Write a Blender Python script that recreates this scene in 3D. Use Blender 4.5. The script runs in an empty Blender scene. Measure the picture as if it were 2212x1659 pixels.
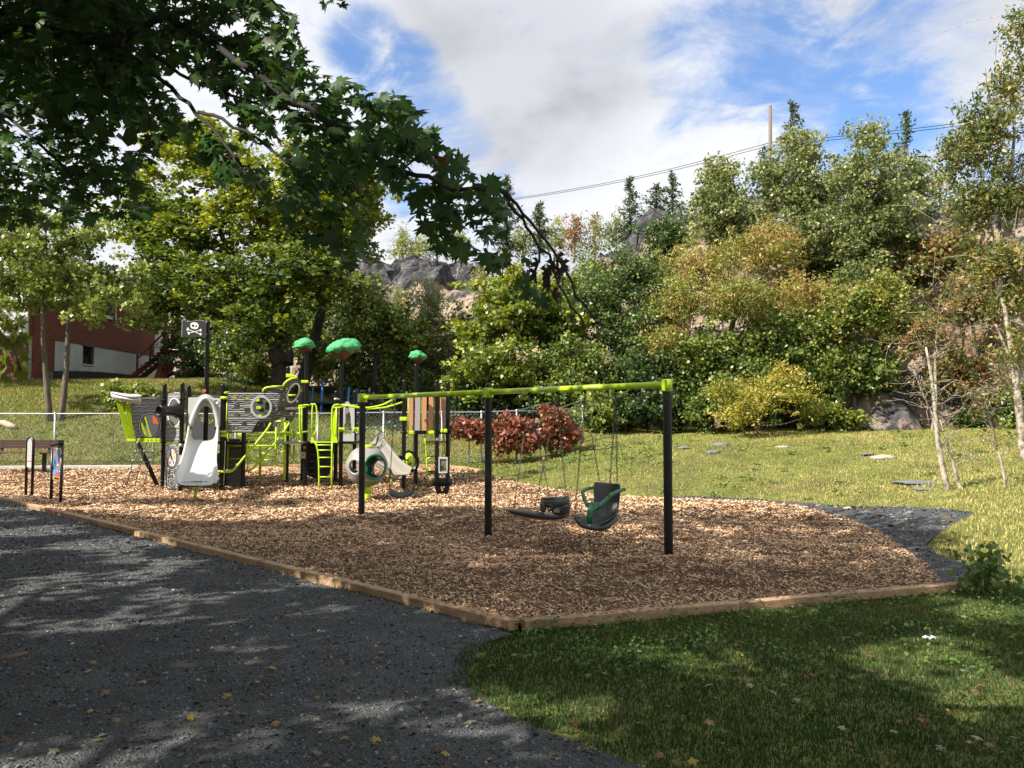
import bpy, bmesh, math, random
import numpy as np
from mathutils import Vector, Matrix, geometry
random.seed(7)
RNG = np.random.default_rng(11)
SC = bpy.context.scene
COL = SC.collection
R = math.radians
# ------------------------------------------------------------------ camera, light, sky
CAMZ, FPX, PITCH = 1.83, 1790.0, R(2.99)
cam = bpy.data.cameras.new('camera'); cam_o = bpy.data.objects.new('camera', cam); COL.objects.link(cam_o)
cam.sensor_width = 36; cam.lens = FPX / 2212 * 36; cam.clip_end = 2000; cam.clip_start = 0.05
cam_o.location = (0, 0, CAMZ); cam_o.rotation_euler = (R(90) + PITCH, 0, 0)
SC.camera = cam_o
SC.view_settings.view_transform = 'Standard'; SC.view_settings.look = 'None'
SC.view_settings.gamma = 1.0; SC.view_settings.exposure = 1.0; SC.view_settings.use_curve_mapping = False
SUN_EL = R(42)
LX, LY = 0.87, 0.493                       # horizontal heading of the sunlight
SUND = Vector((-LX * math.cos(SUN_EL), -LY * math.cos(SUN_EL), math.sin(SUN_EL))).normalized()
sun = bpy.data.lights.new('sun', 'SUN'); sun.energy = 5.0; sun.angle = R(0.55); sun.color = (1.0, 0.93, 0.82)
sun_o = bpy.data.objects.new('sun', sun); COL.objects.link(sun_o)
sun_o.rotation_euler = SUND.to_track_quat('Z', 'Y').to_euler()
SHK = 1 / math.tan(SUN_EL); SHX, SHY = LX * SHK, LY * SHK     # shadow offset per metre of height

def raydir(px, py):
    u = (px - 1106) / FPX; v = (829.5 - py) / FPX
    c, s = math.cos(PITCH), math.sin(PITCH)
    return Vector((u, c - v * s, s + v * c))
def P(px, py, Y):
    d = raydir(px, py); return Vector((0, 0, CAMZ)) + d * (Y / d.y)

world = bpy.data.worlds.new('World'); SC.world = world; world.use_nodes = True
def build_world():
    nt = world.node_tree; N = nt.nodes; Lk = nt.links; N.clear()
    out = N.new('ShaderNodeOutputWorld'); bg = N.new('ShaderNodeBackground'); bg.inputs[1].default_value = 0.1
    Lk.new(bg.outputs[0], out.inputs[0])
    sky = N.new('ShaderNodeTexSky'); sky.sky_type = 'NISHITA'; sky.sun_disc = False
    sky.sun_elevation = SUN_EL; sky.sun_rotation = math.atan2(SUND.x, SUND.y); sky.air_density = 1.0; sky.dust_density = 0.3; sky.ozone_density = 2.5
    tc = N.new('ShaderNodeTexCoord'); sep = N.new('ShaderNodeSeparateXYZ'); Lk.new(tc.outputs['Generated'], sep.inputs[0])
    def m(op, a, b=None, c=None, clamp=False):
        n = N.new('ShaderNodeMath'); n.operation = op; n.use_clamp = clamp
        for i, v in enumerate((a, b, c)):
            if v is None: continue
            if isinstance(v, (int, float)): n.inputs[i].default_value = v
            else: Lk.new(v, n.inputs[i])
        return n.outputs[0]
    zz = m('ADD', m('MAXIMUM', sep.outputs[2], 0.0), 0.22)
    cmb = N.new('ShaderNodeCombineXYZ'); Lk.new(m('DIVIDE', sep.outputs[0], zz), cmb.inputs[0]); Lk.new(m('DIVIDE', sep.outputs[1], zz), cmb.inputs[1])
    def noise(scale, detail, rough, off=0.0, dist=0.0):
        n = N.new('ShaderNodeTexNoise'); n.inputs['Scale'].default_value = scale; n.inputs['Detail'].default_value = detail
        n.inputs['Roughness'].default_value = rough; n.inputs['Distortion'].default_value = dist
        if off:
            mp = N.new('ShaderNodeMapping'); mp.inputs['Location'].default_value = (off, off * .7, 0); Lk.new(cmb.outputs[0], mp.inputs[0]); Lk.new(mp.outputs[0], n.inputs['Vector'])
        else: Lk.new(cmb.outputs[0], n.inputs['Vector'])
        return n.outputs['Fac']
    def ss(v, a, b):
        n = N.new('ShaderNodeMapRange'); n.interpolation_type = 'SMOOTHSTEP'; Lk.new(v, n.inputs[0]); n.inputs[1].default_value = a; n.inputs[2].default_value = b; return n.outputs[0]
    def blob(px, py, deg):
        d = raydir(px, py).normalized(); dn = N.new('ShaderNodeVectorMath'); dn.operation = 'DOT_PRODUCT'
        nrm = N.new('ShaderNodeVectorMath'); nrm.operation = 'NORMALIZE'; Lk.new(tc.outputs['Generated'], nrm.inputs[0]); Lk.new(nrm.outputs[0], dn.inputs[0]); dn.inputs[1].default_value = d
        n = N.new('ShaderNodeMapRange'); n.interpolation_type = 'SMOOTHSTEP'; Lk.new(dn.outputs['Value'], n.inputs[0]); n.inputs[1].default_value = math.cos(R(deg)); n.inputs[2].default_value = math.cos(R(deg * .15)); return n.outputs[0]
    n1 = noise(1.5, 9, 0.58, 3.1, .35); n2 = noise(5.0, 8, 0.62, 9.0, .5)
    blue = None
    for px, py, dg, w in ((1740, 150, 10, .85), (1880, 240, 8, .7), (1600, 90, 7, .7), (1500, 190, 5, .6), (1960, 90, 6, .5), (790, 110, 3.6, .75), (860, 170, 4.0, .8), (930, 250, 3.8, .8), (1000, 320, 3.4, .75), (1060, 375, 3.0, .55), (870, 400, 3, .6), (1650, 330, 5, .4), (2150, 300, 5, .4)):
        b = m('MULTIPLY', blob(px, py, dg), w); blue = b if blue is None else m('MAXIMUM', blue, b)
    n4 = noise(3.2, 7, 0.6, 33.0, .6); blue = m('MULTIPLY', blue, ss(n4, .30, .52))
    cov = m('ADD', m('MULTIPLY', n1, 0.55), m('MULTIPLY', n2, 0.75)); cov = m('SUBTRACT', cov, .060)
    cov = m('SUBTRACT', m('ADD', cov, 0.035), m('MULTIPLY', blue, 0.44))
    mask = ss(cov, 0.24, 0.62)
    thin = m('MULTIPLY', mask, 1.0)
    shade = None
    for px, py, dg, w in ((1130, 130, 11, 1.0), (1080, 30, 9, .5), (1230, 210, 7, .7), (1000, 60, 6, .5), (2050, 40, 8, .45)):
        b = m('MULTIPLY', blob(px, py, dg), w); shade = b if shade is None else m('MAXIMUM', shade, b)
    n3 = noise(2.2, 6, 0.55, 21.0, .2)
    dark = m('ADD', m('MULTIPLY', shade, 0.55), m('MULTIPLY', ss(n3, .42, .75), 0.55), clamp=True)
    cc = N.new('ShaderNodeMix'); cc.data_type = 'RGBA'; Lk.new(dark, cc.inputs[0]); cc.inputs[6].default_value = (5.0, 5.1, 5.35, 1); cc.inputs[7].default_value = (2.6, 2.72, 3.0, 1)
    sb = N.new('ShaderNodeMix'); sb.data_type = 'RGBA'; sb.blend_type = 'MULTIPLY'; sb.inputs[0].default_value = 1; Lk.new(sky.outputs[0], sb.inputs[6]); sb.inputs[7].default_value = (.90, 1.0, 1.14, 1)
    mx = N.new('ShaderNodeMix'); mx.data_type = 'RGBA'; Lk.new(thin, mx.inputs[0]); Lk.new(sb.outputs[2], mx.inputs[6]); Lk.new(cc.outputs[2], mx.inputs[7])
    Lk.new(mx.outputs[2], bg.inputs[0])
build_world()

# ------------------------------------------------------------------ helpers
def S(t): t = np.clip(t, 0, 1); return t * t * (3 - 2 * t)
def _h(ix, iy, s):
    v = np.sin(ix * 127.1 + iy * 311.7 + s * 74.7) * 43758.5453; return v - np.floor(v)
def vnoise(x, y, s=0.0):
    x = np.asarray(x, float); y = np.asarray(y, float); ix = np.floor(x); iy = np.floor(y); fx = x - ix; fy = y - iy
    fx = fx * fx * (3 - 2 * fx); fy = fy * fy * (3 - 2 * fy)
    return (_h(ix, iy, s) * (1 - fx) + _h(ix + 1, iy, s) * fx) * (1 - fy) + (_h(ix, iy + 1, s) * (1 - fx) + _h(ix + 1, iy + 1, s) * fx) * fy
def fbm(x, y, s=0.0, o=4):
    a = 0; w = .5; t = 0
    for i in range(o): a = a + w * vnoise(x * 2 ** i, y * 2 ** i, s + i * 3.1); t += w; w *= .5
    return a / t
def inpoly(x, y, poly):
    x = np.asarray(x, float); y = np.asarray(y, float); r = np.zeros(x.shape, bool); n = len(poly)
    for i in range(n):
        x0, y0 = poly[i][0], poly[i][1]; x1, y1 = poly[i - 1][0], poly[i - 1][1]
        if y0 == y1: continue
        r ^= ((y0 > y) != (y1 > y)) & (x < (x1 - x0) * (y - y0) / (y1 - y0) + x0)
    return r
def dist_poly(x, y, pts, closed=False):
    x = np.asarray(x, float); y = np.asarray(y, float); best = np.full(x.shape, 1e9); n = len(pts)
    for i in range(0 if closed else 1, n):
        ax, ay = pts[i - 1][0], pts[i - 1][1]; bx, by = pts[i][0], pts[i][1]; dx, dy = bx - ax, by - ay
        t = np.clip(((x - ax) * dx + (y - ay) * dy) / (dx * dx + dy * dy + 1e-12), 0, 1)
        best = np.minimum(best, np.hypot(x - ax - t * dx, y - ay - t * dy))
    return best
def project(x, y, z):
    c, s = math.cos(PITCH), math.sin(PITCH); dz = z - CAMZ
    f = y * c + dz * s; u = -y * s + dz * c; f = np.where(f < 1e-3, 1e-3, f)
    return 1106 + FPX * x / f, 829.5 - FPX * u / f, f

def setp(o, label=None, cat=None, group=None, kind=None):
    if label: o['label'] = label
    if cat: o['category'] = cat
    if group: o['group'] = group
    if kind: o['kind'] = kind
    return o
def thing(name, label, cat, loc=(0, 0, 0), group=None):
    o = bpy.data.objects.new(name, None); o.location = loc; o.empty_display_size = .2; COL.objects.link(o)
    return setp(o, label, cat, group)
def link(name, me, mat, parent=None):
    o = bpy.data.objects.new(name, me); COL.objects.link(o)
    if mat is not None and len(me.materials) == 0:
        for m_ in (mat if isinstance(mat, (list, tuple)) else [mat]): me.materials.append(m_)
    if parent is not None:
        o.parent = parent
        w = Vector(parent.location)
        p = parent.parent
        while p is not None: w += Vector(p.location); p = p.parent
        o.location = -w
    return o
class MB:
    """collects simple shapes into one mesh, in world coordinates"""
    def __init__(s): s.v = []; s.f = []; s.m = []; s.mi = 0; s.smooth = []
    def add(s, vs, fs, smooth=False):
        b = len(s.v); s.v += [tuple(v) for v in vs]; s.f += [tuple(i + b for i in f) for f in fs]; s.m += [s.mi] * len(fs); s.smooth += [smooth] * len(fs)
    def box(s, c, size, mat=None, bev=0):
        hx, hy, hz = size[0] / 2, size[1] / 2, size[2] / 2; c = Vector(c)
        vs = [Vector((x, y, z)) for z in (-hz, hz) for y in (-hy, hy) for x in (-hx, hx)]
        if mat is not None: vs = [mat @ v for v in vs]
        s.add([c + v for v in vs], [(0, 2, 3, 1), (4, 5, 7, 6), (0, 1, 5, 4), (2, 6, 7, 3), (0, 4, 6, 2), (1, 3, 7, 5)])
    def beam(s, p, q, w, h, up=(0, 0, 1)):
        p = Vector(p); q = Vector(q); d = (q - p); L = d.length
        if L < 1e-6: return
        d.normalize(); u = Vector(up); sd = d.cross(u)
        if sd.length < 1e-4: sd = d.cross(Vector((1, 0, 0)))
        sd.normalize(); u = sd.cross(d).normalized()
        vs = []
        for a in (p, q):
            for i, j in ((-1, -1), (1, -1), (1, 1), (-1, 1)): vs.append(a + sd * (w / 2 * i) + u * (h / 2 * j))
        s.add(vs, [(0, 1, 2, 3), (7, 6, 5, 4), (0, 4, 5, 1), (1, 5, 6, 2), (2, 6, 7, 3), (3, 7, 4, 0)])
    def tube(s, pts, r, n=8, cap=True):
        pts = [Vector(p) for p in pts]; k = len(pts); rr = r if isinstance(r, (list, tuple)) else [r] * k
        ref = None; vs = []
        for i in range(k):
            t = (pts[min(i + 1, k - 1)] - pts[max(i - 1, 0)])
            if t.length < 1e-9: t = Vector((0, 0, 1))
            t.normalize()
            if ref is None:
                ref = t.cross(Vector((0, 0, 1)));
                if ref.length < .1: ref = t.cross(Vector((1, 0, 0)))
                ref.normalize()
            ref = (ref - t * ref.dot(t))
            if ref.length < 1e-5: ref = t.cross(Vector((0, 1, 0)))
            ref.normalize(); b = t.cross(ref)
            for j in range(n):
                a = 2 * math.pi * j / n; vs.append(pts[i] + (ref * math.cos(a) + b * math.sin(a)) * rr[i])
        fs = [(i * n + j, i * n + (j + 1) % n, (i + 1) * n + (j + 1) % n, (i + 1) * n + j) for i in range(k - 1) for j in range(n)]
        s.add(vs, fs, True)
        if cap:
            b = len(s.v) - len(vs)
            s.f += [tuple(b + j for j in reversed(range(n))), tuple(b + (k - 1) * n + j for j in range(n))]; s.m += [s.mi] * 2; s.smooth += [False] * 2
    def lathe(s, c, prof, n=16, axis='z', rot=None):
        c = Vector(c); vs = []; k = len(prof)
        for r, z in prof:
            for j in range(n):
                a = 2 * math.pi * j / n; v = Vector((r * math.cos(a), r * math.sin(a), z))
                if rot is not None: v = rot @ v
                vs.append(c + v)
        s.add(vs, [(i * n + j, i * n + (j + 1) % n, (i + 1) * n + (j + 1) % n, (i + 1) * n + j) for i in range(k - 1) for j in range(n)], True)
    def dome(s, c, r, h, n=12):
        s.lathe(c, [(r * math.cos(a), h * math.sin(a)) for a in [i * math.pi / 2 / 4 for i in range(5)]], n)
    def plate(s, outer, holes, Yf, th, off=0.0):
        """a sheet cut to an outline (points given as photo directions at distance Yf), th metres thick along y"""
        pts = [Vector((p[0], p[1])) for p in outer]; edges = [(i, (i + 1) % len(outer)) for i in range(len(outer))]
        for h in holes:
            b = len(pts); pts += [Vector((p[0], p[1])) for p in h]; edges += [(b + i, b + (i + 1) % len(h)) for i in range(len(h))]
        r = geometry.delaunay_2d_cdt(pts, edges, [], 1, 1e-5)
        V2, F2 = r[0], r[2]; n = len(V2); fs = []
        for f in F2:
            cx = sum(V2[i][0] for i in f) / len(f); cy = sum(V2[i][1] for i in f) / len(f)
            if not inpoly(cx, cy, outer) or any(inpoly(cx, cy, h) for h in holes): continue
            a = [V2[i] for i in f]; ar = sum(a[i - 1][0] * a[i][1] - a[i][0] * a[i - 1][1] for i in range(len(a)))
            fs.append(tuple(f) if ar > 0 else tuple(reversed(f)))
        vf = [P(v[0], v[1], Yf(v[0]) + off) for v in V2]
        vb = [v + Vector((0, th, 0)) for v in vf]
        cnt = {}
        for f in fs:
            for i in range(len(f)):
                e = (f[i - 1], f[i]); cnt[tuple(sorted(e))] = cnt.get(tuple(sorted(e)), []) + [e]
        side = [(e[0][0], e[0][1], e[0][1] + n, e[0][0] + n) for e in cnt.values() if len(e) == 1]
        s.add(vf + vb, fs + [tuple(i + n for i in reversed(f)) for f in fs] + side)
    def build(s, name, mat, parent=None, shade=None):
        me = bpy.data.meshes.new(name); me.from_pydata(s.v, [], s.f)
        mats = mat if isinstance(mat, (list, tuple)) else [mat]
        for m_ in mats: me.materials.append(m_)
        me.polygons.foreach_set('material_index', s.m)
        me.polygons.foreach_set('use_smooth', [bool(x) if shade is None else shade for x in s.smooth]); me.update()
        return link(name, me, None, parent)
def npmesh(name, V, F, mat, parent=None, col=None, smooth=False, uv=None):
    V = np.asarray(V, np.float32); F = np.asarray(F, np.int32); k = F.shape[1]; me = bpy.data.meshes.new(name)
    me.vertices.add(len(V)); me.vertices.foreach_set('co', V.ravel()); me.loops.add(F.size); me.loops.foreach_set('vertex_index', F.ravel())
    me.polygons.add(len(F)); me.polygons.foreach_set('loop_start', np.arange(0, F.size, k, dtype=np.int32))
    try: me.polygons.foreach_set('loop_total', np.full(len(F), k, np.int32))
    except Exception: pass
    me.update(calc_edges=True)
    if smooth: me.polygons.foreach_set('use_smooth', np.ones(len(F), bool))
    if col is not None:
        a = me.attributes.new('Col', 'FLOAT_COLOR', 'FACE' if len(col) == len(F) else 'POINT')
        c4 = np.ones((len(col), 4), np.float32); c4[:, :3] = col; a.data.foreach_set('color', c4.ravel())
    return link(name, me, mat, parent)
def rots(n, up=0.5, rng=RNG, nrm=None):
    """n random frames; normals lean to +z (or nrm) by 'up'"""
    v = rng.normal(size=(n, 3)); v /= np.linalg.norm(v, axis=1)[:, None]
    b = np.array([0, 0, 1.0]) if nrm is None else nrm
    w = v * (1 - up) + b * up; w /= np.linalg.norm(w, axis=1)[:, None] + 1e-9
    t = rng.normal(size=(n, 3)); t -= w * (t * w).sum(1)[:, None]; t /= np.linalg.norm(t, axis=1)[:, None] + 1e-9
    return np.stack([t, np.cross(w, t), w], axis=2)
def scatter(tv, tf, pos, Rm, sc):
    tv = np.asarray(tv, float); tf = np.asarray(tf, int); n = len(pos); sc = np.asarray(sc, float)
    if sc.ndim == 1: sc = sc[:, None]
    loc = tv[None] * sc[:, None, :]
    V = np.einsum('nij,nkj->nki', Rm, loc) + np.asarray(pos)[:, None, :]
    F = tf[None] + (np.arange(n) * len(tv))[:, None, None]
    return V.reshape(-1, 3), F.reshape(-1, tf.shape[1])

# ------------------------------------------------------------------ materials
MATS = {}
def mat(name, col=(.5, .5, .5), rough=.5, metal=0.0, var=0.0, vscale=4.0, bump=0.0, bscale=30.0, col2=None, spec=None, trans=0.0, attr=False, coat=0.0, dist=0.02, stretch=None, thr=(.35, .65), detail=5):
    if name in MATS: return MATS[name]
    m = bpy.data.materials.new(name); m.use_nodes = True; nt = m.node_tree; N = nt.nodes; Lk = nt.links
    b = N['Principled BSDF']; b.inputs['Base Color'].default_value = (*col, 1); b.inputs['Roughness'].default_value = rough; b.inputs['Metallic'].default_value = metal
    if spec is not None: b.inputs['Specular IOR Level'].default_value = spec
    if coat: b.inputs['Coat Weight'].default_value = coat
    tc = N.new('ShaderNodeTexCoord'); vec = tc.outputs['Object']
    if stretch:
        mp = N.new('ShaderNodeMapping'); mp.inputs['Scale'].default_value = stretch; Lk.new(vec, mp.inputs[0]); vec = mp.outputs[0]
    csock = None
    if attr:
        a = N.new('ShaderNodeAttribute'); a.attribute_name = 'Col'; csock = a.outputs['Color']
    if col2 is not None:
        n = N.new('ShaderNodeTexNoise'); n.inputs['Scale'].default_value = vscale; n.inputs['Detail'].default_value = detail; n.inputs['Roughness'].default_value = .6; Lk.new(vec, n.inputs['Vector'])
        mr = N.new('ShaderNodeMapRange'); mr.inputs[1].default_value = thr[0]; mr.inputs[2].default_value = thr[1]; Lk.new(n.outputs['Fac'], mr.inputs[0])
        mx = N.new('ShaderNodeMix'); mx.data_type = 'RGBA'; Lk.new(mr.outputs[0], mx.inputs[0]); mx.inputs[7].default_value = (*col2, 1)
        if csock: Lk.new(csock, mx.inputs[6])
        else: mx.inputs[6].default_value = (*col, 1)
        csock = mx.outputs[2]
    if var:
        n = N.new('ShaderNodeTexNoise'); n.inputs['Scale'].default_value = vscale * 3.7; n.inputs['Detail'].default_value = 6; n.inputs['Roughness'].default_value = .7; Lk.new(vec, n.inputs['Vector'])
        hs = N.new('ShaderNodeHueSaturation'); mr = N.new('ShaderNodeMapRange'); mr.inputs[1].default_value = .25; mr.inputs[2].default_value = .75; mr.inputs[3].default_value = 1 - var; mr.inputs[4].default_value = 1 + var
        Lk.new(n.outputs['Fac'], mr.inputs[0]); Lk.new(mr.outputs[0], hs.inputs['Value'])
        if csock: Lk.new(csock, hs.inputs['Color'])
        else: hs.inputs['Color'].default_value = (*col, 1)
        csock = hs.outputs[0]
    if csock: Lk.new(csock, b.inputs['Base Color'])
    if bump:
        n = N.new('ShaderNodeTexNoise'); n.inputs['Scale'].default_value = bscale; n.inputs['Detail'].default_value = 6; n.inputs['Roughness'].default_value = .65; Lk.new(vec, n.inputs['Vector'])
        bp = N.new('ShaderNodeBump'); bp.inputs['Strength'].default_value = bump; bp.inputs['Distance'].default_value = dist; Lk.new(n.outputs['Fac'], bp.inputs['Height']); Lk.new(bp.outputs[0], b.inputs['Normal'])
    if trans:
        t = N.new('ShaderNodeBsdfTranslucent'); ms = N.new('ShaderNodeMixShader'); ms.inputs[0].default_value = trans
        if csock:
            g = N.new('ShaderNodeHueSaturation'); g.inputs['Value'].default_value = 1.5; g.inputs['Saturation'].default_value = 1.15; Lk.new(csock, g.inputs['Color']); Lk.new(g.outputs[0], t.inputs[0])
        else: t.inputs[0].default_value = (*[min(1, c * 1.4) for c in col], 1)
        o = N['Material Output']; Lk.new(b.outputs[0], ms.inputs[1]); Lk.new(t.outputs[0], ms.inputs[2]); Lk.new(ms.outputs[0], o.inputs[0])
    MATS[name] = m; return m
M_LEAF = mat('leaf', attr=True, rough=.42, trans=.28, spec=.5)
M_LEAFN = mat('near_leaf', attr=True, rough=.5, trans=.38, spec=.35, var=.15, vscale=6)
M_GRASS = mat('grass_blade', attr=True, rough=.6, trans=.25, spec=.25)
M_CHIP = mat('wood_chip', attr=True, rough=.8, spec=.2)
M_STONE = mat('stone_bits', attr=True, rough=.75, spec=.35)
M_BARK = mat('bark', (.085, .068, .052), .9, col2=(.17, .14, .11), vscale=5, bump=.9, bscale=16, dist=.05, stretch=(1, 1, .25), var=.25)
M_BARKD = mat('bark_dark', (.028, .024, .02), .9, col2=(.07, .058, .045), vscale=4, bump=.8, bscale=14, dist=.04, stretch=(1, 1, .3), var=.2)
M_BIRCH = mat('bark_pale', (.42, .37, .29), .8, col2=(.13, .10, .08), vscale=9, bump=.5, bscale=20, stretch=(1, 1, .5), var=.2, thr=(.45, .6))
M_BLACK = mat('black_coat', (.004, .004, .0045), .33, bump=.05, bscale=200, dist=.002, spec=.35)
M_LIME = mat('lime_coat', (.44, .65, .012), .32, coat=.3, var=.05, vscale=2)
M_WHITE = mat('white_plastic', (.47, .47, .45), .38, var=.05, vscale=3, bump=.08, bscale=120, dist=.003)
M_GREYP = mat('grey_plastic', (.25, .245, .235), .42, var=.06, vscale=3)
M_TAUPE = mat('taupe_plastic', (.24, .22, .19), .4, var=.07, vscale=3)
M_PANEL = mat('charcoal_board', (.068, .068, .075), .5, var=.08, vscale=3)
M_PANELB = mat('brown_black_board', (.030, .024, .014), .45, var=.08, vscale=3)
M_LINE = mat('engraved_white', (.72, .72, .70), .5)
M_LINEB = mat('engraved_tan', (.36, .33, .25), .5)
M_GALV = mat('galvanised', (.42, .44, .45), .4, metal=.6, var=.1, vscale=6)
M_CHAIN = mat('chain_steel', (.10, .095, .085), .5, metal=.7)
M_GREENP = mat('dark_green_plastic', (.012, .13, .055), .35, coat=.2)
M_CANOPY = mat('green_canopy', (.055, .36, .13), .55, var=.22, vscale=4, bump=.8, bscale=16, dist=.06)
M_BARKN = mat('near_bark', (.012, .010, .009), .9, col2=(.03, .026, .022), vscale=9, bump=.6, bscale=40, dist=.01, var=.2)  # bark colour darkened in place of shade on the near limbs
M_BROWNP = mat('brown_plastic', (.13, .052, .035), .6, var=.15, vscale=6, bump=.3, bscale=20, dist=.02)
M_ROPE = mat('rope_green', (.01, .09, .075), .7)
M_ROPEK = mat('rope_black', (.02, .02, .022), .8)
M_CEDAR = mat('cedar_board', (.47, .235, .11), .6, var=.10, vscale=2, stretch=(6, 6, .6))
M_GREYB = mat('grey_board', (.31, .30, .30), .6, var=.08, vscale=2, stretch=(6, 6, .6))
M_WOODT = mat('landscape_timber', (.42, .27, .15), .8, col2=(.22, .13, .08), vscale=2.2, bump=.7, bscale=30, dist=.015, stretch=(1, 1, 3), var=.35, thr=(.42, .75))
M_WOODW = mat('bleached_timber', (.50, .49, .46), .75, var=.12, vscale=3, bump=.3, bscale=25, dist=.01)
# ------------------------------------------------------------------ the lie of the land
def back_rise(y): return 0.5 * S((y - 20.5) / 7.0)
def groundhit(px, py, zf, y0=3.0, y1=200.0):
    d = raydir(px, py); t = y0
    pv = None
    while t < y1:
        x = d.x * t / d.y; z = CAMZ + d.z * t / d.y
        if z <= zf(x, t):
            a, b = t - .25, t
            for _ in range(18):
                m_ = (a + b) / 2
                if CAMZ + d.z * m_ / d.y <= zf(d.x * m_ / d.y, m_): b = m_
                else: a = m_
            return Vector((d.x * b / d.y, b, zf(d.x * b / d.y, b)))
        t += .25
    return Vector((d.x * y1 / d.y, y1, 0))
GR = lambda px, py: groundhit(px, py, lambda x, y: float(back_rise(y)), 2.0, 60)
RIGHT_EDGE_PX = [(1040, 1024), (1120, 1041), (1200, 1056), (1300, 1068), (1500, 1079), (1650, 1085), (1760, 1098), (1850, 1120), (1930, 1152), (1990, 1185), (2040, 1220), (2085, 1270)]
RIGHT_EDGE = [GR(*p) for p in RIGHT_EDGE_PX]
CORNER = GR(1110, 1362); LEFT_END = GR(0, 1083)
ld = (LEFT_END - CORNER); LEFT_FAR = CORNER + ld * 1.45
BACK = [GR(-420, 1018), GR(0, 1016), GR(300, 1014), GR(620, 1013), GR(950, 1013), GR(1000, 1017)]
MULCH = [tuple(v[:2]) for v in ([CORNER, LEFT_END, LEFT_FAR] + BACK + RIGHT_EDGE)]
RE2 = [tuple(v[:2]) for v in RIGHT_EDGE]
def H(x, y):
    x = np.asarray(x, float); y = np.asarray(y, float)
    r = back_rise(y)
    prof = np.interp(y, [27.8, 29.3, 31, 34, 38, 48, 70], [0, .75, 1.55, 2.6, 3.45, 4.0, 5.2])
    f = np.interp(x, [-40, -14, -10, -6.5, -1, 3, 6], [1.02, 1.0, .85, .52, .34, .15, 0])
    z = r + prof * f
    d = dist_poly(x, y, RE2); out = ~inpoly(x, y, MULCH)
    w = S((y - 9.5) / 5) * S((x + 1.0) / 4.0)
    hill = 1.55 * (1 - np.exp(-d / 9.0)) + .02 * np.maximum(0, y - 32)
    z = z + np.where(out, hill * w, 0)
    far = S((y - 16) / 10)
    z = z + np.where(out, (fbm(x * .35, y * .35, 5) - .5) * .22 * far * np.clip(d / 2, 0, 1), 0)
    return z
def Hs(x, y): return float(H(x, y))
def G(px, py): return groundhit(px, py, Hs, 3.0, 90)
def mulchz(x, y):
    x = np.asarray(x, float); y = np.asarray(y, float)
    am = np.clip(dist_poly(x, y, MULCH, True) / 1.0, .15, 1)
    z = back_rise(y) + .05 + am * ((fbm(x * .8, y * .8, 2) - .5) * .15 + (fbm(x * 2.2, y * 2.2, 8) - .5) * .12)
    for cx, cy, rx, ry, a in ((-.2, 13.1, 1.2, .9, -.10), (1.1, 12.3, 1.3, .9, -.12), (-2.1, 15.6, 1.0, .8, -.10), (-1.2, 14.8, 1.0, .8, -.10), (-.3, 15.6, 2.0, .7, .10), (-1.8, 17.3, 2.2, .7, .06), (1.5, 14.3, 1.6, .6, .07), (-6.3, 20.8, .8, .7, -.06), (2, 10.6, 2.5, .7, .05)):
        z = z + 1.35 * a * np.exp(-((x - cx) / rx) ** 2 - ((y - cy) / ry) ** 2)
    return z
def region(name, poly, spacing, zf, mats, lip=0.15, col=None, jitter=.3, xr=None):
    xs = [p[0] for p in poly]; ys = [p[1] for p in poly]
    gx, gy = np.meshgrid(np.arange(min(xs), max(xs), spacing), np.arange(min(ys), max(ys), spacing))
    gx = gx.ravel() + RNG.uniform(-jitter, jitter, gx.size) * spacing; gy = gy.ravel() + RNG.uniform(-jitter, jitter, gy.size) * spacing
    k = inpoly(gx, gy, poly) & (dist_poly(gx, gy, poly, True) > spacing * .35); gx, gy = gx[k], gy[k]
    bp = []
    for i in range(len(poly)):
        a = Vector(poly[i][:2]); b = Vector(poly[(i + 1) % len(poly)][:2]); n = max(1, int((b - a).length / spacing))
        bp += [a.lerp(b, j / n) for j in range(n)]
    pts = bp + [Vector((a, b)) for a, b in zip(gx, gy)]
    r = geometry.delaunay_2d_cdt(pts, [(i, (i + 1) % len(bp)) for i in range(len(bp))], [], 1, 1e-5)
    V2 = np.array([(v[0], v[1]) for v in r[0]]); F = np.array([f for f in r[2] if len(f) == 3])
    c = V2[F].mean(1); F = F[inpoly(c[:, 0], c[:, 1], poly)]
    a = V2[F]; ar = (a[:, 1, 0] - a[:, 0, 0]) * (a[:, 2, 1] - a[:, 0, 1]) - (a[:, 2, 0] - a[:, 0, 0]) * (a[:, 1, 1] - a[:, 0, 1]); F[ar < 0] = F[ar < 0][:, ::-1]
    z = zf(V2[:, 0], V2[:, 1])
    o = npmesh(name, np.column_stack([V2, z]), F, mats, smooth=True)
    return setp(o, kind='structure')

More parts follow.
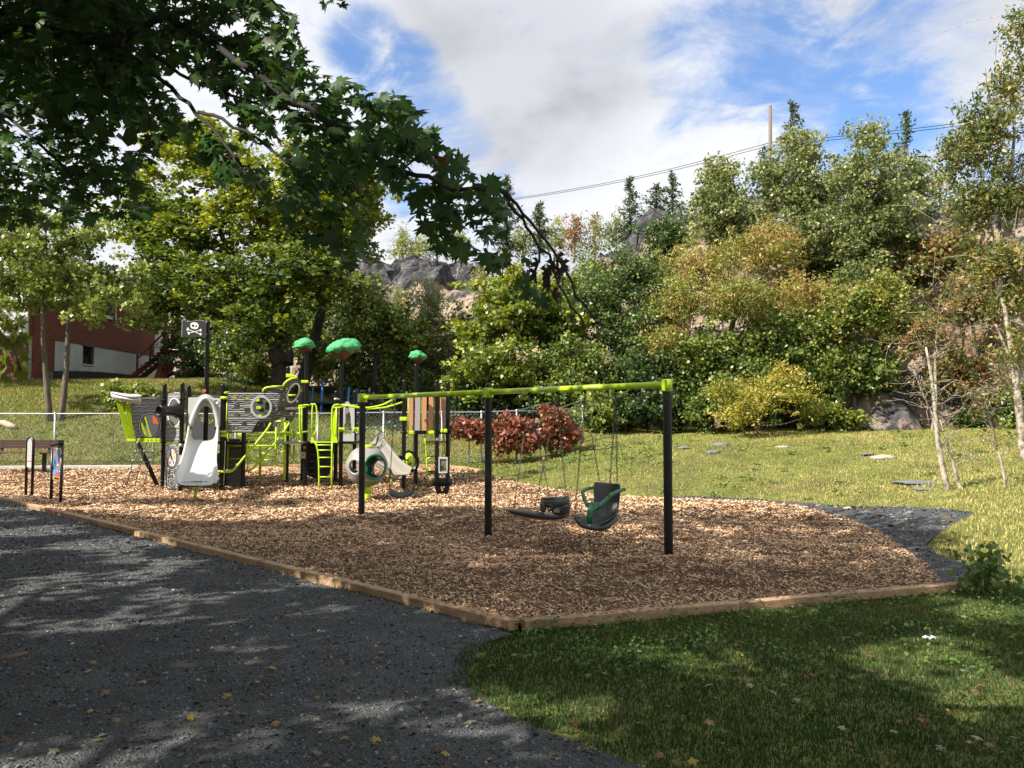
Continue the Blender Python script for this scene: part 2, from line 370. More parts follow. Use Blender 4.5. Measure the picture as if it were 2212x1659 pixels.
def groundmat(name, cols, scale, big, bump, bscale, rough=.9, fine=None, bdist=.03, patch=None):
    """two-scale mottled ground colour"""
    m = bpy.data.materials.new(name); m.use_nodes = True; N = m.node_tree.nodes; Lk = m.node_tree.links; b = N['Principled BSDF']; b.inputs['Roughness'].default_value = rough; b.inputs['Specular IOR Level'].default_value = .2
    tc = N.new('ShaderNodeTexCoord')
    def nz(s, d=6, ro=.65):
        n = N.new('ShaderNodeTexNoise'); n.inputs['Scale'].default_value = s; n.inputs['Detail'].default_value = d; n.inputs['Roughness'].default_value = ro; Lk.new(tc.outputs['Object'], n.inputs['Vector']); return n.outputs['Fac']
    rp = N.new('ShaderNodeValToRGB'); e = rp.color_ramp.elements
    while len(e) < len(cols): e.new(.5)
    for i, c in enumerate(cols): e[i].position = .28 + .44 * i / (len(cols) - 1); e[i].color = (*c, 1)
    Lk.new(nz(scale), rp.inputs[0]); csock = rp.outputs[0]
    if patch:
        mr = N.new('ShaderNodeMapRange'); mr.inputs[1].default_value = .5; mr.inputs[2].default_value = .68; Lk.new(nz(big, 4), mr.inputs[0])
        mx = N.new('ShaderNodeMix'); mx.data_type = 'RGBA'; Lk.new(mr.outputs[0], mx.inputs[0]); Lk.new(csock, mx.inputs[6]); mx.inputs[7].default_value = (*patch, 1); csock = mx.outputs[2]
    hs = N.new('ShaderNodeHueSaturation'); mr = N.new('ShaderNodeMapRange'); mr.inputs[1].default_value = .3; mr.inputs[2].default_value = .7; mr.inputs[3].default_value = .72; mr.inputs[4].default_value = 1.25
    Lk.new(nz(big * 2.3, 3), mr.inputs[0]); Lk.new(mr.outputs[0], hs.inputs['Value']); Lk.new(csock, hs.inputs['Color']); Lk.new(hs.outputs[0], b.inputs['Base Color'])
    v = N.new('ShaderNodeTexVoronoi'); v.inputs['Scale'].default_value = bscale; Lk.new(tc.outputs['Object'], v.inputs['Vector'])
    ad = N.new('ShaderNodeMath'); ad.operation = 'ADD'; Lk.new(v.outputs['Distance'], ad.inputs[0]); Lk.new(nz(bscale * .7, 5), ad.inputs[1])
    bp = N.new('ShaderNodeBump'); bp.inputs['Strength'].default_value = bump; bp.inputs['Distance'].default_value = bdist; Lk.new(ad.outputs[0], bp.inputs['Height']); Lk.new(bp.outputs[0], b.inputs['Normal'])
    return m
M_SOILG = groundmat('lawn_ground', [(.06, .07, .02), (.13, .14, .038), (.21, .19, .07)], 9, .5, .8, 22, patch=(.10, .085, .04))
M_MULCH = groundmat('mulch_ground', [(.05, .028, .016), (.14, .08, .045), (.26, .17, .10)], 26, .7, 1.0, 30, bdist=.05)
M_GRAV = groundmat('gravel_ground', [(.035, .038, .040), (.080, .085, .088), (.17, .175, .175)], 70, .6, .9, 70, bdist=.02)

# big ground sheet: fine near, coarse far
xs = np.concatenate([np.linspace(-400, -45, 9), np.arange(-42, -20, 1.0), np.arange(-20, 20, .4), np.arange(20, 60, 1.2), np.linspace(64, 400, 9)])
ys = np.concatenate([np.linspace(-300, -20, 6), np.arange(-16, 4, 1.0), np.arange(4, 42, .4), np.arange(42, 70, 1.0), np.linspace(74, 700, 9)])
gx, gy = np.meshgrid(xs, ys); gz = H(gx, gy); inside = inpoly(gx, gy, MULCH)
gz = np.where(inside, gz - .35 * np.clip(dist_poly(gx, gy, MULCH, True) / .8, .1, 1), gz)
V = np.column_stack([gx.ravel(), gy.ravel(), gz.ravel()]); nx = len(xs)
ii, jj = np.meshgrid(np.arange(len(xs) - 1), np.arange(len(ys) - 1)); a0 = (jj * nx + ii).ravel()
o = npmesh('ground', V, np.column_stack([a0, a0 + 1, a0 + 1 + nx, a0 + nx]), M_SOILG, smooth=True); setp(o, kind='structure')
# mulch bed
def mz(x, y):
    d = dist_poly(x, y, RE2); return mulchz(x, y) * 1.0 - .055 * (1 - S(d / .6))
region('mulch_bed', MULCH, .22, mz, M_MULCH)
# gravel path (left of the timber) and gravel swale on the right
gp = [(1108, 1372), (1045, 1392), (1008, 1440), (1015, 1490), (1090, 1545), (1200, 1592), (1330, 1640), (1440, 1680), (1600, 1800)]
GPATH = [tuple(GR(*p)[:2]) for p in gp] + [(1.4, 0), (1.6, -6), (-24, -6), (-24, 24)] + [(LEFT_FAR.x, LEFT_FAR.y - .05), (LEFT_END.x, LEFT_END.y - .02)]
region('gravel_path', GPATH, .5, lambda x, y: H(x, y) + .012 + (fbm(x * .9, y * .9, 3) - .5) * .03, M_GRAV)
sw = [(1420, 1073), (1500, 1074), (1640, 1080), (1760, 1090), (1850, 1096), (1930, 1094), (2040, 1098), (2110, 1108), (2065, 1128), (2030, 1150), (2000, 1180), (2020, 1200), (2110, 1232), (2130, 1268), (2085, 1274)]
SWALE = [tuple(G(*p)[:2]) for p in sw] + [(v[0] - .3, v[1] - .1) for v in RE2[:3:-1]]
def swz(x, y):
    e = dist_poly(x, y, SWALE, True); return H(x, y) + .03 - .03 * (1 - S(e / .25)) + .03 * S((dist_poly(x, y, RE2) < .4) * 1.0)
region('gravel_swale', SWALE, .25, swz, M_GRAV)

# loose chips on the mulch
def sample(n, x0, x1, y0, y1, test, px=(-330, 2620)):
    x = RNG.uniform(x0, x1, n); y = RNG.uniform(y0, y1, n); k = test(x, y); x, y = x[k], y[k]
    u, v, f = project(x, y, H(x, y)); k = (u > px[0]) & (u < px[1]) & (v < 1760); return x[k], y[k]
CHIP_V = [(-.5, -.5, 0), (.5, -.42, 0), (.5, .45, 0), (-.5, .5, 0), (-.42, 0, .45), (.45, .05, .38)]
CHIP_F = [(0, 1, 5), (0, 5, 4), (4, 5, 2), (4, 2, 3)]
def chips():
    Vs = []; Fs = []; Cs = []; b = 0
    for n, y0, y1, L in ((88000, 7, 11, .038), (118000, 11, 16, .045), (80000, 16, 27, .07)):
        x, y = sample(n, -16, 9, y0, y1, lambda x, y: inpoly(x, y, MULCH) & (dist_poly(x, y, [tuple(LEFT_FAR[:2]), tuple(CORNER[:2]), RE2[-1]]) > .12), (-120, 2400))
        m_ = len(x); z = mz(x, y) + RNG.uniform(-.004, .012, m_)
        Rm = rots(m_, .62); sc = np.column_stack([RNG.uniform(.5, 1.9, m_) * L, RNG.uniform(.22, .45, m_) * L, RNG.uniform(.15, .4, m_) * L])
        v, f = scatter(CHIP_V, CHIP_F, np.column_stack([x, y, z]), Rm, sc)
        t = RNG.random(m_) ** 1.0; t2 = fbm(x * .5, y * .5, 14); lo = np.array([.11, .052, .027]); mid = np.array([.48, .29, .16]); hi = np.array([.80, .61, .40])
        c = np.where((t < .5)[:, None], lo + (mid - lo) * (t * 2)[:, None], mid + (hi - mid) * (t * 2 - 1)[:, None]) * (.45 + 1.0 * t2 + .22 * S((y - 16) / 4))[:, None]  # far chips coloured lighter, standing in for the stronger sunlight there
        Vs.append(v); Fs.append(f + b); b += len(v); Cs.append(np.repeat(c, len(CHIP_F), axis=0))
    o = npmesh('wood_chips', np.vstack(Vs), np.vstack(Fs), M_CHIP, col=np.vstack(Cs)); setp(o, 'loose wood chips covering the play area bed', 'wood chips', kind='stuff')
chips()
def gravel(name, label, poly, n, y0, y1, x0, x1, size, zf):
    x, y = sample(n, x0, x1, y0, y1, lambda x, y: inpoly(x, y, poly))
    keep = RNG.random(len(x)) < np.clip(9.0 / y, .12, 1) ** 1.3; x, y = x[keep], y[keep]; m_ = len(x)
    z = zf(x, y); Rm = rots(m_, .55); s_ = size * RNG.lognormal(0, .35, m_) * np.clip(y / 9, 1, 2); sc = np.column_stack([s_, s_ * RNG.uniform(.6, 1, m_), s_ * RNG.uniform(.3, .8, m_)])
    v, f = scatter([(-.5, -.4, 0), (.45, -.5, 0), (.5, .5, 0), (-.4, .45, 0), (.05, 0, .6)], [(0, 1, 4), (1, 2, 4), (2, 3, 4), (3, 0, 4)], np.column_stack([x, y, z]), Rm, sc)
    g = RNG.lognormal(-2.45, .5, m_)[:, None] * np.array([.96, 1.0, 1.02]) * (1 + RNG.normal(0, .06, (m_, 3))); g = np.clip(g, .02, .5)
    br = RNG.random(m_) < .05; g[br] = g[br] * np.array([1.7, 1.2, .8])
    o = npmesh(name, v, f, M_STONE, col=np.repeat(g, 4, axis=0)); setp(o, label, 'gravel', kind='stuff')
gravel('gravel', 'small grey stones strewn over the path', GPATH, 200000, 3.5, 20, -14, 4, .016, lambda x, y: H(x, y) + .014 + (fbm(x * .9, y * .9, 3) - .5) * .03)
gravel('swale_gravel', 'dark crushed stone in the swale right of the mulch', SWALE, 60000, 8, 24, 0, 14, .022, swz)

# grass
SW2 = SWALE
def is_lawn(x, y): return ~inpoly(x, y, MULCH) & ~inpoly(x, y, GPATH) & ~inpoly(x, y, SW2)
BL_V = [(-.55, 0, 0), (.55, 0, 0), (.1, .35, 1.0)]
def grass(name, label, n, box, test, h, w, cA, cB, mode=0, zf=H, dens=None):
    x, y = sample(n, *box, test)
    if dens is not None: k = RNG.random(len(x)) < dens(x, y); x, y = x[k], y[k]
    m_ = len(x); a = RNG.uniform(0, 6.283, m_); ln = RNG.normal(0, .22, (m_, 2))
    X = np.column_stack([np.cos(a), np.sin(a), np.zeros(m_)]); Z = np.column_stack([ln, np.ones(m_)]); Y_ = np.cross(Z, X); Rm = np.stack([X, Y_, Z], axis=2)
    pt = fbm(x * .6, y * .6, 31); fine = fbm(x * 3, y * 3, 12)
    hh = h * RNG.uniform(.5, 1.25, m_) * (.6 + .8 * fine); sc = np.column_stack([w * RNG.uniform(.7, 1.4, m_), hh, hh])
    v, f = scatter(BL_V, [(0, 1, 2)], np.column_stack([x, y, zf(x, y) - .005]), Rm, sc)
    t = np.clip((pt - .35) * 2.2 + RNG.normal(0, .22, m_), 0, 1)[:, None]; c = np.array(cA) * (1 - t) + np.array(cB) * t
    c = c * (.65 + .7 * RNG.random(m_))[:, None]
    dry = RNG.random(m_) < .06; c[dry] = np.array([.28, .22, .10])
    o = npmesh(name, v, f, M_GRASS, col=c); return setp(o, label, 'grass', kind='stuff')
GP2 = GPATH
def near_edge(x, y): return inpoly(x, y, GPATH) & (dist_poly(x, y, GPATH[:9]) < .30 * np.clip(fbm(x * 2.2, y * 2.2, 44) - .38, 0, 1) * 2.2)
edge_n = lambda x, y: near_edge(x, y) | is_lawn(x + (fbm(x * 4, y * 4, 40) - .5) * .5, y + (fbm(x * 4, y * 4, 41) - .5) * .5) & is_lawn(x, y)
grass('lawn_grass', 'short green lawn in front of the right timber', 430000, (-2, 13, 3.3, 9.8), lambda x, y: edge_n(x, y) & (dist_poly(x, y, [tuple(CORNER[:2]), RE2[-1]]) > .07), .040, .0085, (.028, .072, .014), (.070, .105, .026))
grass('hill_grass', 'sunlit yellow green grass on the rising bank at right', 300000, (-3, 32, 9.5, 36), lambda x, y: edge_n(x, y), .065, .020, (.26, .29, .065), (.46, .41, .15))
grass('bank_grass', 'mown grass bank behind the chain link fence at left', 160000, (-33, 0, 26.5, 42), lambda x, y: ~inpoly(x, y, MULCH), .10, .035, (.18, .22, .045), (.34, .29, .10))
# broad leaved weeds in the lawn and on the hill
def weeds(name, label, spots, size, cA, cB):
    P_ = []; Rr = []; Sx = []; C_ = []
    for (x, y, r, n) in spots:
        xx = x + RNG.normal(0, r, n); yy = y + RNG.normal(0, r, n); P_.append(np.column_stack([xx, yy, H(xx, yy) + RNG.uniform(.01, .03 + r * .9, n)])); Sx.append(RNG.uniform(.6, 1.4, n) * size)
        t = RNG.random(n)[:, None]; C_.append(np.array(cA) * (1 - t) + np.array(cB) * t)
    P_ = np.vstack(P_); v, f = scatter([(0, 0, 0), (.4, .45, .1), (0, 1, 0), (-.4, .45, .1)], [(0, 1, 2, 3)], P_, rots(len(P_), .6), np.concatenate(Sx))
    o = npmesh(name, v, f, M_GRASS, col=np.vstack(C_)); setp(o, label, 'weeds', kind='stuff')
sp = [];
for _ in range(150):
    x = random.uniform(.2, 6); y = random.uniform(6.2, 9.3)
    if bool(edge_n(np.array([x]), np.array([y]))[0]): sp.append((x, y, .10, 22))
weeds('lawn_weeds', 'low broad leaved weeds and clover in the near lawn', sp, .035, (.05, .12, .02), (.11, .18, .04))
sp = []
for _ in range(230):
    x = random.uniform(-1, 16); y = random.uniform(14, 31)
    if bool(edge_n(np.array([x]), np.array([y]))[0]): sp.append((x, y, random.uniform(.04, .14), 26))
for _ in range(110): sp.append((random.uniform(-1.5, 4.5), random.uniform(24.5, 29.5), random.uniform(.06, .18), 26))
for _ in range(90): sp.append((random.uniform(-19, -2), random.uniform(27.3, 34), random.uniform(.05, .2), 24))
weeds('hill_weeds', 'scattered leafy weeds on the grass bank', sp, .07, (.09, .17, .03), (.24, .27, .10))

# ------------------------------------------------------------------ foliage and trees
LF_V = [(0, 0, 0), (.42, .45, .10), (0, 1, 0), (-.42, .45, .10)]; LF_F = [(0, 1, 2, 3)]
LN_V = [(0, 0, 0), (.2, .45, .06), (0, 1, -.12), (-.2, .45, .06)]
def leafmass(cl, n_per, size, cols, rng=RNG, shape=LF_V, up=.35, sq=.7, cvar=.25, face=None):
    """cl: clump centres (x,y,z,r,colour-mix)"""
    cl = np.asarray(cl, float); m_ = len(cl); idx = np.repeat(np.arange(m_), n_per); n = len(idx)
    d = rng.normal(size=(n, 3)); d /= np.linalg.norm(d, axis=1)[:, None]; d *= (rng.random(n) ** .45)[:, None]; d[:, 2] *= sq
    pos = cl[idx, :3] + d * cl[idx, 3:4]
    Rm = rots(n, up, rng); sc = size * rng.uniform(.45, 1.5, n)
    v, f = scatter(shape, LF_F, pos, Rm, sc)
    t = np.clip(cl[idx, 4] + rng.normal(0, cvar, n), 0, .999) * (len(cols) - 1); i = t.astype(int); fr = (t - i)[:, None]; cols = np.array(cols)
    c = (cols[i] * (1 - fr) + cols[np.minimum(i + 1, len(cols) - 1)] * fr) * rng.uniform(.75, 1.25, n)[:, None]
    return v, f, c
def clumps_in(ells, n, r, rng, cone=False):
    ells = [(e[0], e[1], e[2], e[3] * 1.1, e[4] * 1.05, e[5] * 1.12, *e[6:]) for e in ells]; n = int(n * 1.0)
    out = []; vol = np.array([e[3] * e[4] * e[5] for e in ells]) ** .75; vol /= vol.sum()
    for i in rng.choice(len(ells), n, p=vol):
        e = ells[i]; d = rng.normal(size=3); d /= np.linalg.norm(d); k = rng.random() ** .42
        k *= .82 + .3 * math.sin(d[0] * 5 + i) * math.sin(d[2] * 6 + i * 2); rr_ = 1.0
        if rng.random() < .2: k *= 1.22; rr_ = .6
        mix = e[6] if len(e) > 6 else .5
        out.append((e[0] + d[0] * e[3] * k, e[1] + d[1] * e[4] * k, e[2] + d[2] * e[5] * k, r * rr_ * rng.uniform(.5, 1.45), np.clip(mix + rng.normal(0, .2), 0, 1)))
    return out
def limb(mb, a, b, r0, r1, rng, n=6, wob=.12, seg=7):
    a = Vector(a); b = Vector(b); L = (b - a).length; pts = []; rr = []
    w = Vector(rng.normal(size=3)) * L * wob; w2 = Vector(rng.normal(size=3)) * L * wob * .4
    for i in range(n + 1):
        t = i / n; pts.append(a.lerp(b, t) + w * math.sin(t * math.pi) + w2 * math.sin(t * 2 * math.pi)); rr.append(r0 + (r1 - r0) * t)
    mb.tube(pts, rr, seg); return pts
def tree(name, label, cat, base, ells, nclump, rclump, nleaf, size, cols, trunk_r=.15, bark=None, group=None, limbs=10, shape=LF_V, up=.35, sq=.7, seed=1, trunks=None, top=None, leafmat=None, cvar=.25, twigs=0):
    rng = np.random.default_rng(seed); base = Vector(base)
    t = thing(name, label, cat, base, group)
    cl = clumps_in(ells, nclump, rclump, rng)
    mb = MB(); cz = max(e[2] for e in ells)
    tops = trunks or [((base.x, base.y, base.z - .2), (sum(e[0] for e in ells) / len(ells), sum(e[1] for e in ells) / len(ells), top or (min(e[2] for e in ells) + cz) / 2 + .2), trunk_r)]
    tp = []
    for a, b, r_ in tops:
        pts = limb(mb, a, b, r_ * 1.15, r_ * .35, rng, 9, .018, 9); tp += [(p, r_ * (1.1 - .08 * i)) for i, p in enumerate(pts)][2:]
    for i in range(limbs):
        c = cl[int(rng.integers(len(cl)))]; c = Vector(c[:3])
        lo = [q for q in tp if q[0].z < c.z + .3] or tp
        q = min(lo, key=lambda q: (q[0] - c).length * rng.uniform(.7, 1.3)); limb(mb, q[0], c, max(.012, q[1] * .5), .01, rng, 6, .1, 5)
    for i in range(twigs):
        c = cl[int(rng.integers(len(cl)))]; c = Vector(c[:3]); limb(mb, c, c + Vector(rng.normal(size=3)) * .6 + Vector((0, 0, .5)), .012, .004, rng, 3, .1, 3)
    mb.build('trunk', bark or M_BARK, t)
    v, f, c = leafmass(cl, nleaf, size, cols, rng, shape, up, sq, cvar)
    o = npmesh('crown', v, f, leafmat or M_LEAF, t, col=c)
    return t
def ell(px, py, Y, wpx, hpx, dy=None, mix=.5):
    c = P(px, py, Y); k = Y / FPX; return (c.x, c.y, c.z, wpx * k, dy if dy else wpx * k * .9, hpx * k, min(1, mix + .08))
def conifer(name, label, px, py_top, py_base, Y, wpx, cols, seed=1, group=None, n=70, size=.16, tint=.5):
    rng = np.random.default_rng(seed); top = P(px, py_top, Y); bot = P(px, py_base, Y); Ht = top.z - bot.z; w = wpx * Y / FPX
    t = thing(name, label, 'tree', bot, group); mb = MB(); mb.tube([bot - Vector((0, 0, .3)), bot.lerp(top, .5), top], [Ht * .018 + .03, Ht * .011 + .02, .012], 6)
    cl = []
    nb = int(n)
    for i in range(nb):
        h = (i + rng.random()) / nb; h = .08 + .92 * h; a = rng.uniform(0, 6.283); rad = w * 1.5 * (1 - h) ** .8 * rng.uniform(.35, 1.25) + .05
        p0 = bot.lerp(top, h); tip = p0 + Vector((math.cos(a) * rad, math.sin(a) * rad, rad * .22)); mb.tube([p0, tip], [.02, .006], 3, False)
        k = max(1, int(rad / .3))
        for j in range(k + 1):
                if rng.random() < .15: continue
                q = p0.lerp(tip, (j + .4) / (k + .6)); cl.append((q.x, q.y, q.z, .2 + .12 * (1 - h), np.clip(tint + rng.normal(0, .15), 0, 1)))
    mb.build('trunk', M_BARKD, t)
    v, f, c = leafmass(cl, 11, size, cols, rng, LN_V, .1, .8); npmesh('crown', v, f, M_LEAF, t, col=c)
    return t
GREEN = [(.035, .060, .015), (.080, .125, .026), (.145, .20, .040), (.25, .285, .065)]
DEEP = [(.026, .048, .016), (.055, .092, .027), (.11, .155, .042)]
LIGHTG = [(.07, .115, .022), (.13, .185, .032), (.22, .265, .05), (.32, .31, .07)]
POP = [(.06, .09, .028), (.13, .17, .048), (.23, .26, .09), (.36, .36, .16)]
YEL = [(.08, .125, .025), (.15, .19, .035), (.24, .27, .055), (.36, .33, .09), (.42, .26, .12)]
CON = [(.025, .05, .02), (.055, .09, .03), (.13, .165, .055)]
DULL = [(.06, .085, .025), (.13, .15, .045), (.26, .21, .07), (.34, .17, .08)]
RED = [(.06, .11, .03), (.20, .09, .04), (.30, .09, .065), (.42, .19, .13)]
# ------------------------------------------------------------------ rocky hill behind
def rock_hill():
    gx, gy = np.meshgrid(np.arange(-62, 75, .45), np.arange(28, 100, .45)); sh = gx.shape; x = gx.ravel(); y = gy.ravel()
    yb = np.interp(x, [-60, -20, -8, 0, 6, 10, 16, 24, 60], [62, 56, 50, 46, 38, 33.0, 30.8, 30.5, 30])
    top = np.interp(x, [-60, -24, -19, -14, -9, -3, 1, 5, 9, 13, 20, 30, 70], [9, 10, 12.4, 13.8, 14.9, 14.4, 11.2, 12.0, 14.3, 11.6, 12.8, 13.5, 14])
    wd = np.interp(x, [-60, -8, 6, 12, 60], [14, 13, 16, 11, 10])
    t = (y - yb) / wd
    z0 = H(x, y); blk = fbm(x * .28, y * .28, 50, 3); 
    st = np.clip(t + (blk - .5) * .75, 0, 1); st2 = (np.floor(st * 5) + S((st * 5 % 1) * 1.0) ** 2.2) / 5
    z = z0 - .6 + (top - z0 + .6) * (st * .35 + st2 * .65)
    z = z + (fbm(x * .5, y * .5, 51, 5) - .5) * 2.6 * S(t * 3) + (np.abs(fbm(x * 1.1, y * 1.1, 52, 4) - .5) - .12) * -2.2 * S(t * 4)
    z = z + (fbm(x * 1.5, y * 1.5, 58, 2) - .5) * 1.1 * S(t * 4)
    z = z + .03 * np.maximum(0, y - yb - wd) 
    z = np.where(t < -.12, z0 - 1.0, z)
    # jitter sideways for a blocky face
    jx = (fbm(x * .8 + 9, z * .8 + y * .3, 60, 3) - .5) * 1.1 * S(t * 4); jy = (fbm(x * .7, z * 1.1 + 5, 61, 4) - .5) * 2.0 * S(t * 3)
    nx = sh[1]; ii, jj = np.meshgrid(np.arange(sh[1] - 1), np.arange(sh[0] - 1)); a = (jj * nx + ii).ravel()
    m = bpy.data.materials.new('bare_rock'); m.use_nodes = True; N = m.node_tree.nodes; Lk = m.node_tree.links; b = N['Principled BSDF']; b.inputs['Roughness'].default_value = .85; b.inputs['Specular IOR Level'].default_value = .25
    tc = N.new('ShaderNodeTexCoord')
    def nz(s, d=6, ro=.6, st=None):
        n = N.new('ShaderNodeTexNoise'); n.inputs['Scale'].default_value = s; n.inputs['Detail'].default_value = d; n.inputs['Roughness'].default_value = ro
        if st: mp = N.new('ShaderNodeMapping'); mp.inputs['Scale'].default_value = st; Lk.new(tc.outputs['Object'], mp.inputs[0]); Lk.new(mp.outputs[0], n.inputs['Vector'])
        else: Lk.new(tc.outputs['Object'], n.inputs['Vector'])
        return n.outputs['Fac']
    def ramp(v, els):
        r = N.new('ShaderNodeValToRGB'); e = r.color_ramp.elements
        while len(e) < len(els): e.new(.5)
        for i, (p, c) in enumerate(els): e[i].position = p; e[i].color = (*c, 1)
        Lk.new(v, r.inputs[0]); return r.outputs[0]
    def mix(f, a_, b_):
        x_ = N.new('ShaderNodeMix'); x_.data_type = 'RGBA'
        Lk.new(f, x_.inputs[0]); Lk.new(a_, x_.inputs[6]); Lk.new(b_, x_.inputs[7]); return x_.outputs[2]
    def mr(v, a_, b_):
        n = N.new('ShaderNodeMapRange'); n.inputs[1].default_value = a_; n.inputs[2].default_value = b_; Lk.new(v, n.inputs[0]); return n.outputs[0]
    tan = ramp(nz(.5), [(.3, (.20, .14, .105)), (.45, (.33, .25, .185)), (.6, (.42, .335, .26)), (.72, (.24, .13, .085))])
    grey = ramp(nz(1.6), [(.3, (.022, .023, .027)), (.5, (.06, .06, .066)), (.7, (.17, .165, .16))])
    at = N.new('ShaderNodeAttribute'); at.attribute_name = 'Col'
    sp = N.new('ShaderNodeSeparateColor'); Lk.new(at.outputs['Color'], sp.inputs[0])
    ad = N.new('ShaderNodeMath'); ad.operation = 'ADD'; Lk.new(sp.outputs[0], ad.inputs[0]); Lk.new(mr(nz(.45, 7, .7), .3, .7), ad.inputs[1])
    Lk.new(mix(mr(ad.outputs[0], .85, 1.05), tan, grey), b.inputs['Base Color'])
    vo = N.new('ShaderNodeTexVoronoi'); vo.feature = 'DISTANCE_TO_EDGE'; vo.inputs['Scale'].default_value = .9; Lk.new(tc.outputs['Object'], vo.inputs['Vector'])
    ad2 = N.new('ShaderNodeMath'); ad2.operation = 'ADD'; Lk.new(mr(vo.outputs['Distance'], -.15, .09), ad2.inputs[0]); Lk.new(nz(2.5, 8, .7), ad2.inputs[1])
    bp = N.new('ShaderNodeBump'); bp.inputs['Strength'].default_value = .9; bp.inputs['Distance'].default_value = .35; Lk.new(ad2.outputs[0], bp.inputs['Height']); Lk.new(bp.outputs[0], b.inputs['Normal'])
    dk = np.interp(z, [0, 3, 5.5, 8, 10.5, 12, 14], [.35, .5, .25, .05, .2, .5, .85]) ; dk = np.where(x > 14, np.interp(z, [0, 2, 3.6, 5, 9, 11, 13], [.1, .45, .7, .1, 0, .35, .6]), dk)
    col = np.column_stack([dk, dk, dk])
    o = npmesh('rock_hill', np.column_stack([x + jx, y + jy, z]), np.column_stack([a, a + 1, a + 1 + nx, a + nx]), m, col=col)
    o.data.polygons.foreach_set('use_smooth', np.zeros(len(o.data.polygons), bool))
    setp(o, kind='structure')
    return (yb, top, wd)
rock_hill()
def rocktop(px, py_top, Y): return P(px, py_top, Y)

# ------------------------------------------------------------------ trees behind the playground
g0 = lambda px, Y, dz=0: Vector(((px - 1106) / FPX * Y, Y, Hs((px - 1106) / FPX * Y, Y) + dz))
# twin stemmed oak on the bank
b = G(118, 908)
tree('oak_tree', 'oak with two slim bare stems on the bank before the house', 'tree', b,
     [ell(70, 560, b.y, 150, 90, mix=.55), ell(190, 600, b.y, 120, 95, mix=.6), ell(95, 650, b.y + .5, 110, 45, mix=.5), ell(15, 640, b.y - .5, 60, 48, mix=.6), ell(30, 480, b.y, 110, 80, mix=.4), ell(270, 620, b.y, 60, 50, mix=.5), ell(215, 650, b.y - 1, 70, 45, mix=.7), ell(150, 500, b.y, 100, 60, mix=.5), ell(-60, 600, b.y, 110, 120)],
     400, .42, 42, .15, GREEN[1:] + [(.26, .31, .09)], bark=M_BARK, limbs=16, seed=3, sq=.6,
     trunks=[((b.x - .16, b.y, b.z - .3), (b.x - .52, b.y, b.z + 6.4), .115), ((b.x + .22, b.y, b.z - .3), (b.x + .12, b.y + .1, b.z + 6.2), .11)])
# big maple over the back of the play structure
b = g0(610, 37)
Y = 37
tree('maple_tree', 'massive spreading maple with forked dark trunk and yellow green top', 'tree', b,
     [ell(430, 325, Y, 130, 85, mix=.9), ell(560, 450, Y - 1, 170, 110, mix=.65), ell(380, 500, Y, 150, 110, mix=.5), ell(720, 480, Y, 130, 120, mix=.62), ell(700, 370, Y + 1, 110, 80, mix=.75), ell(480, 620, Y - 3, 170, 80, mix=.3), ell(640, 600, Y - 3, 140, 80, mix=.3),  # top left of the crown coloured lighter, as if lit
      ell(350, 640, Y - 2, 110, 90, mix=.3), ell(790, 430, Y, 60, 70, mix=.6), ell(580, 700, Y - 4, 110, 45, mix=.25), ell(720, 600, Y, 60, 60, mix=.4), ell(300, 440, Y + 1, 80, 90, mix=.5)],
     1000, .62, 62, .19, GREEN + [(.34, .36, .03)], trunk_r=.55, bark=M_BARKD, limbs=46, seed=5, sq=.45, up=.55,
     trunks=[((b.x, b.y, b.z - .4), (b.x - .15, b.y, b.z + 1.9), .62), ((b.x - .1, b.y, b.z + 1.4), (P(560, 700, Y)), .36), ((P(562, 715, Y)), (P(470, 480, Y)), .26), ((b.x + .05, b.y, b.z + 1.4), P(622, 690, Y), .38), (P(620, 700, Y), P(600, 480, Y), .24), (P(622, 700, Y), P(690, 520, Y), .22), (P(490, 600, Y), P(492, 380, Y), .15)])
b2 = g0(645, 38)
tree('maple_tree', 'second dark maple trunk standing just right of the massive forked maple', 'tree', b2,
     [ell(735, 470, 39, 80, 100, mix=.5), ell(790, 440, 39, 45, 80, mix=.55), ell(680, 600, 39, 70, 60, mix=.35)], 170, .55, 50, .18, GREEN + [(.45, .16, .04)], trunk_r=.3, bark=M_BARKD, limbs=12, seed=6, sq=.5)
# mid row of trees along the back, left to right
def tr(name, label, px, Y, ells, n, cols, seed, r=.5, nl=48, size=.15, tr_=.14, limbs=10, **k):
    return tree(name, label, 'tree', g0(px, Y), ells, n, r, nl, size, cols, trunk_r=tr_, limbs=limbs, seed=seed, **k)
tr('leafy_tree', 'leaning dark trunked tree between the two green canopy posts', 812, 38, [ell(810, 700, 38, 95, 65, mix=.55), ell(790, 650, 38, 45, 45, mix=.7), ell(740, 760, 38, 60, 40, mix=.6), ell(880, 740, 38, 50, 60)], 260, GREEN, 8, tr_=.24, bark=M_BARKD)
tr('leafy_tree', 'dull green cone shaped tree below the dark boulders', 930, 40, [ell(930, 660, 40, 38, 60, mix=.5), ell(930, 740, 40, 62, 70, mix=.45), ell(930, 820, 40, 70, 60, mix=.3)], 240, POP, 9, size=.12)
tr('maple_tree', 'bright green maple left of centre behind the red creeper', 1105, 36, [ell(1120, 640, 36, 110, 60, mix=.7), ell(1060, 700, 35, 90, 60, mix=.6), ell(1180, 700, 36, 100, 70, mix=.5), ell(1080, 790, 34, 110, 60, mix=.5), ell(1010, 830, 35, 60, 60, mix=.4), ell(1150, 830, 36, 100, 70, mix=.3)], 620, LIGHTG[:1] + GREEN[1:] + [(.30, .32, .035)], 10, size=.17, tr_=.16, up=.5, sq=.5)
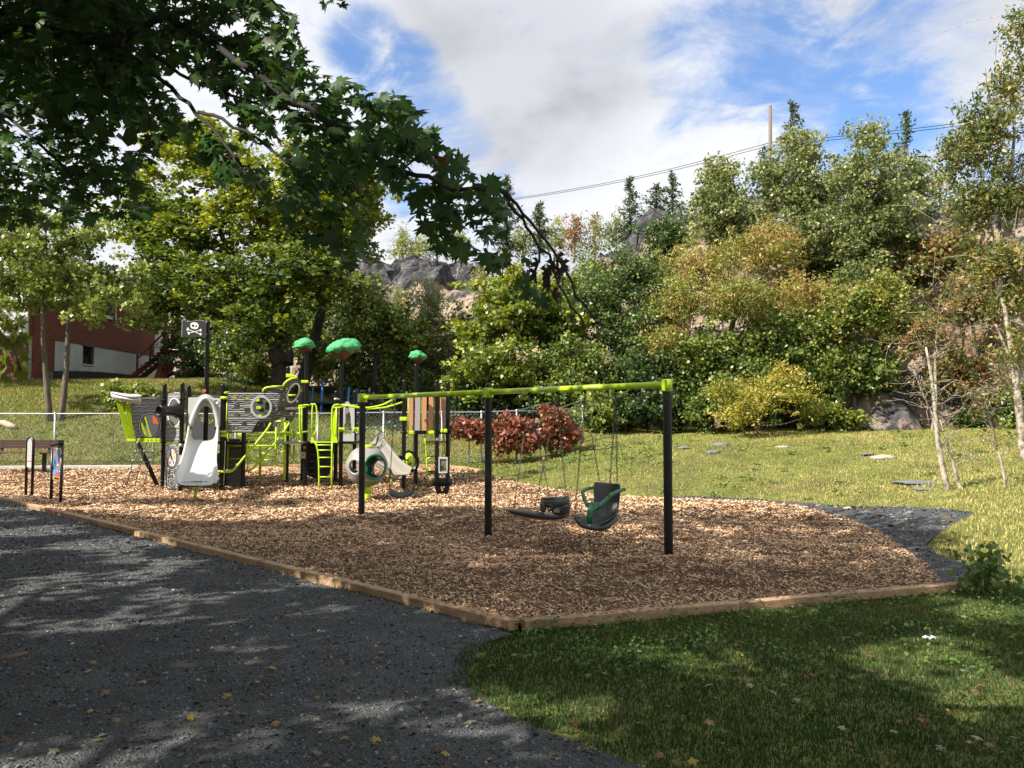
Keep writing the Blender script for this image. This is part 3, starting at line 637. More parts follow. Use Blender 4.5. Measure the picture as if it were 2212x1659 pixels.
tr('leafy_tree', 'dark bluish green feathery tree at mid height right of centre', 1350, 37, [ell(1360, 600, 38, 90, 60, mix=.4), ell(1300, 680, 37, 90, 80, mix=.3), ell(1380, 740, 36, 80, 80, mix=.4), ell(1330, 830, 35, 90, 70, mix=.25)], 480, DEEP + [(.13, .19, .05), (.2, .24, .07)], 11, size=.12, nl=60)
tr('leafy_tree', 'green understorey tree behind the middle swing post', 1240, 34, [ell(1240, 800, 34, 80, 70, mix=.6), ell(1200, 860, 33, 70, 40, mix=.5), ell(1290, 870, 32.5, 60, 40, mix=.7)], 230, GREEN, 12, size=.14)
tr('box_elder', 'box elder with yellowing leaves and hanging tan seed clusters at centre right', 1560, 34, [ell(1520, 570, 34, 90, 60, mix=.55), ell(1650, 540, 34.6, 90, 55, mix=.62), ell(1590, 650, 32.6, 110, 50, mix=.45), ell(1470, 650, 33, 60, 55, mix=.5), ell(1740, 640, 33, 75, 50, mix=.7), ell(1820, 660, 32.5, 60, 35, mix=.75), ell(1440, 740, 33, 60, 50, mix=.55)], 640, YEL, 13, size=.14, tr_=.13, shape=LN_V, sq=.8, bark=M_BARK)
tr('leafy_tree', 'dense deep green tree standing under the yellowing box elder', 1600, 33.0, [ell(1560, 760, 33, 110, 70, mix=.6), ell(1680, 750, 33, 100, 80, mix=.5), ell(1600, 840, 32.5, 130, 70, mix=.4), ell(1480, 830, 33, 80, 80, mix=.5), ell(1740, 840, 33, 70, 70, mix=.4)], 760, GREEN, 14, size=.13, tr_=.12)
tr('leafy_bush', 'bush of bright yellow green drooping leaves low on the slope edge', 1630, 29.6, [ell(1650, 850, 29.6, 90, 38, mix=.75), ell(1590, 890, 29.4, 60, 30, mix=.7), ell(1690, 810, 29.8, 40, 28, mix=.8), ell(1730, 850, 29.6, 50, 30, mix=.6), ell(1560, 850, 29.9, 50, 40, mix=.3), ell(1760, 880, 29.8, 40, 25, mix=.3)], 250, [(.09, .14, .02), (.19, .23, .035), (.32, .32, .05), (.45, .36, .08)], 15, r=.36, nl=30, size=.12, tr_=.05, shape=LN_V)
tr('poplar_tree', 'tall poplar left of the utility pole with round pale leaves', 1560, 37, [ell(1560, 390, 37, 45, 60, mix=.6), ell(1545, 460, 37, 70, 60, mix=.45), ell(1590, 520, 37, 60, 60, mix=.4)], 300, POP, 16, size=.13, nl=40, tr_=.1, bark=M_BIRCH, limbs=12)
tr('poplar_tree', 'broad poplar just right of the utility pole reaching above it', 1730, 38, [ell(1735, 330, 38, 55, 60, mix=.6), ell(1680, 400, 38, 70, 70, mix=.5), ell(1760, 430, 38, 80, 80, mix=.4), ell(1700, 520, 37, 90, 70, mix=.4)], 440, POP, 17, size=.13, nl=42, tr_=.12, bark=M_BIRCH, limbs=14)
tr('poplar_tree', 'tallest poplar on the right with sky behind its pointed top', 1885, 36, [ell(1882, 300, 36, 45, 60, mix=.6), ell(1870, 390, 36, 85, 80, mix=.45), ell(1830, 500, 36, 90, 80, mix=.4), ell(1920, 480, 36, 80, 90, mix=.4), ell(1870, 600, 35, 90, 60, mix=.35)], 560, POP, 18, size=.13, nl=42, tr_=.13, bark=M_BIRCH, limbs=14)
tr('leafy_tree', 'leafy tree below the tallest poplar partly hiding the rock face', 1850, 32, [ell(1850, 670, 32, 90, 60, mix=.5), ell(1790, 730, 32, 70, 70, mix=.4), ell(1900, 640, 32, 60, 50, mix=.65), ell(1810, 800, 31.5, 50, 60, mix=.3)], 330, GREEN + [(.36, .28, .06)], 19, size=.12, tr_=.10)
tr('leafy_tree', 'spindly tree with ochre and green leaves before the tan rock face', 2010, 30, [ell(2000, 690, 30, 60, 60, mix=.5), ell(2060, 640, 30, 70, 50, mix=.5), ell(1960, 740, 30, 60, 40, mix=.6), ell(2100, 720, 30, 60, 40, mix=.6)], 120, DULL, 20, size=.11, r=.42, nl=30, tr_=.06, shape=LN_V, bark=M_BIRCH, limbs=22, twigs=20)
# tall tree at the right edge, nearest
b = G(2215, 990)
tree('cherry_tree', 'tall pale trunked tree with drooping leaves at the right edge', 'tree', b,
     [ell(2120, 300, b.y, 75, 90, mix=.4), ell(2190, 190, b.y, 60, 90, mix=.45), ell(2110, 440, b.y, 80, 60, mix=.35), ell(2210, 420, b.y, 70, 90, mix=.4), ell(2150, 560, b.y, 80, 50, mix=.5), ell(2200, 640, b.y, 60, 60, mix=.5), ell(2060, 350, b.y, 45, 60, mix=.4), ell(2230, 60, b.y, 60, 60, mix=.4), ell(2180, 760, b.y, 50, 40, mix=.5)],
     620, .34, 28, .13, [(.05, .085, .025), (.10, .14, .035), (.20, .22, .06), (.38, .28, .07)], bark=M_BIRCH, limbs=60, seed=22, shape=LN_V, sq=.9, up=-.1,
     trunks=[(b + Vector((0, 0, -.3)), P(2160, 620, b.y), .12), (P(2160, 630, b.y), P(2110, 330, b.y), .08), (P(2162, 640, b.y), P(2190, 200, b.y), .07), (P(2200, 850, b.y), P(2150, 700, b.y), .06)], twigs=60)
# nearly bare birch leaning on the slope
b = G(2055, 1060)
def bare(name, label, base, stems, cl, seed, cols, n=8, size=.06):
    rng = np.random.default_rng(seed); t = thing(name, label, 'tree', base); mb = MB(); tips = []
    for a, c, r_ in stems:
        pts = limb(mb, a, c, r_, r_ * .3, rng, 12, .02, 8); L = (Vector(c) - Vector(a)).length
        for i in range(4, 13):
            for _ in range(2 if i % 2 else 1):
                p = pts[i]; d = Vector((rng.normal(), rng.normal() * .7, abs(rng.normal()) * .8 + .2)).normalized() * L * .3 * (1.25 - i / 13); q = p + d
                pp = limb(mb, p, q, .011, .004, rng, 5, .1, 4)
                for __ in range(2):
                    e = pp[3] + Vector((rng.normal(), rng.normal(), rng.normal() * .6 + .3)) * .28; limb(mb, pp[3], e, .007, .003, rng, 3, .1, 3); tips.append(e)
                tips.append(q)
    mb.build('trunk', M_BIRCH, t)
    cc = [(p.x, p.y, p.z, .16, rng.random()) for p in tips if rng.random() < cl]
    v, f, c = leafmass(cc, n, size, cols, rng, LN_V, 0, 1); npmesh('crown', v, f, M_LEAF, t, col=c)
bare('birch_tree', 'leaning nearly bare birch with forked pale trunk on the slope', b, [(b + Vector((-.05, 0, -.1)), P(2000, 750, b.y), .075), (b + Vector((.3, .1, -.1)), P(2030, 905, b.y), .05), (P(2028, 930, b.y), P(1975, 800, b.y), .03)], .5, 31, DULL)
b = G(2175, 1055)
bare('young_tree', 'thin young tree right of the leaning birch with few leaves', b, [(b + Vector((0, 0, -.1)), P(2125, 850, b.y), .035), (P(2137, 900, b.y), P(2090, 850, b.y), .015), (P(2135, 880, b.y), P(2170, 800, b.y), .015)], .8, 32, DULL, 12, .075)
# ridge line trees
conifer('spruce_tree', 'spruce on the ridge just beyond the tip of the near branch', 1095, 382, 560, 66, 42, CON, 41, n=60, size=.26)
conifer('spruce_tree', 'small spruce on the skyline left of the dome of rock', 1165, 438, 560, 66, 30, CON, 42, n=50, size=.26)
conifer('spruce_tree', 'slender spruce right next to the utility pole', 1712, 222, 560, 48, 60, CON, 43, n=80, size=.22)
conifer('spruce_tree', 'dark narrow spruce between the tallest poplar and the right edge', 1957, 242, 560, 44, 48, CON, 44, n=80, size=.2)
conifer('spruce_tree', 'sparse spruce leaning out left of the utility pole', 1650, 320, 560, 50, 48, CON, 45, n=50, size=.2, tint=.8)
conifer('spruce_tree', 'pointed spruce top behind the left poplar', 1530, 345, 560, 48, 40, CON, 46, n=60, size=.2, tint=.8)
conifer('spruce_tree', 'spruce at the right end of the dark group above the rock dome', 1452, 372, 540, 55, 40, CON, 47, n=60, size=.22)
conifer('spruce_tree', 'spruce in the middle of the dark group above the rock dome', 1418, 400, 540, 55, 42, CON, 48, n=60, size=.22)
conifer('spruce_tree', 'spruce at the left end of the dark group above the rock dome', 1362, 385, 540, 56, 36, CON, 49, n=60, size=.22)
def rd(px, pt, pb, Y, w, cols, seed, label, mix=.6, size=.2):
    base = P(px, pb, Y); h = (pb - pt)
    tree('ridge_tree', label, 'tree', base, [ell(px, pt + h * .3, Y, w * .6, h * .32, mix=mix), ell(px, pt + h * .62, Y, w, h * .36, mix=mix - .1)], 60, .55, 26, size, cols, trunk_r=.1, limbs=6, seed=seed, shape=LN_V, bark=M_BIRCH)
rd(870, 485, 570, 70, 34, LIGHTG, 51, 'pale yellow green tree at the left end of the ridge', .75)
rd(905, 505, 570, 70, 34, LIGHTG, 52, 'low pale tree on the ridge right of the first pale one', .8)
rd(945, 470, 560, 70, 26, POP, 53, 'slim grey green tree on the ridge above the dark boulders', .6)
rd(990, 500, 560, 68, 36, LIGHTG, 54, 'round yellow green tree behind the hanging maple leaves', .7)
rd(1130, 470, 570, 66, 36, LIGHTG, 55, 'light green ridge tree between two small spruces', .7)
rd(1200, 450, 560, 66, 34, POP + [(.34, .34, .06)], 56, 'light green ridge tree with a spiky top left of the orange one', .7)
rd(1240, 455, 560, 64, 24, DULL + [(.45, .15, .07)], 57, 'ridge tree with orange turning leaves', .6)
rd(1285, 455, 560, 64, 30, YEL, 58, 'yellow tinged ridge tree left of the dark spruces', .5)
rd(1330, 465, 545, 62, 30, POP, 59, 'pale green tree over the rock dome', .6)
rd(1255, 520, 660, 52, 45, GREEN, 60, 'green tree left of the rock dome half way up the hill', .5, .17)
rd(1190, 560, 700, 50, 55, LIGHTG, 61, 'yellowish tree half way up the hill behind the bright maple', .6, .17)
rd(1430, 500, 640, 48, 50, YEL, 62, 'yellow and rust tree right of the rock dome', .6, .17)
rd(1050, 570, 700, 50, 50, LIGHTG, 63, 'yellow green tree below the right end of the dark boulders', .55, .17)
rd(760, 600, 720, 50, 50, GREEN, 64, 'green tree at the foot of the boulders right of the massive maple', .6, .17)
rd(860, 620, 730, 48, 30, YEL, 65, 'thin yellow tree at the foot of the boulders', .4, .16)
rd(2030, 350, 470, 50, 50, LIGHTG, 66, 'pale tree on the cliff top between spruce and right edge', .5, .17)
rd(1990, 330, 460, 50, 36, POP, 67, 'thin pale poplar on the cliff top right of the narrow spruce', .5, .17)
for i, (px, py, Y, w, h, cols, mix, lab) in enumerate([
    (440, 700, 47, 90, 90, DEEP, .4, 'dark woodland tree behind the house corner and flag'), (560, 680, 46, 80, 90, DEEP, .5, 'dark woodland tree filling in left of the massive trunk'),
    (690, 680, 45, 90, 80, GREEN, .4, 'woodland tree behind the first two green canopies'), (770, 740, 44, 80, 80, DEEP, .5, 'dark woodland tree behind the leaning trunk'),
    (870, 760, 43, 80, 70, GREEN, .4, 'woodland tree behind the third green canopy'), (1000, 740, 43, 80, 90, GREEN, .4, 'woodland tree left of the bright maple'),
    (1220, 660, 43, 80, 90, GREEN, .45, 'woodland tree between bright maple and dark feathery tree'), (1290, 620, 44, 60, 50, GREEN, .6, 'green tree under the rock dome'), (1440, 640, 42, 80, 80, GREEN, .5, 'woodland tree behind the right swing post'),
    (1450, 520, 45, 60, 60, DEEP, .6, 'dark tree under the ridge spruces'), (1620, 480, 42, 90, 60, POP, .45, 'poplar thicket below the utility pole'), (1760, 560, 40, 90, 80, GREEN, .55, 'green tree behind the yellowing box elder'),
    (1950, 400, 42, 60, 80, POP, .35, 'dark poplar right of the tallest poplar'), (1900, 560, 38, 80, 60, GREEN, .5, 'leafy tree under the tallest poplar'), (2060, 540, 35, 70, 60, DULL, .45, 'ochre leaved tree screening the rust coloured rock at right'), (1960, 700, 33.5, 60, 50, GREEN, .6, 'green tree screening the lower tan rock'), (2110, 640, 33, 60, 50, DULL, .4, 'dull tree high on the right before the tan rock'), (2080, 800, 31.5, 60, 40, DULL, .5, 'ochre shrub tree at the foot of the right cliff'), (2330, 520, 36, 120, 130, POP, .5, 'tall poplar on the cliff beyond the right edge of view'), (2480, 700, 33, 120, 120, GREEN, .5, 'green tree before the cliff beyond the right edge of view'), (2620, 560, 36, 120, 120, GREEN, .4, 'far tree on the cliff out of view at right'), (-150, 640, 36, 140, 120, GREEN, .5, 'tree beside the house beyond the left edge of view'), (1900, 800, 31.8, 50, 45, GREEN, .5, 'green shrub tree at the left end of the bare rock'), (1980, 560, 36, 60, 60, DULL, .35, 'dull leafy tree before the rust coloured rock'), (1700, 700, 38, 90, 70, GREEN, .5, 'tree behind the deep green one on the slope edge')]):
    c_ = P(px, py, Y); tree('woodland_tree', lab, 'tree', (c_.x, Y, Hs(c_.x, Y)), [ell(px, py, Y, w, h, mix=mix), ell(px - w * .4, py + h * .6, Y, w * .8, h * .5, mix=mix - .1)], (95 if px > 1880 and px < 2200 else 170), .5, 36, .16, cols, trunk_r=.13, limbs=12, seed=300 + i, top=c_.z)
# undergrowth along the back
def bush(label, px, py, Y, w, h, cols, seed, mix=.5, n=90, size=.13, name='bush', r=.33, nl=36, shape=LF_V, group=None, more=()):
    c = P(px, py, Y); base = Vector((c.x, Y, Hs(c.x, Y)))
    return tree(name, label, 'bush', base, [ell(px, py, Y, w, h, mix=mix, dy=(.35 if more else None))] + [ell(px + a, py + b, Y, c_, d_, mix=mix - .12, dy=.3) for a, b, c_, d_ in more], n, r, nl, size, cols, trunk_r=.03, limbs=8, seed=seed, shape=shape, top=c.z, group=group)
for i, (px, py, Y, w, h, cols, mix, lab) in enumerate([
    (430, 790, 43, 60, 60, DEEP, .4, 'dark bush at the right end of the house'),
    (500, 760, 42, 60, 80, GREEN, .5, 'green bush right of the flag pole behind the grass bank'),
    (555, 810, 40, 50, 50, LIGHTG, .5, 'light green bush left of the massive maple trunk'),
    (505, 840, 39, 50, 25, DEEP, .3, 'low dark bush on the bank crest behind the slide hood'),
    (690, 770, 43, 60, 70, LIGHTG, .5, 'sunlit bush between the first two green canopies'),
    (770, 830, 39, 55, 55, GREEN, .6, 'green bush under the second green canopy'),
    (860, 840, 38, 50, 50, GREEN, .4, 'green bush left of the brown board hut'),
    (940, 860, 37, 60, 50, DEEP, .4, 'dark bush behind the brown board hut'),
    (1020, 880, 35, 60, 45, DEEP, .3, 'dark bush behind the left end of the red creeper'),
    (1120, 880, 35, 70, 50, DEEP, .3, 'dark bush behind the middle of the red creeper'),
    (1290, 900, 31.5, 50, 35, GREEN, .6, 'bright green bush right of the red creeper'),
    (1350, 890, 32, 60, 45, DEEP, .3, 'dark bush between red creeper and right swing post'),
    (1430, 880, 32, 55, 45, DEEP, .4, 'dark bush just behind the right swing post'),
    (1400, 800, 33, 60, 60, DEEP, .5, 'dark shrub above the right swing post bushes'),
    (1510, 895, 31.5, 45, 35, GREEN, .5, 'green bush right of the right swing post'),
    (1770, 895, 31, 45, 30, GREEN, .7, 'low green bush at the left foot of the rock face'),
    (1830, 905, 31, 35, 14, LIGHTG, .6, 'low light green growth at the base of the rock face'),
    (310, 850, 30.8, 22, 14, GREEN, .8, 'small bush right of the twin oak stems'),
    (262, 858, 30.6, 34, 26, GREEN, .85, 'round bright bush beside the twin oak stems'),
    (2100, 905, 31, 30, 20, DEEP, .6, 'dark bush at the foot of the right cliff'),
    (2190, 965, 26, 28, 16, DEEP, .7, 'small dark bush at the far right of the slope'),
    (2210, 880, 30, 60, 60, GREEN, .5, 'bush by the cliff at the right edge'),
    ]):
    bush(lab, px, py, Y, w, h, cols, 100 + i, mix, n=130 if w > 45 else 60)
# red creeper on the fence
for i, (px, py, w, h, Y) in enumerate([(1012, 925, 48, 20, 27.5), (1112, 930, 55, 36, 27.5), (1200, 922, 50, 40, 27.9)]):
    bush(['left part of red creeper trailing along the fence top', 'middle clump of red creeper hanging over the fence', 'tallest clump of red creeper at the right end of the fence'][i], px, py, Y, w, h, RED, 140 + i, .6, n=175, size=.12, name='creeper', r=.2, nl=18, more=((-26, 30, 26, 22), (18, 34, 28, 20), (38, 20, 18, 16), (0, -h * .5, w * .6, 12)) if i else ((-25, 4, 25, 12), (25, 8, 25, 14)), group='red creeper on the fence')

# ------------------------------------------------------------------ house on the bank
def quad_wall(mb, x0, y0, x1, y1, z0, z1, th=.2):
    mb.beam((x0, y0, (z0 + z1) / 2), (x1, y1, (z0 + z1) / 2), th, z1 - z0)
M_BRICK = None
def brickmat():
    m = bpy.data.materials.new('red_brick'); m.use_nodes = True; N = m.node_tree.nodes; Lk = m.node_tree.links; b = N['Principled BSDF']; b.inputs['Roughness'].default_value = .85
    tc = N.new('ShaderNodeTexCoord'); sp = N.new('ShaderNodeSeparateXYZ'); Lk.new(tc.outputs['Object'], sp.inputs[0]); ad = N.new('ShaderNodeMath'); ad.operation = 'ADD'; Lk.new(sp.outputs[0], ad.inputs[0]); Lk.new(sp.outputs[1], ad.inputs[1])
    cb = N.new('ShaderNodeCombineXYZ'); Lk.new(ad.outputs[0], cb.inputs[0]); Lk.new(sp.outputs[2], cb.inputs[1])
    br = N.new('ShaderNodeTexBrick'); br.inputs['Scale'].default_value = 1; br.inputs['Brick Width'].default_value = .23; br.inputs['Row Height'].default_value = .078; br.inputs['Mortar Size'].default_value = .009
    br.inputs['Color1'].default_value = (.22, .050, .030, 1); br.inputs['Color2'].default_value = (.13, .030, .020, 1); br.inputs['Mortar'].default_value = (.12, .075, .06, 1); Lk.new(cb.outputs[0], br.inputs['Vector'])
    Lk.new(br.outputs['Color'], b.inputs['Base Color']); bp = N.new('ShaderNodeBump'); bp.inputs['Strength'].default_value = .6; bp.inputs['Distance'].default_value = .01; bp.invert = True; Lk.new(br.outputs['Fac'], bp.inputs['Height']); Lk.new(bp.outputs[0], b.inputs['Normal']); return m
M_BRICK = brickmat()
M_STUCCO = mat('white_stucco', (.52, .54, .55), .9, col2=(.40, .42, .43), vscale=1.3, bump=.3, bscale=40, dist=.01)
M_SIDING = mat('white_siding', (.66, .64, .60), .6, var=.05)
M_GLASSD = mat('dark_window_glass', (.012, .014, .015), .12)
M_STAIN = mat('red_brown_stain', (.12, .035, .020), .7, var=.25, vscale=3)
M_ROOF = mat('roof_shingle', (.06, .055, .05), .9, var=.2)
def house():
    A = P(60, 818, 38); A2 = Vector((A.x, 38)); B2 = Vector((-21.1, 50.5))
    t = thing('brick_house', 'red brick house with white painted basement wall and white siding', 'house', (A.x, 38, 4))
    dv = (B2 - A2).normalized(); zt = 6.03; at = lambda s, o=0: A2 + dv * s + Vector((dv.y, -dv.x)) * o
    L = (B2 - A2).length; W_ = 9.0
    # white basement wall along the side, with the window opening
    def seg(mb, s0, s1, z0, z1, off=0, th=.25):
        p, q = at(s0, off - th / 2), at(s1, off - th / 2); mb.beam((p.x, p.y, (z0 + z1) / 2), (q.x, q.y, (z0 + z1) / 2), th, z1 - z0)
    def s_at(px):   # distance along the wall under a photo column
        k = (px - 1106) / FPX; return (k * A2.y - A2.x) / (dv.x - k * dv.y)
    s0, s1 = s_at(176), s_at(201); zc = lambda py, px: CAMZ + (923 - py) / FPX * (A2 + dv * s_at(px)).y
    zb, zh = zc(787, 190), zc(748, 190)
    mb = MB(); seg(mb, 0, s0, 2.6, zt); seg(mb, s1, L, 2.6, zt); seg(mb, s0, s1, 2.6, zb); seg(mb, s0, s1, zh, zt)
    mb.build('basement_wall', M_STUCCO, t)
    mb = MB(); ztop = 9.6; seg(mb, 0, L, zt, ztop, .04, .25); mb.build('brick_wall', M_BRICK, t)
    # basement window behind bars
    mb = MB(); seg(mb, s0, s1, zb, zh, -.16, .03); w = mb.build('window', M_GLASSD, t)
    mb = MB(); seg(mb, s0 - .05, s1 + .05, zb - .07, zb, .05, .2); mb.build('sill', M_STUCCO, w)
    for i in range(5):
        mb = MB(); s = s0 + (s1 - s0) * (i + .5) / 5; p = at(s, -.04); mb.beam((p.x, p.y, zb), (p.x, p.y, zh), .025, .025, (1, 0, 0)); mb.build('bar', M_BLACK, w)
    for i in range(3):
        mb = MB(); z = zb + (zh - zb) * (i + .7) / 3.6; p, q = at(s0, -.07), at(s1, -.07); mb.beam((p.x, p.y, z), (q.x, q.y, z), .02, .02); mb.build('bar', M_BLACK, w)
    # upper window with pale sill
    u0, u1 = s_at(195), s_at(243); z0 = 7.62
    mb = MB(); seg(mb, u0 + .1, u1 - .1, z0 + .16, 9.0, .07, .04); w = mb.build('window', M_GLASSD, t)
    mb = MB(); seg(mb, u0, u1, z0, z0 + .16, .14, .2); mb.build('sill', M_SIDING, w)
    mb = MB(); seg(mb, u0, u0 + .1, z0 + .16, 9.0, .1, .1); seg(mb, u1 - .1, u1, z0 + .16, 9.0, .1, .1); mb.build('frame', M_SIDING, w)
    # door at the head of the stairs, second window beyond
    d0, d1 = s_at(328), s_at(345)
    mb = MB(); seg(mb, d0, d1, zt + .05, 8.4, .10, .06); mb.build('door', M_STUCCO, t)
    e0, e1 = s_at(366), s_at(382)
    mb = MB(); seg(mb, e0, e1, 7.2, 8.6, .08, .05); w = mb.build('window', M_GLASSD, t); mb = MB(); seg(mb, e0 - .1, e1 + .1, 7.08, 7.2, .14, .18); mb.build('sill', M_SIDING, w)
    # front faces towards the camera: brick pier, siding boards above, dark opening
    mb = MB(); mb.box((A.x - 4.6, 38.02, 4.3), (9.2, .2, 3.46)); mb.build('front_brick_wall', M_BRICK, t)
    mb = MB(); mb.box((A.x - 2.15, 37.9, 5.5), (1.6, .08, .7)); mb.build('garage_window', M_GLASSD, t)
    for i in range(13):
        mb = MB(); z = 6.05 + .27 * i + .135; mb.box((A.x - 4.7, 37.97, z), (9.1, .05, .262), Matrix.Rotation(-.06, 3, 'X')); mb.build('siding_board', M_SIDING, t)
    mb = MB(); mb.box((A.x - .1, 37.95, 7.8), (.16, .16, 3.6)); mb.build('corner_post', M_SIDING, t)
    mb = MB(); Bv = B2; mb.box(((A.x + Bv.x) / 2 - W_ / 2 - .2, (38 + Bv.y) / 2, 6.0), (W_ - .4, L - .5, 7.0)); mb.build('inner_wall', M_BRICK, t)
    # low pitched roof with eaves
    mb = MB(); x0, x1, y0, y1 = A.x - W_ - .4, A.x + 1.7, 37.2, Bv.y + .7; zz = 9.62; xm = (x0 + x1) / 2
    mb.add([(x0, y0, zz), (x1, y0, zz), (x1, y1, zz), (x0, y1, zz), (xm, y0, zz + 2.0), (xm, y1, zz + 2.0), (x0, y0, zz + .18), (x1, y0, zz + .18), (x1, y1, zz + .18), (x0, y1, zz + .18)], [(0, 3, 2, 1), (0, 1, 7, 4, 6), (3, 9, 5, 8, 2), (1, 2, 8, 7), (0, 6, 9, 3), (6, 4, 5, 9), (7, 8, 5, 4)]); mb.build('roof', M_ROOF, t)
    mb = MB(); mb.box((x1 + .03, (y0 + y1) / 2, zz + .09), (.04, y1 - y0, .2)); mb.build('fascia', M_SIDING, t)
    return A2, dv, at, s_at, zt
HS = house()
def stairs():
    A2, dv, at, s_at, zt = HS
    Y0 = (A2 + dv * s_at(325)).y; k = Y0
    # stair runs along the wall: bottom at px 283,py 818 -> top at px 372, py 742, 1 m out from the wall
    p0 = P(284, 819, 45.0); p1 = P(358, 757, 47.0)
    t = thing('wooden_staircase', 'dark red wooden staircase with railed landing against the house', 'staircase', p0)
    n = 9
    for i in range(n):
        u = (i + .5) / n; c = p0.lerp(p1, u); mb = MB(); mb.box((c.x, c.y + .3, p0.z + (p1.z - p0.z) * (i + 1) / n), (.30, 1.1, .05)); mb.build('tread', M_STAIN, t)
    for dy in (-.25, .85):
        mb = MB(); mb.beam(p0 + Vector((0, dy, -.02)), p1 + Vector((0, dy, -.1)), .05, .28); mb.build('stringer', M_STAIN, t)
    mb = MB(); mb.beam(p0 + Vector((.5, -.3, 1.15)), p1 + Vector((0, -.3, .95)), .06, .09); mb.build('handrail', M_STAIN, t)
    for u in (.22, .6, 1):
        mb = MB(); c = p0.lerp(p1, u); mb.beam(c + Vector((0, -.28, -.3)), c + Vector((0, -.28, 1.0)), .09, .09, (1, 0, 0)); mb.build('post', M_STAIN, t)
    # landing
    q0 = P(358, 757, 46.7); q1 = P(402, 764, 46.7); zf = q0.z
    mb = MB(); mb.box(((q0.x + q1.x) / 2, 47.4, zf - .12), (q1.x - q0.x, 1.7, .24)); mb.build('landing', M_STAIN, t)
    mb = MB(); mb.beam((q0.x, 46.55, zf + .95), (q1.x, 46.55, zf + .95), .06, .1); mb.build('top_rail', M_STAIN, t)
    mb = MB(); mb.beam((q0.x, 46.55, zf + .15), (q1.x, 46.55, zf + .15), .05, .1); mb.build('bottom_rail', M_STAIN, t)
    for i in range(7):
        x = q0.x + (q1.x - q0.x) * i / 6; mb = MB(); w = .1 if i in (0, 6) else .045; mb.beam((x, 46.55, zf - (.2 if w > .05 else -.1)), (x, 46.55, zf + 1.0), w, w, (1, 0, 0)); mb.build('baluster', M_STAIN, t)
    for x in (q0.x + .1, q1.x - .1):
        mb = MB(); mb.beam((x, 46.7, 3.6), (x, 46.7, zf - .1), .12, .12, (1, 0, 0)); mb.build('support_post', M_STAIN, t)
    # lumber leaning underneath
    s = thing('lumber_pile', 'rusty brown boards leaning under the staircase landing', 'lumber', P(352, 826, 46.0))
    for i in range(5):
        a = P(336 + i * 5, 824, 46.2 + i * .1); mb = MB(); mb.beam(a, a + Vector((.25, .5, 1.5 - .12 * i)), .28, .05, (0, 1, 0)); mb.build('board', mat('rust_board', (.28, .075, .03), .8, var=.2), s)
stairs()
def wheel():
    c = P(375, 826, 44.5); t = thing('spoked_wheel', 'black tyre with pale alloy rim leaning by the house corner', 'wheel', c)
    rot = Matrix.Rotation(R(90), 3, 'X') @ Matrix.Rotation(R(20), 3, 'Y')
    rot = Matrix.Rotation(R(35), 3, 'Z') @ Matrix.Rotation(R(90), 3, 'X')
    mb = MB(); mb.lathe(c + Vector((0, 0, .1)), [(.30, -.1), (.42, -.13), (.50, -.09), (.52, 0), (.50, .09), (.42, .13), (.30, .1), (.30, -.1)], 24, rot=rot); mb.build('tyre', M_BLACK, t)
    mb = MB(); mb.lathe(c + Vector((0, 0, .1)), [(.30, -.1), (.27, -.06), (.27, .1), (.30, .11)], 20, rot=rot)
    for i in range(6):
        a = i * math.pi / 3; d = rot @ Vector((math.cos(a), math.sin(a), .9)); d1 = rot @ Vector((math.cos(a) * .28, math.sin(a) * .28, .08)); mb.beam(c + Vector((0, 0, .1)) + rot @ Vector((0, 0, .09)), c + Vector((0, 0, .1)) + d1, .07, .03)
    mb.build('rim', M_GALV, t)
wheel()
def edging():
    t = thing('stone_border', 'low dark stone border along the foot of the white basement wall', 'stone border', P(190, 818, 38.5))
    m = mat('dark_border_stone', (.035, .032, .03), .9, bump=.5, bscale=10, var=.25)
    me = None
    for i in range(26):
        a = i / 25; px = 110 + 195 * a; py = 812 + 9 * a ** 2 + 2; p = P(px, py, 38.2 + 5.5 * a)
        mb = MB(); mb.box(p + Vector((0, 0, .05)), (.3, .3, .42 + .08 * math.sin(i * 3)), Matrix.Rotation(i * .7, 3, 'Z')); mb.build('stone', m, t)
edging()
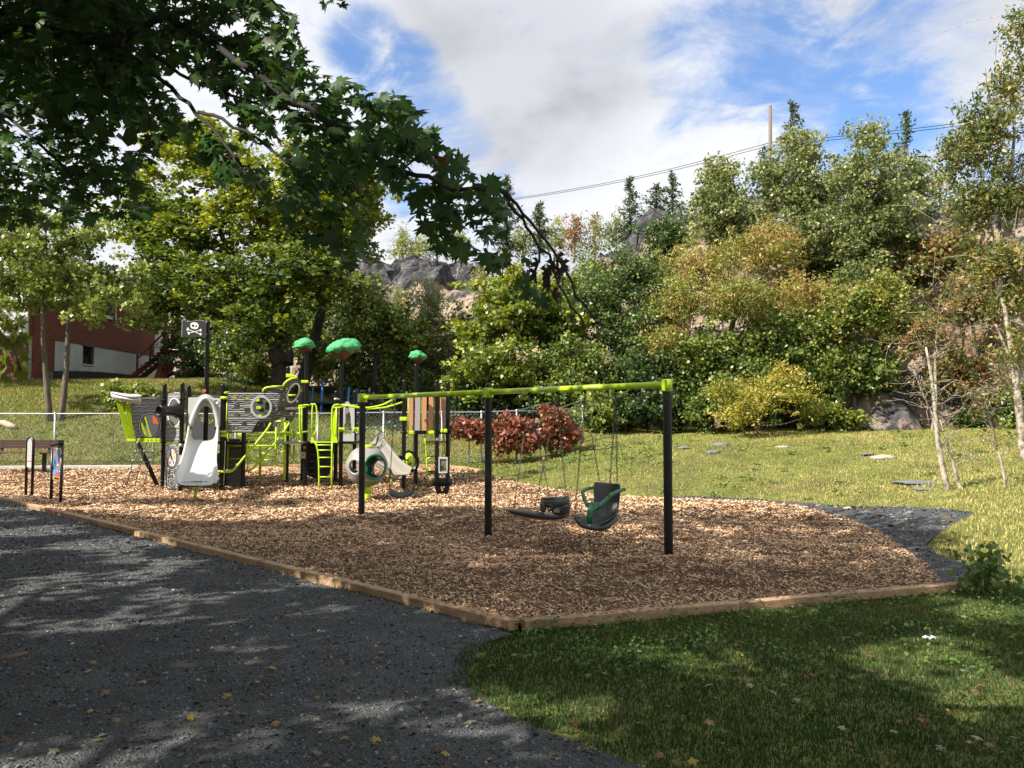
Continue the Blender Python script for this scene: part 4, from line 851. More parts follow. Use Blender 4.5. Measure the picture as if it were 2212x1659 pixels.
# ------------------------------------------------------------------ blue trampoline and grey shed behind the maple
def tramp():
    Y = 35; t = thing('trampoline', 'trampoline with blue enclosure poles and dark rim behind the fence', 'trampoline', g0(725, Y))
    M_BLUE = mat('blue_pole', (.02, .13, .42), .4)
    for px, pt, pb in ((676, 838, 890), (697, 823, 892), (754, 836, 890), (771, 840, 884)):
        mb = MB(); a = P(px - 4 if px < 760 else px, pb, Y); b_ = P(px, pt, Y); mb.tube([Vector((a.x, a.y, Hs(a.x, Y))), a, b_], .055 if px in (697, 754) else .03, 8); mb.build('pole', M_BLUE, t)
    c = P(722, 872, Y + 1.2); mb = MB(); pts = [(c.x + 1.35 * math.cos(a), c.y + 1.3 * math.sin(a), c.z) for a in np.linspace(0, 2 * math.pi, 25)]; mb.tube(pts, .07, 6); mb.build('rim', mat('rim_pad', (.01, .035, .07), .6), t)
    mb = MB(); mb.lathe(c, [(0, .0), (1.3, 0)], 24); mb.build('jump_mat', M_BLACK, t)
    s = thing('garden_shed', 'grey shed with vertical fence pickets seen through the trampoline', 'shed', g0(720, 40))
    a = P(664, 885, 41); d = P(766, 838, 41); mb = MB(); mb.box(((a.x + d.x) / 2, 41.8, (a.z + d.z) / 2), (d.x - a.x, 1.4, d.z - a.z)); mb.build('wall', mat('grey_shed_wall', (.10, .10, .10), .8, var=.1), s)
    mb = MB(); mb.box(((a.x + d.x) / 2, 41.8, d.z + .05), (d.x - a.x + .2, 1.7, .1)); mb.build('roof', mat('grey_shed_roof', (.16, .15, .14), .8), s)
    for i in range(9):
        px = 668 + i * 11; p = P(px, 886, 40.5); q = P(px, 852, 40.5); mb = MB(); mb.beam(p, q, .05, .03, (1, 0, 0)); mb.build('picket', M_GALV, s)
tramp()

# ------------------------------------------------------------------ utility pole and wires
def pole():
    Y = 58; a = P(1664, 480, Y); b_ = P(1664, 228, Y); t = thing('utility_pole', 'weathered wooden utility pole rising above the ridge trees', 'utility pole', a)
    mb = MB(); mb.tube([a, b_], [.15, .11], 10); mb.build('shaft', mat('weathered_pole', (.15, .125, .105), .85, var=.2, vscale=2, stretch=(4, 4, .5)), t)
    mb = MB(); mb.tube([P(1660, 322, Y), P(1668, 322, Y - .3)], .08, 8); mb.build('insulator', M_BLACK, t)
    w = thing('overhead_wires', 'pair of thin overhead wires crossing the sky past the pole', 'wires', b_)
    for dz in (0, -6):
        pts = []
        for i in range(41):
            u = i / 40; px = 1664 + (1050 - 1664) * u; Y_ = 58 + 20 * u; py = 314 + dz + (440 - 314) * u + 14 * math.sin(u * math.pi) * .9; pts.append(P(px, py - (dz * u * .6), Y_))
        mb = MB(); mb.tube(pts, .022, 4); mb.build('wire', M_BLACK, w)
        pts = []
        for i in range(21):
            u = i / 20; pts.append(P(1664 + 700 * u, 314 + dz - 86 * u + 8 * math.sin(u * math.pi), 58 - 6 * u))
        mb = MB(); mb.tube(pts, .022, 4); mb.build('wire', M_BLACK, w)
    for k in range(4):
        pts = [P(840 + 200 * u, 478 - k * 6 - (70 - 16 * k) * u, 80) for u in np.linspace(0, 1, 8)]; mb = MB(); mb.tube(pts, .02, 3); mb.build('wire', M_GALV, w)
pole()

# ------------------------------------------------------------------ chain link fence
def fence():
    pxs = [-230, -90, 120, 333, 510, 687, 829, 955, 1040, 1116, 1190, 1259]; Ys = [27.3] * 8 + [27.5, 27.8, 28.6, 29.6]
    pts = []
    for px, Y in zip(pxs, Ys):
        x = (px - 1106) / FPX * Y; pts.append(Vector((x, Y, Hs(x, Y))))
    t = thing('chain_link_fence', 'galvanised chain link fence running behind the play area', 'fence', pts[0])
    hh = [1.80] * 10 + [1.5, 1.25]
    M_W = mat('fence_wire', (.24, .26, .27), .5, metal=.4)
    for p, h in zip(pts, hh):
        mb = MB(); mb.tube([p - Vector((0, 0, .2)), p + Vector((0, 0, h))], .032, 8); mb.dome(p + Vector((0, 0, h)), .045, .05, 8); mb.build('post', M_GALV, t)
    mb = MB(); mb.tube([p + Vector((0, 0, h - .01)) for p, h in zip(pts, hh)], .021, 6); mb.build('top_rail', M_GALV, t)
    V = []; F = []
    for i in range(len(pts) - 1):
        a, b_ = pts[i], pts[i + 1]; L = (b_ - a).length; n = int(L / .125); h0, h1 = hh[i] - .02, hh[i + 1] - .02
        for sgn in (1, -1):
            for k in range(-18, n + 18):
                s0 = k * .125; s1 = s0 + sgn * 1.75
                lo = max(min(s0, s1), 0); hi = min(max(s0, s1), L)
                if hi - lo < .02: continue
                u0, u1 = (lo - s0) / (s1 - s0), (hi - s0) / (s1 - s0); P0 = a.lerp(b_, lo / L) + Vector((0, .0, .04 + u0 * (h0 + (h1 - h0) * lo / L - .04))); P1 = a.lerp(b_, hi / L) + Vector((0, 0, .04 + u1 * (h0 + (h1 - h0) * hi / L - .04)))
                d = (P1 - P0).normalized(); s_ = d.cross(Vector((0, 1, 0))).normalized() * .0017; w_ = Vector((0, .003, 0)); bidx = len(V)
                for q in (P0, P1): V += [q + s_ - w_, q - s_ - w_, q + w_]
                F += [(bidx, bidx + 1, bidx + 4, bidx + 3), (bidx + 1, bidx + 2, bidx + 5, bidx + 4), (bidx + 2, bidx, bidx + 3, bidx + 5)]
    for k in range(500):   # twisted ends above the rail
        u = k / 500 * (len(pts) - 1.001); i = int(u); q = pts[i].lerp(pts[i + 1], u - i) + Vector((0, 0, hh[i] - .02)); bidx = len(V); V += [q + Vector((-.006, 0, 0)), q + Vector((.006, 0, 0)), q + Vector((.03, 0, .05)), q + Vector((.02, 0, .05))]; F.append((bidx, bidx + 1, bidx + 2, bidx + 3))
    o = npmesh('wire_mesh', np.array([tuple(v) for v in V]), np.array(F), M_W, t); o['kind'] = 'stuff'
fence()
# ------------------------------------------------------------------ timbers round the bed
def timber(a, b, label, m, w=.125, h=.085, z=None, shrink=.006):
    a = Vector(a); b = Vector(b); d = (b - a).normalized(); a = a + d * shrink; b = b - d * shrink; s = Vector((-d.y, d.x, 0)).normalized()
    n = 8; prof = [(-.5, -.6), (-.5, .42), (-.44, .5), (.44, .5), (.5, .42), (.5, -.6)]; vs = []; k = len(prof)
    rng = np.random.default_rng(int(abs(a.x * 100)) + 3)
    for i in range(n + 1):
        p = a.lerp(b, i / n)
        for u, v in prof: vs.append(p + s * (u * w + rng.normal(0, .0012)) + Vector((0, 0, v * h + rng.normal(0, .0008))))
    mb = MB(); mb.add(vs, [(i * k + j, (i + 1) * k + j, (i + 1) * k + (j + 1) % k, i * k + (j + 1) % k) for i in range(n) for j in range(k)] + [tuple(range(k)), tuple(n * k + j for j in reversed(range(k)))])
    o = mb.build('landscape_timber', m); setp(o, label, 'timber', 'timbers edging the play area'); return o
up = lambda v, dz=.05: Vector((v[0], v[1], (v[2] if len(v) > 2 else 0) + dz))
J1 = GR(295, 1158); C_ = Vector(CORNER); J1 = C_ + (LEFT_END - C_) * ((J1 - C_).length / (LEFT_END - C_).length)
off = Vector((0, -.0, 0))
J0 = C_ + (J1 - C_) * .52
timber(up(C_), up(J0), 'long timber from the front corner leftwards along the gravel', M_WOODT)
timber(up(J0, .052), up(J1, .052), 'middle timber of the left gravel edge ending before the crooked joint', M_WOODT)
sd = Vector((-.75, .66, 0)).normalized()
J1b = J1 + Vector((-.05, .16, 0))
J2 = J1b + (LEFT_END - J1) * .55
timber(up(J1b, .05), up(J2, .05), 'timber beyond the crooked joint on the left gravel edge', M_WOODT)
timber(up(J2, .053), up(J1b + (LEFT_FAR - J1), .053), 'far timber at the left end of the gravel edge', M_WOODT)
K1 = GR(1590, 1318); Re = GR(2100, 1273); d = (Re - C_).normalized()
q = C_ + d * .08
timber(up(q), up(C_ + d * (K1 - C_).length, .05), 'timber from the front corner rightwards along the lawn', M_WOODT)
timber(up(C_ + d * (K1 - C_).length, .047), up(Re, .047), 'right hand timber of the lawn edge ending at the leafy plant', M_WOODT)
bk = [BACK[0], BACK[1], BACK[2], (BACK[2] + BACK[3]) / 2, BACK[3], (BACK[3] + BACK[4]) / 2, BACK[4], BACK[5], RIGHT_EDGE[0]]
labs = ['bleached white timber at the far left of the back edge', 'bleached white timber in front of the bench', 'brown back timber behind the rope ladder', 'brown back timber behind the slide', 'brown back timber under the yellow climber', 'brown back timber behind the grey pod', 'brown curving back timber below the hut', 'last brown back timber at the bend of the bed']
for i in range(8): timber(up(bk[i], .07), up(bk[i + 1], .07), labs[i], M_WOODW if i < 2 else M_WOODT, h=.14)

# ------------------------------------------------------------------ swing set
def chain(pts, name, parent, L=.042, r=.0042, w=.013, mat_=None):
    """interlinked oval links along a path, as one part"""
    pts = [Vector(p) for p in pts]; out = MB(); tot = sum((pts[i + 1] - pts[i]).length for i in range(len(pts) - 1)); n = int(tot / (L * .78)); acc = 0
    for k in range(n):
        s = (k + .5) / n * tot; i = 0
        while i < len(pts) - 2 and s > (pts[i + 1] - pts[i]).length: s -= (pts[i + 1] - pts[i]).length; i += 1
        d = (pts[i + 1] - pts[i]).normalized(); c = pts[i] + d * s; u = d.cross(Vector((0, 1, 0)));
        if u.length < .1: u = d.cross(Vector((1, 0, 0)))
        u.normalize(); v = d.cross(u); side = (u + v * .35).normalized() if k % 2 else (v - u * .35).normalized()
        loop = []
        for a in range(8):
            an = a * math.pi / 4 + math.pi / 8; loop.append(c + side * (w * math.cos(an)) + d * (L / 2 * math.sin(an)))
        loop.append(loop[0]); out.tube(loop, r, 4, False)
    return out.build(name, mat_ or M_CHAIN, parent)
SW = [Vector((2.21, 11.8, 0)), Vector((-.41, 14.36, 0)), Vector((-3.055, 16.93, 0))]
BH = 2.44
def swingset():
    t = thing('swing_set', 'three post swing frame with black posts and a lime green top beam', 'swing set', SW[1])
    d = (SW[2] - SW[0]).normalized()
    for i, p in enumerate(SW):
        mb = MB(); zg = mulchz(p.x, p.y); mb.tube([(p.x, p.y, float(zg) - .3), (p.x, p.y, BH + .10)], .0635, 20, False); mb.dome((p.x, p.y, BH + .10), .0635, .055, 20); o = mb.build('post', M_BLACK, t)
        mb = MB(); mb.tube([(p.x, p.y, BH - .10), (p.x, p.y, BH + .075)], .069, 20)
        for s in (-1, 1): 
            c = p + Vector((0, 0, BH - .01)); mb.box(c + Vector((d.y, -d.x, 0)) * .072 * s, (.05, .05, .16), Matrix.Rotation(math.atan2(d.y, d.x), 3, 'Z'))
        cl = mb.build('beam_clamp', M_LIME, t)
        for dz in (-.06, .05):
            mb = MB(); c = p + Vector((-.03, -.068, BH + dz)); mb.lathe(c, [(0, 0), (.009, 0), (.009, .012)], 8, rot=Matrix.Rotation(R(90), 3, 'X')); mb.build('bolt', M_GALV, cl)
    mb = MB(); s = d * .06
    mb.tube([SW[0] + s + Vector((0, 0, BH)), SW[1] - s + Vector((0, 0, BH))], .046, 16); mb.build('top_beam', M_LIME, t)
    mb = MB(); mb.tube([SW[1] + s + Vector((0, 0, BH)), SW[2] + d * .10 + Vector((0, 0, BH))], .046, 16); mb.build('top_beam', M_LIME, t)
    return t, d
st, sdn = swingset()
def bp(px):   # point on the beam under a photo column
    k = (px - 1106) / FPX; a = SW[0]; dd = SW[2] - SW[0]; u = (k * a.y - a.x) / (dd.x - k * dd.y); return a + dd * u + Vector((0, 0, BH - .05))
def hanger(px, parent):
    p = bp(px); mb = MB(); mb.box(p + Vector((0, 0, .0)), (.035, .035, .07)); mb.tube([p, p - Vector((0, 0, .07))], .012, 6); mb.build('hanger', M_GALV, parent); return p - Vector((0, 0, .07))
M_SEAT = mat('dark_moulded_plastic', (.035, .036, .038), .38, var=.12, vscale=5, bump=.1, bscale=150, dist=.002)
M_RUB = mat('black_rubber', (.012, .012, .013), .5)
z5 = lambda x, y: (1042.2 + x / 3.780, 795.4 + y / 3.780)
def sheet_solid(rows, th, close=False):
    """grid of points (rows x cols) -> thickened shell"""
    n = len(rows); m_ = len(rows[0]); V = [Vector(p) for r_ in rows for p in r_]
    nr = [Vector() for _ in V]
    idx = lambda i, j: i * m_ + j
    fs = [(idx(i, j), idx(i, j + 1), idx(i + 1, j + 1), idx(i + 1, j)) for i in range(n - 1) for j in range(m_ - 1)]
    for f in fs:
        nn = (V[f[1]] - V[f[0]]).cross(V[f[3]] - V[f[0]])
        for i in f: nr[i] += nn
    nr = [x.normalized() if x.length > 0 else Vector((0, 0, 1)) for x in nr]
    N_ = len(V); V2 = [V[i] - nr[i] * th for i in range(N_)]
    border = [idx(0, j) for j in range(m_)] + [idx(i, m_ - 1) for i in range(1, n)] + [idx(n - 1, j) for j in range(m_ - 2, -1, -1)] + [idx(i, 0) for i in range(n - 2, 0, -1)]
    sd_ = [(border[k], border[k] + N_, border[(k + 1) % len(border)] + N_, border[(k + 1) % len(border)]) for k in range(len(border))]
    return V + V2, fs + [tuple(i + N_ for i in reversed(f)) for f in fs] + sd_
def addsub(o, lv=2, bev=None):
    m = o.modifiers.new('sub', 'SUBSURF'); m.levels = lv; m.render_levels = lv; return o
# inclusive chair swing with green harness
def chair_swing():
    b0 = bp(1365); Y = 12.62; t = thing('chair_swing', 'large grey moulded chair swing with dark green pull down harness', 'swing', P(1300, 1140, Y))
    Q = lambda x, y, dy=0: P(*z5(x, y), Y + dy)
    rows = []   # back from top to bottom then seat to the front lip; cols left to right
    prof = [ (905, 1130, 925, 945, .22, .0), (900, 1135, 1010, 1000, .20, .02), (905, 1125, 1100, 1095, .16, .05), (905, 1112, 1180, 1180, .10, .07), (900, 1105, 1235, 1235, -.02, .05), (860, 1090, 1262, 1262, -.16, .05), (800, 1050, 1285, 1290, -.32, .05), (775, 1010, 1300, 1310, -.42, .03), (770, 990, 1305, 1318, -.46, 0)]
    for xl, xr, yl, yr, dy, dip in prof:
        r_ = []
        for j in range(7):
            u = j / 6; edge = abs(u - .5) * 2; x = xl + (xr - xl) * u; y = yl + (yr - yl) * u; lift = (edge ** 3) * (30 if dy < .08 else 6); bw = -(edge ** 2) * .07 * (1 if dy > .08 else 0)
            r_.append(Q(x, y - lift * (1.8 if dy < .05 else 1), dy + bw))
        rows.append(r_)
    mb = MB(); v, f = sheet_solid(rows, .03); mb.add(v, f, True); addsub(mb.build('seat_shell', M_SEAT, t), 2)
    # rolled side wings of the seat
    mb = MB(); mb.tube([Q(752, 1195, -.36), Q(765, 1240, -.40), Q(800, 1285, -.44), Q(880, 1305, -.46), Q(960, 1312, -.44), Q(1030, 1290, -.36), Q(1085, 1240, -.2), Q(1108, 1190, -.05)], [.022, .03, .035, .04, .045, .045, .04, .022], 8); addsub(mb.build('rim', M_SEAT, t), 1)
    mb = MB(); v, f = sheet_solid([[Q(752, 1190, -.36), Q(790, 1230, -.2), Q(905, 1215, .08)], [Q(762, 1240, -.4), Q(810, 1262, -.25), Q(905, 1245, .02)], [Q(800, 1290, -.44), Q(850, 1290, -.3), Q(900, 1270, -.1)]], .03); mb.add(v, f, True); addsub(mb.build('left_side', M_SEAT, t), 2)
    mb = MB(); v, f = sheet_solid([[Q(1112, 1165, .06), Q(1085, 1205, -.1), Q(1030, 1235, -.3)], [Q(1108, 1215, .02), Q(1080, 1262, -.16), Q(1000, 1285, -.38)], [Q(1060, 1270, -.1), Q(1030, 1300, -.26), Q(985, 1320, -.42)]], .03); mb.add(v, f, True); addsub(mb.build('right_side', M_SEAT, t), 2)
    # harness
    h = MB()
    h.tube([Q(900, 975, .1), Q(850, 985, -.05), Q(818, 1005, -.16), Q(825, 1050, -.24), Q(850, 1110, -.32), Q(885, 1140, -.36)], [.022, .026, .028, .028, .030, .034], 10)
    h.tube([Q(1160, 990, .02), Q(1110, 1005, -.12), Q(1050, 1035, -.22), Q(1000, 1085, -.30), Q(960, 1125, -.36), Q(915, 1145, -.38)], [.026, .028, .030, .032, .036, .038], 10)
    h.tube([Q(855, 1105, -.33), Q(915, 1110, -.35), Q(975, 1105, -.33)], .022, 8)
    h.tube([Q(900, 1120, -.37), Q(875, 1160, -.40), Q(868, 1210, -.42), Q(872, 1265, -.42)], [.05, .036, .034, .030], 10)
    h.tube([Q(935, 1120, -.37), Q(895, 1160, -.40), Q(885, 1210, -.42), Q(882, 1270, -.42)], [.045, .034, .030, .026], 10)
    h.build('harness', M_GREENP, t)
    mb = MB(); mb.tube([Q(856, 1285, -.46), Q(885, 1288, -.46)], .014, 8); mb.build('buckle', M_GALV, t)
    for (px0, a, dy) in ((838, (755, 1190), -.38), (838, (955, 918), .22), (1090, (1022, 1215), -.3), (1090, (1100, 925), .2)):
        top = hanger(z5(px0, 0)[0], t); mid = Q(835 if px0 == 838 else (1035 if dy < 0 else 1095), 655, 0); mid.y = top.y + (Y - top.y) * .55
        e = Q(a[0], a[1], dy)
        chain([top, top.lerp(e, .62) + Vector((0, 0, 0)), e], 'chain', t)
    c0 = Q(832, 650, 0); c1 = Q(1098, 640, 0); chain([c0, c0.lerp(c1, .25) - Vector((0, 0, .03)), c0.lerp(c1, .5) - Vector((0, 0, .04)), c0.lerp(c1, .75) - Vector((0, 0, .02)), c1], 'cross_chain', t)
chair_swing()
def bay_swing():
    Y = 13.35; t = thing('generation_swing', 'grey platform swing joining a flat seat and a toddler bucket', 'swing', P(1164, 1120, Y))
    Q = lambda x, y, dy=0: P(*z5(x, y), Y + dy)
    # flat tray: tapered hull
    mb = MB(); rows = []
    secs = [(205, 1148, 1170, .10), (215, 1146, 1186, .14), (280, 1150, 1205, .17), (350, 1156, 1222, .18), (420, 1160, 1234, .18), (470, 1175, 1238, .16), (530, 1190, 1242, .17), (600, 1196, 1241, .18), (660, 1190, 1234, .18), (700, 1160, 1215, .14)]
    k = 10; vs = []
    for x, yt, yb, w in secs:
        for j in range(k):
            a = 2 * math.pi * j / k; yy = (yt + yb) / 2 - math.sin(a) * (yb - yt) / 2; vs.append(Q(x, yy, math.cos(a) * w * (1 if abs(math.sin(a)) < .9 else .75)))
    n = len(secs); mb.add(vs, [(i * k + j, i * k + (j + 1) % k, (i + 1) * k + (j + 1) % k, (i + 1) * k + j) for i in range(n - 1) for j in range(k)] + [tuple(reversed(range(k))), tuple((n - 1) * k + j for j in range(k))], True)
    addsub(mb.build('platform', M_SEAT, t), 1)
    # bucket shell ring
    cx, cz = 592, 0; rows = []; ns = 20
    for (yf, yback, rx, ry) in ((1058, 1045, 118, .16), (1085, 1075, 124, .175), (1120, 1105, 118, .17)):
        r_ = []
        for j in range(ns + 1):
            a = 2 * math.pi * j / ns; fr = -math.sin(a); y = (yf if fr > 0 else yback) + 8 * math.cos(a) * -1 + (22 * max(0, fr)); r_.append(Q(cx + rx * math.cos(a), y, ry * math.sin(a)))
        rows.append(r_)
    mb = MB(); v, f = sheet_solid(rows, -.028); mb.add(v, f, True); addsub(mb.build('bucket_rim', M_SEAT, t), 1)
    # right back of bucket and the front arms with the leg openings
    mb = MB(); rows = [[Q(640, 1120, -.16), Q(690, 1110, -.12), Q(716, 1100, 0), Q(700, 1095, .12), Q(640, 1095, .17), Q(560, 1095, .17)], [Q(625, 1150, -.165), Q(690, 1150, -.13), Q(712, 1150, 0), Q(700, 1150, .12), Q(640, 1150, .17), Q(560, 1150, .17)], [Q(560, 1205, -.17), Q(680, 1205, -.13), Q(702, 1205, 0), Q(690, 1200, .12), Q(640, 1200, .17), Q(560, 1200, .17)]]
    v, f = sheet_solid(rows, .028); mb.add(v, f, True); addsub(mb.build('bucket_back', M_SEAT, t), 1)
    mb = MB(); mb.tube([Q(480, 1095, -.1), Q(500, 1140, -.12), Q(498, 1185, -.12)], [.05, .045, .05], 8); addsub(mb.build('front_arm', M_SEAT, t), 1); mb = MB(); mb.tube([Q(478, 1095, .1), Q(500, 1140, .12), Q(498, 1185, .12)], [.05, .045, .05], 8); addsub(mb.build('front_arm', M_SEAT, t), 1); mb = MB(); mb.tube([Q(530, 1110, -.17), Q(590, 1130, -.18), Q(530, 1175, -.18)], [.03, .03, .03], 8); addsub(mb.build('front_arm', M_SEAT, t), 1)
    mb = MB(); c = Q(605, 1165, -.20); mb.box(c, (.09, .02, .05)); mb.build('label_plate', M_GREYP, t)
    for px0, a, dy in ((380, (258, 1140), -.12), (380, (546, 1046), .1), (612, (425, 1155), -.14), (612, (682, 1052), .0)):
        top = hanger(z5(px0, 0)[0], t); e = Q(a[0], a[1], dy); chain([top, top.lerp(e, .5), e], 'chain', t)
bay_swing()
def belt_swing():
    Y = 15.95; t = thing('belt_swing', 'black flexible belt swing hanging in the far bay', 'swing', P(867, 1062, Y))
    a = P(*zs(775, 1420), Y - .1); b_ = P(*zs(1190, 1420), Y + .1); rows = []
    for dy in (-.09, 0, .09): rows.append([a.lerp(b_, u) + Vector((0, dy + .05 * u, dy * .5 - .085 * math.sin(u * math.pi) - (.012 if dy == 0 else 0))) for u in np.linspace(0, 1, 10)])
    mb = MB(); v, f = sheet_solid(rows, -.012); mb.add(v, f, True); mb.build('seat', M_RUB, t)
    for e, px in ((a, 853), (b_, 894)):
        top = hanger(px, t); tri = e.lerp(top, .09); mb = MB(); mb.tube([e + Vector((0, -.07, 0)), tri, e + Vector((0, .07, 0))], .006, 5); mb.build('triangle_link', M_CHAIN, t); chain([top, tri], 'chain', t)
zs = lambda x, y: (740.5 + x / 7.755, 877.7 + y / 7.755)
belt_swing()
def bucket_swing():
    Y = 15.0; t = thing('bucket_swing', 'black rubber toddler bucket swing with leg opening', 'swing', P(955, 1050, Y))
    Q = lambda x, y, dy=0: P(*zs(x, y), Y + dy); ns = 20
    def ring(y, rx, ry, cx=1665): return [Q(cx + rx * math.cos(2 * math.pi * j / ns), y - 6 * math.sin(2 * math.pi * j / ns), ry * math.sin(2 * math.pi * j / ns)) for j in range(ns + 1)]
    mb = MB(); v, f = sheet_solid([ring(1208, 146, .11), ring(1260, 145, .12), ring(1335, 138, .125)], .022); mb.add(v, f, True); mb.build('seat_band', M_RUB, t)
    mb = MB()
    for dy in (-.12,):
        outer = [zs(1545, 1320), zs(1790, 1320), zs(1785, 1390), zs(1760, 1440), zs(1715, 1462), zs(1610, 1462), zs(1565, 1440), zs(1545, 1385)]
        hole = [zs(1630, 1345), zs(1704, 1345), zs(1690, 1385), zs(1664, 1428), zs(1640, 1385)]
        mb.plate(outer, [hole], lambda px: Y - .13, .03)
    mb.build('front_panel', M_RUB, t)
    mb = MB(); mb.plate([zs(1550, 1325), zs(1785, 1325), zs(1780, 1400), zs(1710, 1455), zs(1620, 1455), zs(1555, 1400)], [[zs(1605, 1335), zs(1660, 1345), zs(1725, 1335), zs(1715, 1400), zs(1664, 1450), zs(1615, 1400)]], lambda px: Y + .10, .03); mb.build('back_panel', M_RUB, t)
    mb = MB(); mb.tube([Q(1575, 1440, -.12), Q(1600, 1462, 0), Q(1600, 1455, .1)], .02, 6); mb.tube([Q(1755, 1440, -.12), Q(1730, 1462, 0), Q(1720, 1455, .1)], .02, 6); mb.build('bottom_strap', M_RUB, t)
    mb = MB(); mb.box(Q(1745, 1235, -.14), (.06, .01, .08)); mb.box(Q(1575, 1235, -.14), (.06, .01, .08)); mb.build('chain_clamp', M_RUB, t)
    for px, ex in ((971, 1575), (1021, 1765)):
        px = (1300 + (845 if ex < 1700 else 1018) / 2.0733) / 1.8228
        top = hanger(px, t); j = Q(ex, 1030, 0); j.y = Y; chain([top, j], 'chain', t)
        mb = MB(); mb.tube([Q(ex - 38, 1215, -.02), j, Q(ex + 38, 1215, .02)], .006, 5); mb.build('hanger_strap', M_CHAIN, t)
bucket_swing()
# ------------------------------------------------------------------ pirate ship play structure
z1 = lambda x, y: (219.4 + x / 5.04, 768.1 + y / 5.04)
z2 = lambda x, y: (466.3 + x / 5.04, 768.1 + y / 5.04)
z3 = lambda x, y: (713.2 + x / 3.779, 685.8 + y / 3.779)
zl = lambda x, y: (630.9 + x / 6.046, 795.5 + y / 6.046)
zt = lambda x, y: (548.6 + x / 10.08, 795.5 + y / 10.08)
zf = lambda x, y: (356.6 + x / 10.08, 658.3 + y / 10.08)
zp = lambda x, y: (x / 6.72, 877.8 + y / 6.72)
zq = lambda x, y: (329.2 + x / 6.72, 795.5 + y / 6.72)
GM = lambda px, py: groundhit(px, py, lambda x, y: float(mulchz(x, y)), 2.0, 60)
PS = thing('playground_structure', 'pirate ship play structure with lime climbers, slides, flag and board hut', 'play structure', GM(560, 1052))
def bolt_caps(parent, pts, r=.014):
    mb = MB()
    for p in pts: mb.lathe(p, [(0, -.01), (r * .7, -.009), (r, 0), (r, .006)], 8, rot=Matrix.Rotation(R(90), 3, 'X'))
    return mb.build('bolt', M_GALV, parent)
POSTS = {}
def spost(key, pxb, pyb, pyt, r=.057, Y=None):
    g = GM(pxb, pyb) if Y is None else Vector(((pxb - 1106) / FPX * Y, Y, float(mulchz(0, Y))))
    top = P(pxb, pyt, g.y).z; mb = MB(); mb.tube([(g.x, g.y, g.z - .25), (g.x, g.y, top - .04)], r, 14, False); mb.dome((g.x, g.y, top - .04), r, .05, 14); o = mb.build('post', M_BLACK, PS)
    POSTS[key] = (Vector((g.x, g.y, top)), o); return g.y
def collar(key, py, w=.022, h=.05, m=None, name='collar'):
    v, o = POSTS[key]; px = project(v.x, v.y, 1.0)[0]; z = P(px, py, v.y).z; mb = MB(); mb.tube([(v.x, v.y, z - h / 2), (v.x, v.y, z + h / 2)], .058 + w, 14); mb.box((v.x, v.y - .075, z), (.03, .03, .03)); mb.box((v.x + .08, v.y, z), (.03, .05, .035)); return mb.build(name, m or M_BLACK, o)
YA = spost('A', 351, 1051.7, 828.5); YB = spost('B', 389.5, 1061.5, 826.5); YE = spost('E', 477.5, 1058.7, 829.5); YF = spost('F', 524.5, 1053.7, 834.5)
spost('C', 404, 1047, 832.5); YD = spost('D', 442, 1047, 692, r=.062); spost('E2', 484, 1049, 833.5); spost('G', 619, 1042, 792); YH = spost('H', 658.8, 1049.7, 757); spost('H2', 653, 1038.5, 839.5)
spost('I', 724.5, 1040, 844); YJ = spost('J', 735.5, 1048.5, 779); spost('K', 765, 1036, 843.4); YL = spost('L', 871.8, 1054.8, 820.6); YM = spost('M', 898, 1044, 786); YN = spost('N', 943.5, 1050, 820.6); YO = spost('O', 967, 1044, 824.6)
for k, ys in {'A': (865, 955, 975, 1040), 'B': (862, 954, 1050), 'E': (862, 955, 1048), 'F': (955,), 'H': (875, 960), 'H2': (875,), 'I': (955,), 'J': (875, 955), 'L': (934,), 'N': (933, 998, 1010), 'O': (933,), 'K': (955,)}.items():
    for y in ys: collar(k, y)
for k, y in (('B', 962), ('N', 949), ('I', 862)): collar(k, y, .004, .09 if k != 'I' else .06, M_WHITE, 'white_band')
def wave_lines(name, outer, holes, Yf, y0, y1, step, parent, m, slope=0.0, amp=1.0, thick=(.42, .22), seed=0, pattern=3, tilt=0.0):
    rng = np.random.default_rng(seed); V = []; F = []; y = y0; i = 0; xs_ = [p[0] for p in outer]; x0, x1 = min(xs_), max(xs_)
    while y < y1:
        straight = (i % pattern == 0); hw = thick[0] if straight else thick[1]; ph = rng.uniform(0, 6); k = rng.uniform(.18, .4); a = 0 if straight else amp * rng.uniform(.6, 1.3)
        xx = np.arange(x0, x1, .7); yy = y + slope * (xx - x0) + a * np.sin(xx * k + ph) + a * .5 * np.sin(xx * k * 2.3 + ph * 2)
        ok = inpoly(xx, yy, outer) & (dist_poly(xx, yy, outer, True) > .7)
        for h in holes: ok &= ~(inpoly(xx, yy, h)) & (dist_poly(xx, yy, h, True) > .8)
        for j in range(len(xx) - 1):
            if ok[j] and ok[j + 1]:
                b = len(V); V += [P(xx[j], yy[j] - hw, Yf(xx[j]) - .006), P(xx[j + 1], yy[j + 1] - hw, Yf(xx[j + 1]) - .006), P(xx[j + 1], yy[j + 1] + hw, Yf(xx[j + 1]) - .006), P(xx[j], yy[j] + hw, Yf(xx[j]) - .006)]; F.append((b, b + 3, b + 2, b + 1))
        y += step * rng.uniform(.85, 1.15); i += 1
    if F: o = npmesh(name, np.array([tuple(v) for v in V]), np.array(F), m, parent); o['kind'] = 'stuff'; return o
def ellp(cx, cy, rx, ry, n=28, tilt=0): return [(cx + rx * math.cos(a) * math.cos(tilt) - ry * math.sin(a) * math.sin(tilt), cy + rx * math.cos(a) * math.sin(tilt) + ry * math.sin(a) * math.cos(tilt)) for a in np.linspace(0, 2 * math.pi, n, endpoint=False)]
def Z(f, pts): return [f(*p) for p in pts]
